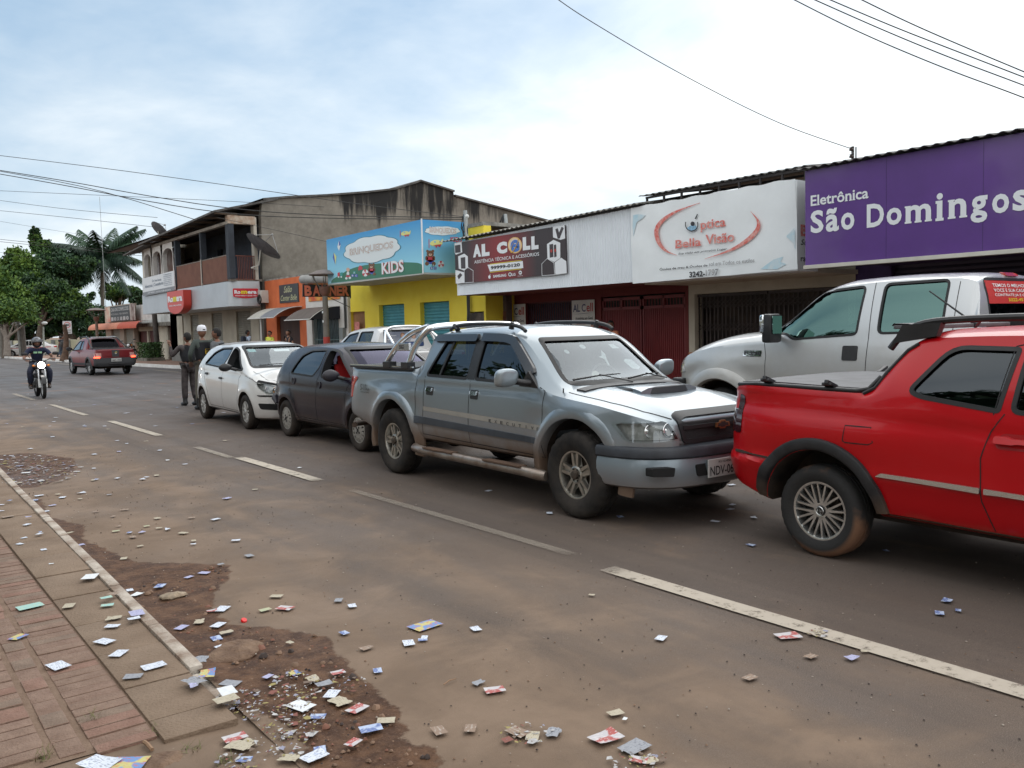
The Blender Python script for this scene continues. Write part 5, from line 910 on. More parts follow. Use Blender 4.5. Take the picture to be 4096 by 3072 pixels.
def road_material():
 m=bpy.data.materials.new('road_surface');m.use_nodes=True;n=m.node_tree.nodes;l=m.node_tree.links;b=n['Principled BSDF']
 tc=n.new('ShaderNodeTexCoord');P=tc.outputs['Object']
 def noise(sc,det=6,ro=.6,scale=None,dist=0):
  v=P
  if scale:mp=n.new('ShaderNodeMapping');mp.inputs['Scale'].default_value=scale;l.new(P,mp.inputs[0]);v=mp.outputs[0]
  t=n.new('ShaderNodeTexNoise');t.inputs['Scale'].default_value=sc;t.inputs['Detail'].default_value=det;t.inputs['Roughness'].default_value=ro;t.inputs['Distortion'].default_value=dist;l.new(v,t.inputs['Vector']);return t.outputs[0]
 def mr(x,a,c,d0=0.,d1=1.,smooth=True):
  r=n.new('ShaderNodeMapRange');r.interpolation_type='SMOOTHSTEP' if smooth else 'LINEAR';l.new(x,r.inputs[0])
  for i, v in zip((1,2,3,4),(a,c,d0,d1)):r.inputs[i].default_value=v
  return r.outputs[0]
 def mth(op,a,c,d=None,clamp=False):
  r=n.new('ShaderNodeMath');r.operation=op;r.use_clamp=clamp
  for i, v in enumerate((a,c,d)):
   if v is None:continue
   if hasattr(v,'links'):l.new(v,r.inputs[i])
   else:r.inputs[i].default_value=v
  return r.outputs[0]
 def mix(f,a,c):
  r=n.new('ShaderNodeMix');r.data_type='RGBA'
  for k, v in (('Factor',f),('A',a),('B',c)):
   if hasattr(v,'links'):l.new(v,r.inputs[k])
   else:r.inputs[k].default_value=v if not isinstance(v,tuple)else (*v,1)
  return r.outputs['Result']
 sp=n.new('ShaderNodeSeparateXYZ');l.new(P,sp.inputs[0]);X, Y=sp.outputs[0], sp.outputs[1]
 grain=noise(220,3,.7);big=noise(.35,5,.6);mid=noise(1.6,7,.62,dist=.6);streak=noise(1.1,6,.6,(1.6,.28,1),.5)
 asp=mix(mr(grain,.3,.75),(.100,.075,.058),(.205,.158,.128))
 asp=mix(mr(X,3.4,5.2,0,.75),asp,mix(mr(grain,.3,.75),(.072,.056,.048),(.150,.122,.106)))
 asp=mix(mr(big,.40,.70,0,.6),asp,mix(mr(grain,.3,.75),(.098,.081,.073),(.19,.158,.142)))
 agg=n.new('ShaderNodeTexVoronoi');agg.inputs['Scale'].default_value=95;l.new(P,agg.inputs['Vector'])
 asp=mix(mr(agg.outputs['Distance'],.20,.04,0,.75),asp,(.30,.265,.23))
 asp=mix(mr(Y,10,32,0,.6),asp,mix(mr(grain,.3,.75),(.105,.103,.106),(.165,.162,.168)))  # bluish grey with distance: the sky's reflection put into the asphalt colour
 trk=mr(noise(1.4,4,.5,(1.5,.03,1)),.42,.66,0,.38);asp=mix(trk,asp,(.060,.050,.046))
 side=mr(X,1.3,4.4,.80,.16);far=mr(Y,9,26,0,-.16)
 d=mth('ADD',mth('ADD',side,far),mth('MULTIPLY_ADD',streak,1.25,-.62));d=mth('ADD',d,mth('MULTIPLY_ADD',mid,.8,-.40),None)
 dm=mr(d,.18,.80)
 col=mix(dm,asp,mix(mr(mid,.35,.7),(.172,.120,.084),(.232,.165,.118)))
 silt=mr(noise(.9,6,.6,(.55,1.0,1),.4),.60,.70,0,.55);silt=mth('MULTIPLY',silt,mr(Y,14,19))
 col=mix(silt,col,(.30,.155,.085))
 at=n.new('ShaderNodeAttribute');at.attribute_name='mud';mud=mr(mth('ADD',at.outputs['Fac'],mth('MULTIPLY_ADD',noise(9,8,.65),.55,-.275)),.46,.54)
 mcol=mix(mr(noise(7,8,.7),.35,.68),(.060,.028,.015),(.150,.078,.042));mcol=mix(mr(noise(60,4,.7),.52,.7,0,.5),mcol,(.20,.12,.08))
 col=mix(mud,col,mcol)
 v=n.new('ShaderNodeTexVoronoi');v.inputs['Scale'].default_value=13;l.new(P,v.inputs['Vector']);w2=n.new('ShaderNodeSeparateColor');l.new(v.outputs['Color'],w2.inputs[0])
 spot=mth('MULTIPLY',mr(v.outputs['Distance'],.10,.05),mr(w2.outputs[0],.84,.86));col=mix(mth('MULTIPLY',spot,.6),col,(.035,.024,.02))
 v2=n.new('ShaderNodeTexVoronoi');v2.inputs['Scale'].default_value=26;l.new(P,v2.inputs['Vector']);w3=n.new('ShaderNodeSeparateColor');l.new(v2.outputs['Color'],w3.inputs[0])
 spot2=mth('MULTIPLY',mr(v2.outputs['Distance'],.12,.06),mr(w3.outputs[0],.82,.84));col=mix(mth('MULTIPLY',spot2,.45),col,(.36,.30,.24))
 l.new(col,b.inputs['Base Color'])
 rgh=mix(mud,(.80,.80,.80),(.66,.66,.66));rr=n.new('ShaderNodeSeparateColor');l.new(rgh,rr.inputs[0])
 damp=mr(noise(.5,5,.6),.4,.65,0,-.22);l.new(mth('ADD',mth('ADD',rr.outputs[0],damp),mr(Y,12,30,0,-.12)),b.inputs['Roughness']);b.inputs['Specular IOR Level'].default_value=.18
 bp=n.new('ShaderNodeBump');bp.inputs['Strength'].default_value=.75;bp.inputs['Distance'].default_value=.008
 l.new(mth('ADD',mth('MULTIPLY',grain,.35),mth('MULTIPLY',noise(28,6,.7),mth('MULTIPLY_ADD',mud,1.6,.35))),bp.inputs['Height']);l.new(bp.outputs[0],b.inputs['Normal'])
 return m
def build_ground():
 earth=mat('earth',(.15,.095,.062),.95,col2=(.24,.155,.10),vscale=.7,bump=.5,bscale=30)
 g=MB();g.add([(-2500,-2500,-.06),(3000,-2500,-.06),(3000,3500,-.06),(-2500,3500,-.06)],[(0,1,2,3)]);tag(g.build('ground',earth),kind='structure')
 xs=frange(1.25,3.4,.045)+frange(3.4,8.0,.46)[1:]+frange(8,12.6,.6)[1:];ys=frange(-14,1.2,1.9)+frange(1.2,14,.05)[1:]+frange(14,30,1.0)[1:]+frange(30,190,5)[1:]
 def h(x,y):
  m=0
  if x<4 and 1<y<14:m=max(0,min(1,.5-min(sdist(x,y,MUD1),sdist(x,y,MUD2))/.30))
  return m
 cache={}
 def att(x,y):
  k=(round(x,3),round(y,3))
  if k not in cache:cache[k]=h(x,y)
  return cache[k]
 kf=KERB_FAR
 def fn(x,y):
  X=x if x<8 else 8+(x-8)*(kf(y)+.05-8)/(12.6-8);m=att(x,y)
  z=.012*noise.noise(Vector((x*2.2,y*2.2,0)))*m+.010*noise.noise(Vector((x*9,y*9,3)))*m+.004*noise.noise(Vector((x*.6,y*.6,0)))
  z+=.010*math.exp(-((x-1.30)/.10)**2)*max(0,min(1,(y-3.7)/.5))
  return (X,y,z)
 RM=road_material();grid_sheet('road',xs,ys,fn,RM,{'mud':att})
 def fn2(x,y):
  t=max(0,min(1,(x-.95)/.30));t=t*t*(3-2*t);z=.004+.022*noise.noise(Vector((x*3,y*3,1)))+.014*noise.noise(Vector((x*11,y*11,5)))+.006*noise.noise(Vector((x*30,y*30,5)))
  k=max(0,min(1,(y-3.25)/.3));z=lerp(z,-.002,k);return (x,y,lerp(z,fn(max(1.25,x),y)[2]-.004-.012*k,t))
 grid_sheet('mud_verge',frange(-1.2,1.305,.035),frange(1.2,3.95,.035),fn2,RM,{'mud':lambda x,y:max(0,min(1,.5-sdist(x,y,MUD1)/.30))})
 rnd=random.Random(4);ZP=.02
 sl=MB();y=3.52
 for L_ in (.22,.42,.52,.58,.62,.60,.62,.60,.62,.60)+(.62, )*60:
  if y>36:break
  dz=rnd.uniform(-.006,.006);sl.box((.908,y+.003,-.05),(1.206,y+L_-.003,ZP+dz));y+=L_
 kx=lambda y:.017*max(0,min(y,14)-4.3)
 sl.v=[(x+(kx(y)if x>1 else 0),y,z)for x,y,z in sl.v]
 tag(sl.build('pavement_slabs',mat('slab_dusty',(.17,.115,.076),.9,col2=(.245,.175,.122),vscale=2.2,bump=.5,bscale=70),smooth=30,bevel=.007),kind='structure')
 kb=MB();y=3.70
 for L_ in (.22,.26,.78,.95,.8,1.0,.9)+(1.0, )*130:
  if y>130:break
  kb.box((1.209,y+.005,-.05),(1.276,y+L_-.005,ZP+.012+rnd.uniform(-.006,.006)+(-.03 if y<4 else 0)));y+=L_
 kb.v=[(x+kx(y),y,z)for x,y,z in kb.v]
 kerbm=mat('kerb_limewash',(.235,.165,.12),.85,col2=(.56,.50,.43),vscale=4.5,bump=.6,bscale=50);tag(kb.build('kerb',kerbm,smooth=30,bevel=.012),kind='structure')
 br=MB();mt=MB()
 def endy(x):return 3.47+.28*max(0,(.75-x))+.03*math.sin(x*40)
 pal=4
 def brick(x0,x1,y0,y1):
  dz=rnd.uniform(-.004,.004);g_=.0026;br.box((x0+g_+rnd.uniform(0,.003),y0+g_,-.04),(x1-g_,y1-g_,ZP-.012+dz),mi=rnd.choice((0,0,1,1,2,3)))
 y=3.59
 while y<26:brick(.672,.903,y,y+.0836);y+=.0836
 y=3.65
 while y<26:brick(.549,.651,y,y+.159);y+=.159
 y=3.71
 while y<26:brick(.292,.528,y,y+.0852);y+=.0852
 y=3.76
 while y<20:brick(.169,.272,y,y+.159);y+=.159
 y=3.82
 while y<20:brick(-.09,.149,y,y+.0852);y+=.0852
 bms=[mat('brick_%d'%i,c,.88,col2=c2,vscale=9,bump=.5,bscale=80)for i,(c,c2)in enumerate((((.185,.112,.080),(.255,.168,.125)),((.19,.120,.086),(.255,.170,.125)),((.205,.112,.080),(.265,.155,.115)),((.175,.120,.088),(.24,.17,.125))))]
 tag(br.build('brick_paving',bms,smooth=30,bevel=.004),kind='structure')
 def fb(x,y):return (x,y,ZP-.017+.004*noise.noise(Vector((x*20,y*20,0))))
 grid_sheet('paving_bed',frange(-1.4,.908,.12),frange(3.62,60,.5),fb,mat('joint_sand',(.165,.105,.070),.95,col2=(.225,.150,.105),vscale=12,bump=.4,bscale=90))
 fp=MB();ky=frange(-14,30,4)+frange(30,130,3)[1:]
 k2=MB()
 for a, b in zip(ky,ky[1:]):
  xa, xb=KERB_FAR(a), KERB_FAR(b)
  vs=[(xa,a,-.05),(xa,a,.14),(xa+.16,a,.15),(xa+.16,a,-.05)];vs2=[(xb,b,-.05),(xb,b,.14),(xb+.16,b,.15),(xb+.16,b,-.05)]
  k2.add(vs+vs2,[(0,1,5,4),(1,2,6,5),(2,3,7,6),(0,3,2,1),(4,5,6,7)]);fp.add([(xa+.16,a,.145),(20,a,.145),(20,b,.145),(xb+.16,b,.145)],[(0,1,2,3)])
 tag(k2.build('far_kerb',mat('kerb_white',(.55,.53,.50),.8,col2=(.74,.73,.71),vscale=1.5,bump=.2)),kind='structure')
 tag(fp.build('far_pavement',mat('paving_red',(.20,.115,.082),.9,col2=(.29,.185,.14),vscale=1.2,bump=.3)),kind='structure')
 wm=bpy.data.materials.new('road_paint');wm.use_nodes=True;n=wm.node_tree.nodes;l=wm.node_tree.links;b=n['Principled BSDF']
 t=n.new('ShaderNodeTexCoord');z=n.new('ShaderNodeTexNoise');z.inputs['Scale'].default_value=11;z.inputs['Detail'].default_value=9;z.inputs['Roughness'].default_value=.75;l.new(t.outputs['Object'],z.inputs['Vector'])
 r=n.new('ShaderNodeMapRange');l.new(z.outputs[0],r.inputs[0]);r.inputs[1].default_value=.30;r.inputs[2].default_value=.46
 at=n.new('ShaderNodeAttribute');at.attribute_name='wear';q=n.new('ShaderNodeMath');q.operation='MULTIPLY';l.new(r.outputs[0],q.inputs[0]);l.new(at.outputs['Fac'],q.inputs[1]);l.new(q.outputs[0],b.inputs['Alpha'])
 c=n.new('ShaderNodeMix');c.data_type='RGBA';l.new(z.outputs[0],c.inputs['Factor']);c.inputs['A'].default_value=(.40,.34,.27,1);c.inputs['B'].default_value=(.56,.50,.42,1);l.new(c.outputs['Result'],b.inputs['Base Color']);b.inputs['Roughness'].default_value=.8
 bars=[(3.84,3.98,-1.6,4.13,.95),(3.93,4.02,4.55,7.95,.28),(3.89,4.03,8.67,11.1,1),(3.83,3.93,11.1,12.6,.5),(3.83,3.96,14.4,17.8,.9),(3.76,3.88,19.4,23.4,.75),(3.72,3.84,25.5,29,.6)]
 for x0, x1, y0, y1, wr in bars:
  ys_=frange(y0,y1,.15);fade=lambda x, y, y0=y0, y1=y1, wr=wr:wr*min(1,.25+(y-y0)/.25,.25+(y1-y)/.25)
  grid_sheet('road_marking',[x0,(x0+x1)/2,x1],ys_,lambda x,y:(x,y,.010+.004*noise.noise(Vector((x*.6,y*.6,0)))),wm,{'wear':fade})
 for y0 in (38,47,56):grid_sheet('road_marking',[11.1-.05*(y0-38),11.22-.05*(y0-38)],frange(y0,y0+4,.5),lambda x,y:(x,y,.011),wm,{'wear':lambda x,y:.8})
 rnd=random.Random(9);gv=MB()
 def stone(x,y,z,s,mi):
  a=rnd.uniform(0,6.28);vs=[]
  for k in range(6):
   t_=a+k*math.pi/3;rr=s*rnd.uniform(.7,1.1);vs.append((x+math.cos(t_)*rr,y+math.sin(t_)*rr,z))
  gv.add(vs+[(x+math.cos(t__)*s*.55,y+math.sin(t__)*s*.55,z+s*rnd.uniform(.5,.8))for t__ in (a,a+2.1,a+4.2)],[(0,1,6),(1,2,7,6),(2,3,7),(3,4,8,7),(4,5,8),(5,0,6,8),(6,7,8)],mi)
 for _ in range(2600):
  x=1.3+rnd.random()**1.5*7.5;y=1.3+rnd.random()**1.6*12;stone(x,y,.004,rnd.uniform(.0018,.0055)*(1+.05*y),rnd.choice((0,0,1,2)))
 for _ in range(2600):
  x=rnd.uniform(.1,2.4);y=rnd.uniform(2.2,6.0)
  if sdist(x,y,MUD1)<-.02 and not (x<.95 and y>3.45):stone(x,y,(.0 if x>1.26 else fn2(x,y)[2]),rnd.uniform(.003,.013)if rnd.random()<.95 else rnd.uniform(.015,.028),rnd.choice((0,1,1,3)))
 tag(gv.build('gravel',[mat('crumb_dark',(.05,.035,.03),.9),mat('crumb_brown',(.21,.13,.085),.9,var=.3),mat('crumb_pale',(.34,.29,.24),.9,var=.2),mat('crumb_red',(.20,.09,.06),.9)],smooth=60),'loose grit and small stones on road and mud','gravel',kind='stuff')
 for (px,py,s,lab)in ((1420,1560,.10,'large flat mud-stained stone at the bottom edge beside the pavement end'),(1230,1050,.17,'broad lump of smooth earth in the wet gutter beside the kerb end')):
  q=MB();c0=onZ(*(za(px,py)if s<.12 else z8(px,py)),.0);q.sphere((0,0,0),(s,s*.75,s*.15),30,16);q.v=[(x*(1+.2*noise.noise(Vector((x*9,y*9,0)))),y*(1+.25*noise.noise(Vector((x*8,y*8,4)))),z*(1+.5*noise.noise(Vector((x*22,y*22,8))))+.004*noise.noise(Vector((x*60,y*60,2))))for x,y,z in q.v]
  o=q.build('stone',mat('stone_mud',(.12,.068,.042),.9,col2=(.22,.14,.09),vscale=9,bump=.9,bscale=40),smooth=60);o.location=(c0.x,c0.y,.0);o.rotation_euler=(0,0,.6);tag(o,lab,'stone')
 q=MB()
 for (px,py)in ((350,1500),(390,1520),(1690,1440),(800,1175),(1400,1285),(2000,1560)):
  c0=onZ(*za(px,py),.0)
  for _ in range(26):
   a=rnd.uniform(0,6.28);L_=rnd.uniform(.02,.055);bx, by=c0.x+rnd.uniform(-.03,.03), c0.y+rnd.uniform(-.03,.03);dx, dy=math.cos(a), math.sin(a)
   q.add([(bx-dy*.002,by+dx*.002,.0),(bx+dy*.002,by-dx*.002,.0),(bx+dx*L_,by+dy*L_,L_*rnd.uniform(.3,1))],[(0,1,2)])
 tag(q.build('grass',mat('weed_green',(.10,.12,.035),.8,col2=(.20,.16,.07),vscale=30)),'short half-dry weeds at the broken edge of the brick pavement','grass',kind='stuff')
 # ------------------------------------------------------------------ litter
def flyer(x,y,z,rot,w_,l_,m_,curl,lab=None,group=None,name='flyer',rnd=random,torn=0,tilt=0):
 nx, ny=5, 4;vs=[]
 for j in range(ny+1):
  for i in range(nx+1):
   u, v=i/nx-.5, j/ny-.5
   if torn and (i in (0,nx)or j in (0,ny)):u+=rnd.uniform(-torn,torn);v+=rnd.uniform(-torn,torn)
   zz_=abs(curl)*((u*1.6+v*.9*(1 if curl>0 else -1))**2)+.001+curl*.35*rnd.uniform(-.3,.3)
   vs.append((u*l_,v*w_,max(.0006,zz_)))
 q=MB();q.add(vs,[(j*(nx+1)+i,j*(nx+1)+i+1,(j+1)*(nx+1)+i+1,(j+1)*(nx+1)+i)for j in range(ny)for i in range(nx)])
 o=q.build(name,m_,smooth=60,recalc=False);o.location=(x,y,z);o.rotation_euler=(tilt,0,rot);return tag(o,lab,'flyer',group)
def print_mat(name,base,ink,amt=.5,sc=55,second=None):
 """printed card: rows of small ink marks over a base colour, a band of second colour"""
 if name in MATS:return MATS[name]
 m=mat(name,base,.7);n=m.node_tree.nodes;l=m.node_tree.links;b=n['Principled BSDF']
 t=n.new('ShaderNodeTexCoord');mp=n.new('ShaderNodeMapping');mp.inputs['Scale'].default_value=(1,3.2,1);l.new(t.outputs['Object'],mp.inputs[0])
 z=n.new('ShaderNodeTexNoise');z.inputs['Scale'].default_value=sc;z.inputs['Detail'].default_value=3;l.new(mp.outputs[0],z.inputs['Vector'])
 r=n.new('ShaderNodeMapRange');l.new(z.outputs[0],r.inputs[0]);r.inputs[1].default_value=.52;r.inputs[2].default_value=.60;r.inputs[4].default_value=amt
 cur=None
 if second:
  z2_=n.new('ShaderNodeTexNoise');z2_.inputs['Scale'].default_value=16;z2_.inputs['Detail'].default_value=1;l.new(t.outputs['Object'],z2_.inputs['Vector'])
  r2=n.new('ShaderNodeMapRange');l.new(z2_.outputs[0],r2.inputs[0]);r2.inputs[1].default_value=.47;r2.inputs[2].default_value=.53
  k=n.new('ShaderNodeMix');k.data_type='RGBA';l.new(r2.outputs[0],k.inputs['Factor']);k.inputs['A'].default_value=(*base,1);k.inputs['B'].default_value=(*second,1);cur=k.outputs['Result']
 k=n.new('ShaderNodeMix');k.data_type='RGBA';l.new(r.outputs[0],k.inputs['Factor'])
 if cur:l.new(cur,k.inputs['A'])
 else:k.inputs['A'].default_value=(*base,1)
 k.inputs['B'].default_value=(*ink,1);l.new(k.outputs['Result'],b.inputs['Base Color']);return m
def litter():
 rnd=random.Random(21)
 PM={'w':('white printed',print_mat('card_white',(.66,.70,.78),(.12,.14,.22),.6)),'p':('plain white',mat('card_plain',(.70,.72,.74),.7,var=.08,vscale=40)),'c':('dirty cream',print_mat('card_cream',(.46,.41,.31),(.22,.16,.11),.5)),'g':('grey',print_mat('card_grey',(.30,.31,.34),(.12,.12,.15),.6)),'b':('blue',print_mat('card_blue',(.12,.17,.38),(.6,.65,.75),.7,second=(.40,.48,.66))),'t':('pale teal',print_mat('card_teal',(.30,.52,.50),(.55,.58,.35),.8)),'y':('yellow and blue',print_mat('card_yellow',(.52,.50,.20),(.6,.12,.08),.7,40,(.14,.28,.55))),'r':('red and white',print_mat('card_red',(.40,.09,.08),(.6,.56,.56),.9,35,(.50,.48,.50))),'m':('mud-stained',print_mat('card_mud',(.26,.18,.13),(.45,.40,.35),.7,30)),'l':('lilac',print_mat('card_lilac',(.42,.42,.60),(.2,.2,.35),.6)),'e':('pale green',print_mat('card_green',(.42,.46,.30),(.5,.2,.15),.4))}
 A=lambda f, pts:[(f,*p)for p in pts]
 L_=(A(za,[(610,160,'c',1.05),(940,88,'t',.8),(950,155,'t',.85),(1210,225,'l',1.3),(1185,272,'w',.8),(1010,268,'c',1),(995,340,'w',.9),(925,475,'w',1.2),(1050,582,'w',1.1),(515,690,'w',1.4),(1360,692,'w',1.3),(1178,785,'g',1),(1835,762,'y',1.2),(1715,828,'g',1.2),(1715,868,'l',.6),(1775,636,'g',1.1),(160,437,'y',1.1),(265,165,'t',1.7),(1148,22,'w',.7),(1205,62,'p',.9),(1605,352,'l',.9),(1765,298,'c',.9),(1930,330,'w',1.0),(2005,392,'c',.8),(1915,448,'b',.9),(1980,528,'w',1.1),(1965,188,'w',1.2),(1875,205,'r',.7),(2040,845,'g',1.1),(2010,912,'p',1.2),(2000,985,'c',1.2),(2080,1325,'r',1.1),(2130,1390,'c',1.2),(1000,55,'m',.8),(880,1555,'w',1.7),(1140,1550,'y',1.6)])+A(zb,[(455,75,'c',.9),(355,195,'e',.8),(530,180,'r',1.2),(1005,110,'g',.8),(1125,160,'w',.8),(1055,400,'b',.7),(1770,335,'y',2.0),(1625,490,'w',1.0),(1765,440,'w',.6),(1750,462,'b',.6),(575,485,'c',.5),(1250,535,'m',.8),(1350,735,'b',.7),(380,785,'l',.6),(615,755,'y',.8),(775,805,'c',.9),(1000,750,'r',.8),(875,850,'g',.9),(945,940,'w',1),(1015,1005,'c',1.2),(1170,1070,'r',1.1),(670,1045,'p',1.4),(820,1140,'b',.8),(1290,1245,'b',1.1),(1425,1175,'c',.9),(570,1505,'c',.95),(790,1490,'w',1.2),(840,1440,'b',.8),(1135,1370,'r',.8),(1895,1265,'m',.9),(2170,1245,'m',.8),(180,1390,'c',1.1),(170,1520,'b',.7)])+A(zc,[(190,580,'w',.85),(1555,648,'w',.85),(210,975,'g',.7),(330,1030,'r',1.1),(765,1345,'g',.9),(500,1340,'m',1.1),(610,1370,'c',.9),(1220,1200,'c',.8),(1290,1245,'p',.3),(1150,1380,'r',1.5),(1360,1450,'g',1.4),(1390,1545,'r',.8),(1480,1550,'c',.7),(1045,330,'c',.45)])+A(zd,[(430,755,'r',1.5),(650,735,'c',.7),(585,895,'m',.8),(865,905,'l',.8),(950,860,'c',.4),(170,1040,'m',.8),(1515,515,'b',.85),(1465,600,'b',.8),(1100,175,'b',.6),(180,135,'w',.6)])+A(z8,[(500,153,'b',.8),(1330,205,'c',.7),(1187,251,'l',.9),(1125,360,'w',.9),(1230,470,'w',.8),(1300,550,'g',.9),(1000,352,'m',.7),(875,413,'w',.7),(830,406,'c',.6),(765,396,'e',.6),(740,428,'l',.7),(675,430,'b',.6),(605,422,'e',.7),(618,396,'m',.5),(693,453,'m',.8),(820,355,'c',.8),(955,432,'c',.9),(730,500,'c',.6),(1010,472,'c',.6),(1008,490,'w',.5),(645,565,'c',.8),(415,495,'l',.9),(470,660,'p',1.5),(1065,640,'l',.9),(985,662,'l',.7),(1150,595,'g',.6),(835,708,'b',1.0),(570,232,'g',.6),(418,254,'c',.6),(305,230,'c',.7),(273,288,'l',.8),(232,320,'w',1.0),(205,237,'w',1.0),(170,262,'b',1.2),(140,388,'w',.8),(205,437,'w',.7),(210,427,'b',.4),(125,458,'w',.6),(103,490,'w',.7),(228,519,'w',.7),(150,348,'l',.6),(268,593,'p',.4),(50,263,'b',.6),(10,317,'w',.5),(40,347,'m',1.1),(8,285,'w',.6),(365,430,'c',.7),(135,118,'p',1.2),(70,35,'w',.5),(240,105,'g',.9),(310,108,'c',.7),(375,125,'c',.4),(10,50,'w',.5),(590,345,'m',.6),(500,320,'m',.6),(650,310,'m',.8),(100,170,'c',.9)])+A(lambda x,y:(x,y),[(490,1076,'l',1),(1055,1060,'w',.9),(1187,1108,'w',.9),(1577,1100,'w',.9),(1582,1090,'w',.8),(1545,1126,'w',.9),(1628,1118,'w',.8),(1340,1116,'b',.9),(1580,1047,'w',.9),(1622,1177,'b',.8),(2070,1318,'b',.5)]))
 def zone(x,y):
  if x<.66*1.05+.0 and y>3.45:return 'on the brick paving'
  if x<.90 and y>3.45:return 'on the brick paving'
  if x<1.17 and y>3.43:return 'on the concrete slabs'
  if x<1.29 and y>3.7:return 'lying across the kerb'
  if x<4.2 and y<14 and min(sdist(x,y,MUD1),sdist(x,y,MUD2))<0:return 'in the wet gutter mud'
  if x<3.80:return 'on the dusty near lane' if y<12 else 'on the near lane in the distance'
  return 'beyond the dashed centre line'
 items=[]
 for f, px, py, c, s in L_:
  p=onZ(*f(px,py),0.0);zn=zone(p.x,p.y);z=.028 if 'slabs' in zn else .016 if 'brick' in zn else .042 if 'kerb' in zn else .012
  p=onZ(*f(px,py),z);items.append([p.x,p.y,z,c,s,zone(p.x,p.y)])
 for _ in range(70):
  y=rnd.uniform(9.5,30);x=rnd.uniform(1.5,3.6)if rnd.random()<.5 else rnd.uniform(3.9,6.9+(y-12)*.05)
  if 4.9<x<7.0 and y<17:x=rnd.uniform(1.5,3.8)
  items.append([x,y,.012,rnd.choice('wwwwplcb'),rnd.uniform(.7,1.0),zone(x,y)])
 items.sort(key=lambda t:t[0]**2+t[1]**2);cnt={}
 tot={}
 for it in items:tot[(it[3],it[5])]=tot.get((it[3],it[5]),0)+1
 ords=['nearest','second nearest','third nearest','fourth nearest','fifth nearest','sixth nearest','seventh nearest','eighth nearest','ninth nearest','tenth nearest','eleventh nearest','twelfth nearest','thirteenth nearest','fourteenth nearest','fifteenth nearest','sixteenth nearest','seventeenth nearest','eighteenth nearest','nineteenth nearest','twentieth nearest']
 for x, y, z, c, s, zn in items:
  k=cnt.get((c,zn),0);cnt[(c,zn)]=k+1;nm, m_=PM[c];far=k>=len(ords)
  lab='%s flyer %s'%(nm,zn)+('' if tot[(c,zn)]==1 else (', %s of them'%ords[k]if not far else ', among the farthest'))
  flyer(x,y,z,rnd.uniform(0,3.14),.057*s,.082*s,m_,rnd.choice((-1,1))*rnd.uniform(.0002,.0016)*(4 if rnd.random()<.12 else 1)*(.5 if 'mud' in zn else 1),lab,'flyers and cards scattered over road and pavement',rnd=rnd,torn=.10 if c in 'mcg' and rnd.random()<.6 else .012)
 q=MB();q.lathe([(.001,.012),(.015,.012),(.017,.009),(.017,0),(.014,0),(.014,.009)],20);c0=onZ(*zb(165,297),.006);o=q.build('bottle_cap',mat('cap_red',(.70,.01,.01),.35),smooth=50);o.location=(c0.x,c0.y,.006);o.rotation_euler=(.5,.2,0);tag(o,'bright red plastic bottle cap on the dusty road beside the mud','bottle cap')
 c0=onZ(*za(1530,75),.015);q=MB();q.sphere((0,0,0),(.085,.055,.02),14,8);q.v=[(x*(1+.35*noise.noise(Vector((x*30,y*30,0)))),y*(1+.35*noise.noise(Vector((x*30,y*30,4)))),z+.012*noise.noise(Vector((x*40,y*40,9))))for x,y,z in q.v]
 o=q.build('crumpled_bag',mat('bag_kraft',(.30,.23,.16),.75,var=.3,vscale=25,bump=.5,bscale=60),smooth=40);o.location=c0;tag(o,'crumpled brown paper bag in the gutter mud beside the kerb','paper bag')
 for (f,a,b_,lab)in ((zb,(1935,858),(2045,805),'thin dry twig lying on the dusty near lane'),(za,(1275,1365),(1345,1435),'short splinter of wood in the rubble by the broken brick paving')):
  q=MB();p, p2=onZ(*f(*a),.012), onZ(*f(*b_),.012);q.tube([p,(p+p2)/2+Vector((0,.004,.004)),p2],[.0025,.003,.002]if f is zb else .008,6);tag(q.build('twig',mat('twig_brown',(.28,.17,.10),.8)),lab,'twig')
 q=MB()
 for f, cx, cy, rx, ry, n_ in ((zb,620,900,170,120,300),(zb,560,1190,220,110,260),(zb,150,1030,190,110,260),(zb,480,1380,200,90,150),(zb,1080,850,130,60,80),(z8,120,100,230,60,1300),(zc,1390,1550,170,60,120),(zc,560,1350,150,60,90),(zb,120,1540,180,50,90),(zd,640,730,60,25,40)):
  for _ in range(int(n_*.55)):
   a=rnd.uniform(0,6.28);rr=math.sqrt(rnd.random())*1.35;p=onZ(*f(cx+rx*rr*math.cos(a),cy+ry*rr*math.sin(a)),.012);s=rnd.uniform(.003,.012)*(2.0 if f is z8 else 1)*(1+rnd.random()**6*2);a0=rnd.uniform(0,6.28);k=rnd.randint(3,5);el=rnd.uniform(.25,1)
   c_, s_=math.cos(a0), math.sin(a0)
   q.add([(p.x+s*(math.cos(t_*6.283/k)*c_-math.sin(t_*6.283/k)*el*s_)*rnd.uniform(.6,1.2),p.y+s*(math.cos(t_*6.283/k)*s_+math.sin(t_*6.283/k)*el*c_)*rnd.uniform(.6,1.2),.011+rnd.uniform(0,.006))for t_ in range(k)],[tuple(range(k))],mi=rnd.choice((0,0,1,2,2,3,4)))
 tag(q.build('paper_pulp',[mat('pulp_white',(.44,.43,.43),.75,var=.3,vscale=40),mat('pulp_lilac',(.28,.28,.36),.75),mat('pulp_mud',(.17,.12,.09),.8),mat('pulp_yellow',(.30,.25,.09),.8),mat('pulp_red',(.22,.08,.06),.8)],recalc=False),'pulped scraps of campaign paper trodden into the mud','litter',kind='stuff')
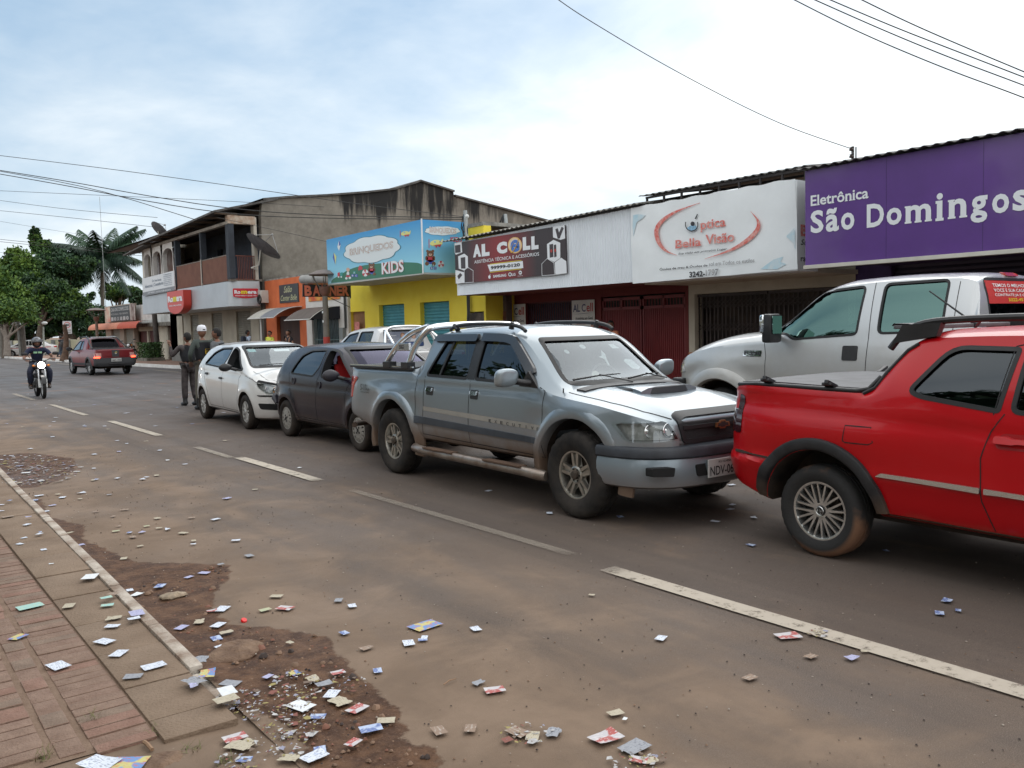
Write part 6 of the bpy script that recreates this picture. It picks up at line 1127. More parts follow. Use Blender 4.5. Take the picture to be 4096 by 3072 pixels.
 # ------------------------------------------------------------------ shops across the street
WPLANE=lambda X:frame((X,0,0),(0,-1,0),(0,0,1),(-1,0,0))
SPLANE=lambda Y:frame((0,Y,0),(1,0,0),(0,0,1),(0,-1,0))
def wu(f,px,py,X):p=onX(*f(px,py),X);return (-p.y,p.z)
def su(f,px,py,Y):p=onY(*f(px,py),Y);return (p.x,p.z)
def txt(mb,body,f,X,bl,tr,d,bold=.012,mi=None,shear=0.,plane='W',spacing=1.):
 g=wu if plane=='W' else su;a=g(f,*bl,X);b=g(f,*tr,X);fn=WPLANE(X)if plane=='W' else SPLANE(X)
 put_text(mb,body,fn,a[0],a[1],b[0]-a[0],b[1]-a[1],d,mi,bold,shear,spacing)
def polyW(mb,f,X,pts,d0,d1,mi=None,plane='W'):
 g=wu if plane=='W' else su;mb.prism([g(f,*p,X)for p in pts],WPLANE(X)if plane=='W' else SPLANE(X),d0,d1,mi)
def ell(cx,cy,rx,ry,n=24,a0=0):return [(cx+rx*math.cos(a0+2*math.pi*k/n),cy+ry*math.sin(a0+2*math.pi*k/n))for k in range(n)]
def corr(mb,Y0,Y1,X0,X1,z0,z1,pitch=.177,amp=.015,th=.008,axis='Y',sub=6):
 """corrugated sheet: waves run along Y (or X)"""
 n=int(abs(Y1-Y0)/pitch*sub);vs=[]
 for i in range(n+1):
  y=Y0+(Y1-Y0)*i/n;w_=amp*math.sin(2*math.pi*i/sub)
  for (x,z)in ((X0,z0),(X1,z1)):
   p=(x,y)if axis=='Y' else (y,x);vs+=[(*p,z+w_),(*p,z+w_-th)]
 fs=[]
 for i in range(n):a=4*i;b=4*i+4;fs+=[(a,a+2,b+2,b),(a+1,b+1,b+3,a+3),(a,b,b+1,a+1),(a+2,a+3,b+3,b+2)]
 mb.add(vs,fs)
def shutter(parent,X,y0,y1,z0,z1,m_,name='roller_shutter',slat=.095):
 q=MB();n=int((z1-z0)/slat);vs=[]
 prof=[(0,0),(.35,-.016),(.5,-.018),(.65,-.016),(1.0,0)]
 zs=[]
 for i in range(n):
  for a, o in prof[:-1]:zs.append((z0+(z1-z0)*(i+a)/n,o))
 zs.append((z1,0))
 for z, o in zs:vs+=[(X+o,y0,z),(X+o,y1,z)]
 q.add(vs,[(2*i,2*i+1,2*i+3,2*i+2)for i in range(len(zs)-1)])
 q.add([(X+.02,y0,z0),(X+.02,y1,z0),(X+.02,y1,z1),(X+.02,y0,z1)],[(0,1,2,3)])
 return q.build(name,m_,parent,smooth=20)
def wall_with_holes(parent,X,y0,y1,z0,z1,holes,m_,depth=.25,name='wall',plane='W'):
 """wall slab facing the road; holes are (ya, yb, za, zb) with reveals"""
 ys=sorted({y0,y1,*[h[0]for h in holes],*[h[1]for h in holes]});zs=sorted({z0,z1,*[h[2]for h in holes],*[h[3]for h in holes]})
 ys=[y for y in ys if y0<=y<=y1];zs=[z for z in zs if z0<=z<=z1];q=MB()
 P=(lambda y,z,d:(X+d,y,z))if plane=='W' else (lambda y,z,d:(y,X+d,z))
 inh=lambda y, z:any(a<y<b and c<z<e for a,b,c,e in holes)
 for a, b in zip(ys,ys[1:]):
  for c, e in zip(zs,zs[1:]):
   if not inh((a+b)/2,(c+e)/2):q.add([P(a,c,0),P(b,c,0),P(b,e,0),P(a,e,0)],[(0,1,2,3)]);q.add([P(a,c,depth),P(b,c,depth),P(b,e,depth),P(a,e,depth)],[(3,2,1,0)])
 for a, b, c, e in holes+[(y0,y1,z0,z1)]:
  q.add([P(a,c,0),P(a,c,depth),P(b,c,depth),P(b,c,0)],[(0,1,2,3)]);q.add([P(a,e,0),P(b,e,0),P(b,e,depth),P(a,e,depth)],[(0,1,2,3)])
  q.add([P(a,c,0),P(a,e,0),P(a,e,depth),P(a,c,depth)],[(0,1,2,3)]);q.add([P(b,c,0),P(b,c,depth),P(b,e,depth),P(b,e,0)],[(0,1,2,3)])
 return q.build(name,m_,parent,weld=True)
def slab_letters(mb,body,fn,x,y,w_,h,d,bold,mi=None):
 """letters with slab serifs: each upright stroke gets a foot (and a small head on the left)"""
 uv, fs, asp=text_geo(body,bold,0,1.0)
 vs=[(u*asp,v)for u,v in uv];cnt={}
 for f in fs:
  for a, b in zip(f,f[1:]+f[:1]):k=(min(a,b),max(a,b));cnt[k]=cnt.get(k,0)+1
 k=w_/asp;P=lambda a, b, dd:fn(x+a*k,y+b*h,dd)
 mb.add([P(a,b,d)for a,b in vs],fs,mi);tops={}
 flats=[(min(vs[a][0],vs[b][0]),max(vs[a][0],vs[b][0]),vs[a][1])for (a,b),c in cnt.items()if c==1 and abs(vs[a][1]-vs[b][1])<.004 and .05<abs(vs[a][0]-vs[b][0])<.30]
 return flats, P, vs
def add_slabs(mb,flats,P,d,base,heads,hh=.07,ex=.055,mi=None):
 for a, b, v in flats:
  if abs(v-base)<.02:mb.add([P(p,q,d+.0006)for p,q in ((a-ex,v),(b+ex,v),(b+ex,v+hh),(a-ex,v+hh))],[(0,1,2,3)],mi)
  for hd in heads:
   if abs(v-hd)<.03:mb.add([P(p,q,d+.0006)for p,q in ((a-ex,v-hh),((a+b)/2,v-hh),((a+b)/2,v),(a-ex,v))],[(0,1,2,3)],mi)
ORANGE=lambda:mat('render_orange',(.56,.13,.045),.85,col2=(.66,.17,.06),vscale=1.6,bump=.15,bscale=60)
CREAM=lambda:mat('render_cream',(.44,.40,.32),.85,col2=(.56,.52,.43),vscale=1.2,bump=.2,bscale=50)
WHITEW=lambda:mat('render_white',(.60,.58,.55),.85,col2=(.72,.70,.67),vscale=1.4,bump=.15,bscale=50)
def shop_electronics():
 r=thing('shop_building','purple electronics shop with a huge purple fascia sign, rightmost building','shop building',(14,5,0))
 r.location=(0,0,0);X=12.5
 pw=mat('render_deep_purple',(.045,.022,.085),.85,var=.2,vscale=2);
 wall_with_holes(r,15,-3,9.0,.145,4.2,[(1.0,4.2,.145,2.7),(5.4,8.3,.145,2.7)],pw)
 for a, b in ((1.0,4.2),(5.4,8.3)):shutter(r,15.15,a,b,.145,2.7,mat('shutter_dark',(.06,.05,.08),.5,.4))
 q=MB();q.box((12.58,-3,2.55),(15.0,8.36,2.66));q.build('canopy_soffit',pw,r)
 q=MB();corr(q,8.55,-3,12.38,18,4.05,4.9);q.build('roof',mat('fibre_cement_dark',(.10,.095,.09),.9,var=.4,vscale=4),r)
 s=thing('fascia_sign','large purple shop sign reading Eletronica Sao Domingos in white letters','shop sign')
 q=MB();q.box((12.5,-3,2.50),(12.58,8.39,4.02));q.build('sign_panel',mat('sign_purple',(.095,.032,.215),.42,var=.10,vscale=.9,coat=.3),s)
 q=MB();q.box((12.47,-3,2.44),(12.60,8.41,2.50));q.build('sign_trim',mat('trim_cream',(.55,.53,.47),.6,var=.1),s,bevel=.004)
 for y in (7.0,5.6,4.2):q=MB();q.box((12.4985,y,2.51),(12.4995,y+.005,4.015));q.build('panel_seam',mat('seam_dark',(.03,.012,.08),.6),s)
 wm=mat('sign_white',(.74,.77,.80),.55);f=WPLANE(X)
 zp=lambda x, y:(3200/V+x*896/1270/V,700/V+y*896/1270/V)
 def letter(q,ch,bl,tr,base=None,head=None,bold=.028,hh=.10,ex=.05):
  a, b=wu(zp,*bl,X), wu(zp,*tr,X);fl, P, vs=slab_letters(q,ch,f,a[0],a[1],b[0]-a[0],b[1]-a[1],.008,bold)
  if base is not None:add_slabs(q,fl,P,.008,base,[],hh,ex)
  if head:tops=sorted({round(v[2],3)for v in fl if v[2]>.3});add_slabs(q,[v for v in fl if abs(v[2]-tops[-1])<.03 and v[0]<.35][:1]if head=='left' else [v for v in fl if v[2]>.6],P,.008,-9,[tops[-1]]if tops else [],hh,ex)
 q=MB();letter(q,'Eletrônica',(62,178),(390,68),0,None,.020,.07,.05);q.build('lettering',wm,s)
 q=MB()
 for a in (('S',(62,333),(135,195)),('ã',(148,325),(222,183)),('o',(234,315),(310,208)),('D',(380,300),(478,155),0),('o',(492,288),(578,180)),('m',(600,277),(745,158),0,'left'),('i',(775,262),(812,100),0,'left'),('n',(845,250),(945,128),0,'left'),('g',(968,275),(1065,112)),('o',(1090,222),(1188,100)),('s',(1207,208),(1300,78))):letter(q,*a)
 q.build('lettering',wm,s)
 b=thing('service_bracket','small steel bracket with insulators standing above the purple sign roof','electric bracket');c0=onX(1842,352,14.0);b.location=c0;q=MB();
 q.tube([(0,0,-.25),(0,0,.28)],.025,8);q.tube([(0,-.06,-.2),(0,-.06,.26)],.012,6);q.build('post',mat('iron_grey',(.12,.12,.12),.6,.5),b)
 for k in range(3):
  q=MB();q.lathe([(.001,.0),(.035,.005),(.04,.03),(.025,.045),(.035,.06),(.001,.065)],12,'Z',(-.04,0,.20-.12*k));q.build('insulator',mat('porcelain_brown',(.05,.035,.03),.3),b,smooth=50)
def shop_optics():
 r=thing('shop_building','cream optician shop with folding metal grille behind the white banner','shop building')
 X=15;wall_with_holes(r,X,9.0,13.05,.145,4.05,[(9.15,12.88,.145,2.235)],CREAM())
 q=MB();q.box((14.985,12.885,.145),(14.999,13.05,.95));q.build('dado',mat('dado_orange',(.50,.24,.12),.8,var=.1),r)
 q=MB();q.box((15.5,8.0,.145),(15.6,16.0,2.5));q.build('shop_interior',mat('interior_dark',(.02,.018,.018),.9,col2=(.07,.05,.04),vscale=2),r)
 gm=mat('grille_brown',(.055,.042,.038),.5,.4,var=.3)
 for (a,b)in ((9.2,10.98),(11.02,12.86)):
  q=MB();n=int((b-a)/.105)
  for i in range(n+1):y=a+(b-a)*i/n;q.cbox((15.12+.012*(i%2),y,1.17),(.016,.030,2.06))
  st=(b-a)/n
  for zr in (.5,1.0,1.5,2.0):
   for i in range(0,n-1):
    y=a+st*i
    for s in (-1,1):q.tube([(15.10,y,zr+s*.09),(15.10,y+2*st,zr-s*.09)],.007,4)
  q.box((15.08,a,2.17),(15.16,b,2.22));q.build('folding_grille',gm,r)
 q=MB();q.box((13.6,8.95,2.44),(15,13.05,2.52));q.build('canopy_soffit',CREAM(),r)
 q=MB();m2=mat('purlin_dark',(.035,.03,.03),.7,.3,var=.3)
 for x in (13.35,13.9):q.box((x,8.9,4.20),(x+.05,12.75,4.24));q.box((x,8.9,4.02),(x+.05,12.75,4.05))
 for k in range(9):y=8.95+k*.47;q.box((13.355,y,4.05),(13.395,y+.035,4.20))
 q.build('roof_truss',m2,r);q=MB();corr(q,12.9,8.85,13.30,18,4.27,4.9);q.build('roof',mat('fibre_cement_dark',(.10,.095,.09),.9),r)
 s=thing('banner_sign','white fabric banner of the optician with red oval strokes and faded lettering','banner');X=13.0;f=z4
 tl, bl, tr, br=[wu(z4,*p,X)for p in ((35,460),(45,880),(945,295),(960,800))]
 q=MB();nx, ny=36, 12;vs=[]
 for j in range(ny+1):
  for i in range(nx+1):
   a, b=i/nx, j/ny;u=lerp(lerp(bl[0],br[0],a),lerp(tl[0],tr[0],a),b);v=lerp(lerp(bl[1],br[1],a),lerp(tl[1],tr[1],a),b)-.012*math.sin(a*40)*(b>.99)
   w_=.010*math.sin(a*9+b*3)+.012*noise.noise(Vector((a*7,b*3,0)))*(1+b);vs.append(WPLANE(X)(u,v,.012+w_))
 q.add(vs,[(j*(nx+1)+i,j*(nx+1)+i+1,(j+1)*(nx+1)+i+1,(j+1)*(nx+1)+i)for j in range(ny)for i in range(nx)])
 cloth=mat('banner_cloth',(.78,.82,.84),.7,var=.03,vscale=2,bump=.05,bscale=30);q.build('banner_front',cloth,s,smooth=60)
 q=MB();q.box((13.005,8.89,2.46),(13.62,12.80,4.0));q.build('banner_box',cloth,s)
 W=.045
 rd=mat('paint_washed_red',(.62,.10,.08),.7,col2=(.72,.42,.38),vscale=16)
 def brush(pts,wf,d):
  P=smooth_poly(pts,3,False);q2=MB();n=len(P);vs=[]
  for i, p in enumerate(P):
   a, b=Vector(P[max(0,i-1)]), Vector(P[min(n-1,i+1)]);dd=(b-a).normalized();nn=Vector((-dd.y,dd.x));w_=wf(i/(n-1))
   for sg in (1,-1):uu=wu(z4,p[0]+nn.x*w_*sg,p[1]+nn.y*w_*sg,X);vs.append(WPLANE(X)(uu[0],uu[1],d))
  q2.add(vs,[(2*i,2*i+1,2*i+3,2*i+2)for i in range(n-1)]);return q2
 brush([(425,432),(270,485),(180,560),(185,640),(230,700),(295,722)],lambda t:1+11*math.sin(math.pi*t)**.8,W).build('oval_stroke',rd,s)
 brush([(705,480),(750,530),(748,580),(690,640),(600,695),(450,743)],lambda t:1+11*math.sin(math.pi*t)**.8,W).build('oval_stroke',rd,s)
 q=MB();txt(q,'ptica',z4,X,(428,596),(566,512),W,.02);q.build('lettering',rd,s)
 q=MB();txt(q,'Bella',z4,X,(288,686),(430,622),W,.022);txt(q,'Visão',z4,X,(455,664),(614,590),W,.022);q.build('lettering',rd,s)
 bk=mat('print_black',(.03,.03,.035),.6);gy=mat('print_faded',(.22,.23,.25),.6,col2=(.5,.5,.5),vscale=14)
 q=MB()
 for rr in (37,34):pass
 e=[wu(z4,378+37*math.cos(a),551+40*math.sin(a),X)for a in [math.radians(200-i*11)for i in range(21)]];e2=[wu(z4,378+32*math.cos(a),551+35*math.sin(a),X)for a in [math.radians(200-i*11)for i in range(21)]]
 q.add([WPLANE(X)(*p,W)for p in e]+[WPLANE(X)(*p,W)for p in e2],[(i,i+1,22+i,21+i)for i in range(20)])
 polyW(q,z4,X,ell(383,548,11,12),W-.002,W);polyW(q,z4,X,[(395,520),(408,494),(412,496),(402,522)],W-.002,W);q.build('eye_logo',bk,s)
 q=MB();polyW(q,z4,X,[(350,572),(375,556),(405,560),(400,578),(370,588)],W-.004,W-.003);q.build('eye_shade',mat('print_blue',(.25,.45,.62),.6,var=.3,vscale=20),s)
 q=MB();txt(q,'Sua visão em primeiro Lugar',z4,X,(303,724),(575,680),W,.012,shear=.3);txt(q,'Óculos de grau & Óculos de',z4,X,(200,811),(466,768),W,.02);txt(q,'3242-',z4,X,(365,846),(452,807),W,.035);q.build('lettering',bk,s)
 q=MB();txt(q,'sol em Todos os estilos',z4,X,(474,783),(726,738),W,.01);txt(q,'1797',z4,X,(456,838),(527,796),W,.03);q.build('lettering',gy,s)
 bl_=mat('print_blue_wash',(.45,.65,.75),.7,col2=(.66,.73,.76),vscale=7)
 for pts in ([(50,500),(80,495),(120,500),(100,520),(70,540),(52,620),(48,560)],[(755,800),(830,745),(885,730),(868,760),(900,772),(850,800)],[(905,610),(945,570),(950,690),(935,650),(900,620)]):q=MB();polyW(q,z4,X,pts,.030,.0305);q.build('watercolour_patch',bl_,s)
 q=MB();g2=SPLANE(8.89);put_text(q,'Be',g2,13.10,3.05,.40,.20,.006,bold=.04);q.build('lettering',rd,s)
 q=MB();put_text(q,'Sua v',g2,13.10,2.90,.45,.10,.006,shear=.3);put_text(q,'rau &',g2,13.10,2.62,.45,.10,.006,bold=.02);q.build('lettering',bk,s)
def shop_phones():
 r=thing('shop_building','phone shop with white corrugated fascia, dark red walls and red metal gates','shop building')
 rw=mat('render_oxblood',(.135,.022,.022),.8,col2=(.175,.030,.028),vscale=1.3,bump=.2);X=15
 wall_with_holes(r,X,13.06,19.83,.145,3.9,[(16.98,18.93,.145,2.26),(13.15,15.90,.145,2.30)],rw)
 q=MB();q.box((15.26,12.9,.145),(15.30,20.2,3.9));q.build('shop_interior',mat('interior_dark',(.02,.018,.018),.9),r)
 gm=mat('gate_maroon',(.085,.018,.022),.5,.2,var=.25,vscale=8);bm_=mat('gate_backing',(.025,.022,.045),.7)
 q=MB();q.box((15.12,16.98,.145),(15.14,18.93,2.26));q.build('gate_backing',bm_,r)
 q=MB()
 for i in range(22):y=17.0+1.91*i/21;q.cbox((15.07,y,1.2),(.02,.02,2.1))
 for z in (.3,1.25,2.22):q.box((15.06,16.98,z),(15.09,18.93,z+.04))
 q.build('barred_gate',gm,r)
 dm=mat('door_red',(.165,.022,.024),.5,.1,col2=(.205,.028,.028),vscale=1.5)
 for a, b in ((13.17,14.50),(14.54,15.88)):
  q=MB();n=int((b-a)/.06);vs=[]
  for i in range(n+1):
   y=a+(b-a)*i/n
   for dx, dy in ((0,0),(0,.4),(-.02,.5),(-.02,.9)):yy=min(b,y+dy*(b-a)/n);vs+=[(15.06+dx,yy,.16),(15.06+dx,yy,1.98)]
  q.add(vs,[(2*i,2*i+1,2*i+3,2*i+2)for i in range(len(vs)//2-1)]);d=q.build('door',dm,r)
  q=MB();q.box((15.03,a,1.96),(15.09,b,2.03));q.box((15.03,a,2.19),(15.09,b,2.26));q.box((15.03,a,.145),(15.09,a+.05,2.26));q.box((15.03,b-.05,.145),(15.09,b,2.26));q.box((15.03,(a+b)/2-.03,1.96),(15.09,(a+b)/2+.03,2.26));q.build('door_frame',dm,d)
  q=MB();n=14
  for i in range(1,n):y=a+(b-a)*i/n;q.cbox((15.06,y,2.11),(.015,.018,.2))
  q.build('vent_bars',dm,d);q=MB();q.box((15.10,a,2.0),(15.12,b,2.24));q.build('vent_dark',mat('interior_dark',(.02,.018,.018),.9),d)
 for k,(p0,p1)in enumerate((((600,1110),(740,950)),((1087,1110),(1250,917)))):
  a, b=wu(z3,*p0,14.97), wu(z3,*p1,14.97);s=thing('poster',['white phone shop poster left of the barred gate','white phone shop poster right of the barred gate, with phone pictures'][k],'poster');f=WPLANE(14.97)
  top, bot=b[1], a[1]-.75;q=MB();q.prism([(a[0],bot),(b[0],bot),(b[0],top),(a[0],top)],f,0,.01);q.build('panel',mat('poster_white',(.66,.65,.62),.6,var=.06),s)
  W_=b[0]-a[0];t=MB();put_text(t,'AL C',f,a[0]+.06*W_,top-.30,W_*.56,.20,.014,bold=.02);t.build('lettering',mat('print_navy',(.06,.07,.16),.5),s)
  t=MB();put_text(t,'ell',f,a[0]+.66*W_,top-.30,W_*.28,.22,.014,bold=.02);put_text(t,'Assistência Técnica',f,a[0]+.18*W_,top-.62,W_*.72,.07,.014,bold=.02);t.build('lettering',mat('print_redbrown',(.42,.05,.04),.5),s)
  t=MB();put_text(t,'Acessórios em Geral',f,a[0]+.16*W_,top-.50,W_*.76,.075,.014,bold=.02);t.build('lettering',mat('print_black',(.03,.03,.035)),s)
  q=MB();q.prism([(a[0]+.06*W_,top-.36),(a[0]+.5*W_,top-.34),(a[0]+.94*W_,top-.33),(a[0]+.5*W_,top-.35)],f,.012,.014);q.build('underline',mat('print_navy',(.06,.07,.16)),s)
  if k:
   for i in range(3):q=MB();q.prism(round_poly([(a[0]+(.12+.28*i)*W_,top-.98),(a[0]+(.26+.28*i)*W_,top-.98),(a[0]+(.26+.28*i)*W_,top-.74),(a[0]+(.12+.28*i)*W_,top-.74)],.02),f,.012,.015);q.build('phone_picture',mat('phone_print',(.05,.06,.07),.4,col2=(.25,.45,.48),vscale=12),s)
 fm=mat('sheet_white',(.72,.77,.82),.45,.0,var=.05,vscale=1.5);q=MB();n=330;vs=[]
 for i in range(n+1):
  y=lerp(19.38,12.84,i/n);x=13.03+(.012 if i%4 in (0,1)else 0);t=i/n;vs+=[(x,y,2.48),(x,y,lerp(3.885,4.0,t))]
 q.add(vs,[(2*i,2*i+1,2*i+3,2*i+2)for i in range(n)]);q.build('fascia',fm,r)
 q=MB();q.box((13.05,12.84,2.48),(15,19.36,2.53));q.build('canopy_soffit',rw,r);q=MB();q.add([(13.04,19.38,2.48),(15,19.38,2.48),(15,19.38,4.2),(13.04,19.38,3.88)],[(0,1,2,3)]);q.build('fascia_return',fm,r)
 q=MB();corr(q,19.95,12.5,12.88,18,3.945,4.75,pitch=.177,amp=.018);
 q.v=[(x,y,z+(.0 if True else 0)+(19.95-y)/7.4*.11)for x,y,z in q.v];q.build('roof',mat('fibre_cement',(.25,.24,.22),.9,var=.35,vscale=5),r)
 s=thing('shop_sign','dark brown phone shop sign AL CELL with white hexagons and phone pictures','shop sign');X=12.97;F=WPLANE(X)
 P0=lambda x, y:wu(z3,x,y,X)
 brd=[P0(*p)for p in ((216,503),(1030,369),(1046,724),(228,803))];q=MB();q.prism(brd,F,-.03,0)
 m_=bpy.data.materials.new('sign_maroon_black');m_.use_nodes=True;n=m_.node_tree.nodes;l=m_.node_tree.links;b=n['Principled BSDF'];t=n.new('ShaderNodeTexCoord');sp=n.new('ShaderNodeSeparateXYZ');l.new(t.outputs['Object'],sp.inputs[0])
 a_=n.new('ShaderNodeMath');a_.operation='SUBTRACT';l.new(sp.outputs[1],a_.inputs[0]);a_.inputs[1].default_value=17.35;a2=n.new('ShaderNodeMath');a2.operation='ABSOLUTE';l.new(a_.outputs[0],a2.inputs[0])
 mr=n.new('ShaderNodeMapRange');l.new(a2.outputs[0],mr.inputs[0]);mr.inputs[1].default_value=.1;mr.inputs[2].default_value=1.45;k=n.new('ShaderNodeMix');k.data_type='RGBA';l.new(mr.outputs[0],k.inputs['Factor']);k.inputs['A'].default_value=(.24,.020,.022,1);k.inputs['B'].default_value=(.040,.028,.030,1);l.new(k.outputs['Result'],b.inputs['Base Color']);b.inputs['Roughness'].default_value=.4
 q.build('sign_board',m_,s)
 wm=mat('sign_white',(.74,.77,.80),.55)
 def poly(pts,d,m,nm):q=MB();q.prism([P0(*p)for p in pts],F,d-.002,d);return q.build(nm,m,s)
 for pts in ([(218,503),(270,492),(275,570),(228,588),(220,570)],[(245,600),(290,580),(316,600),(318,680),(290,705),(250,690)],[(225,700),(290,718),(290,795),(228,802)],[(943,383),(1030,369),(1034,468),(1000,478),(945,460)],[(900,510),(948,478),(998,500),(998,612),(955,642),(904,616)],[(958,645),(1005,610),(1042,636),(1046,724),(962,735)]):poly(pts,.004,wm,'hexagon')
 for pts in ([(862,655),(902,616),(952,648),(957,735),(864,742)],[(290,700),(318,682),(356,705),(356,790),(292,795)]):
  q=MB()
  for a, b in zip(pts,pts[1:]+pts[:1]):q.tube([F(*P0(*a),.003),F(*P0(*b),.003)],.007,4)
  q.build('hexagon_outline',wm,s)
 dk=mat('print_device',(.05,.04,.045),.4)
 for pts in ([(265,610),(298,605),(300,690),(268,690)],[(222,520),(262,513),(264,570),(224,575)],[(240,745),(262,722),(276,738),(250,770)],[(963,400),(980,392),(990,425),(1010,380),(1024,392),(995,468),(980,470)],[(919,512),(946,508),(948,604),(922,610)],[(951,516),(968,512),(972,600),(955,608)]):poly(pts,.008,dk,'device_picture')
 for c in ((934,560),(962,556)):poly(ell(c[0],c[1],7,12),.012,mat('print_redbrown',(.42,.05,.04)),'red_mark')
 t=MB()
 for body, bl, tr in (('A',(357,609),(414,507)),('L',(421,602),(476,502)),('C',(533,585),(607,487))):txt(t,body,z3,X,bl,tr,.010,.085)
 for body, bl, tr in (('L',(724,557),(777,452)),('L',(787,552),(838,446))):txt(t,body,z3,X,bl,tr,.010,.085)
 txt(t,'ASISTÊNCIA TÉCNICA E ACESSÓRIOS',z3,X,(366,654),(843,562),.010,.008)
 poly([(462,662),(722,634),(726,686),(480,712)],.006,wm,'phone_box');poly([(480,656),(712,627),(712,631),(480,661)],.007,mat('print_yellow',(.7,.6,.03),.5),'yellow_line');poly([(482,716),(712,690),(712,694),(482,720)],.007,mat('print_yellow',(.7,.6,.03)),'yellow_line')
 txt(t,'SAMSUNG',z3,X,(505,758),(601,728),.010,.035);txt(t,'LG',z3,X,(643,745),(669,722),.010,.03);txt(t,'motorola',z3,X,(685,748),(724,738),.010,.01);t.build('lettering',wm,s)
 t=MB();txt(t,'99999-0120',z3,X,(487,698),(702,648),.010,.04);t.build('lettering',mat('print_black',(.03,.03,.035)),s)
 poly(ell(478,752,9,13)[2:-1]+[(487,748),(484,752)],.010,wm,'apple_logo');poly([(478,736),(484,729),(484,736)],.010,wm,'apple_leaf');poly(ell(629,733,12,15),.010,wm,'round_logo');poly(ell(629,733,7,9,12),.012,dk,'round_logo_core');poly(ell(705,720,12,15),.010,wm,'round_logo');poly([(698,727),(701,712),(705,720),(709,712),(712,727),(705,722)],.012,dk,'logo_letter')
 q=MB();txt(q,'e',z3,X,(634,572),(698,472),.012,.03);q.build('letter_e',mat('print_ieblue',(.06,.18,.55),.4),s)
 poly(ell(664,518,52,60),.005,mat('print_halo',(.75,.50,.22),.6),'halo');poly(ell(664,518,44,52),.0065,mat('print_halo_in',(.72,.60,.48),.6),'halo_core')
 q=MB();q.tube([F(*P0(664+(48*math.cos(a))*math.cos(-1.0)-(22*math.sin(a))*math.sin(-1.0)*.6,516+48*math.cos(a)*math.sin(-1.0)*1.35+22*math.sin(a)*math.cos(-1.0)),.018)for a in [2*math.pi*i/32 for i in range(26)]],[.004+.006*math.sin(math.pi*i/25)for i in range(26)],5);q.build('golden_ring',mat('print_gold',(.72,.45,.05),.5),s)
def alley_wall():
 r=thing('alley_wall','narrow dark stained wall between the yellow building and the red gates','wall');X=14.6
 a, b=onX(*z3(445,880),X), onX(*z3(600,1000),X);q=MB();q.box((X,b.y,.145),(X+.2,a.y+.4,4.2));q.build('wall',mat('wall_sooty',(.07,.055,.05),.9,col2=(.15,.11,.09),vscale=2.5,bump=.4),r)
 q=MB();c, d=onX(*z3(490,1010),X), onX(*z3(600,1090),X);q.box((X-.01,d.y,.145),(X,c.y,c.z));q.build('brick_patch',mat('brick_patch',(.13,.05,.04),.9,var=.3,vscale=6),r)
 q=MB();rnd=random.Random(3)
 for k in range(26):q.cbox((X-.15-rnd.random()*.2,a.y+.0+rnd.uniform(-.25,.1),.2+k*.075),(rnd.uniform(.1,.25),rnd.uniform(.1,.3),rnd.uniform(.05,.12)),0,None)
 q.build('rubble_pile',mat('rubble',(.09,.08,.07),.9,var=.5,vscale=9,bump=.5),r)
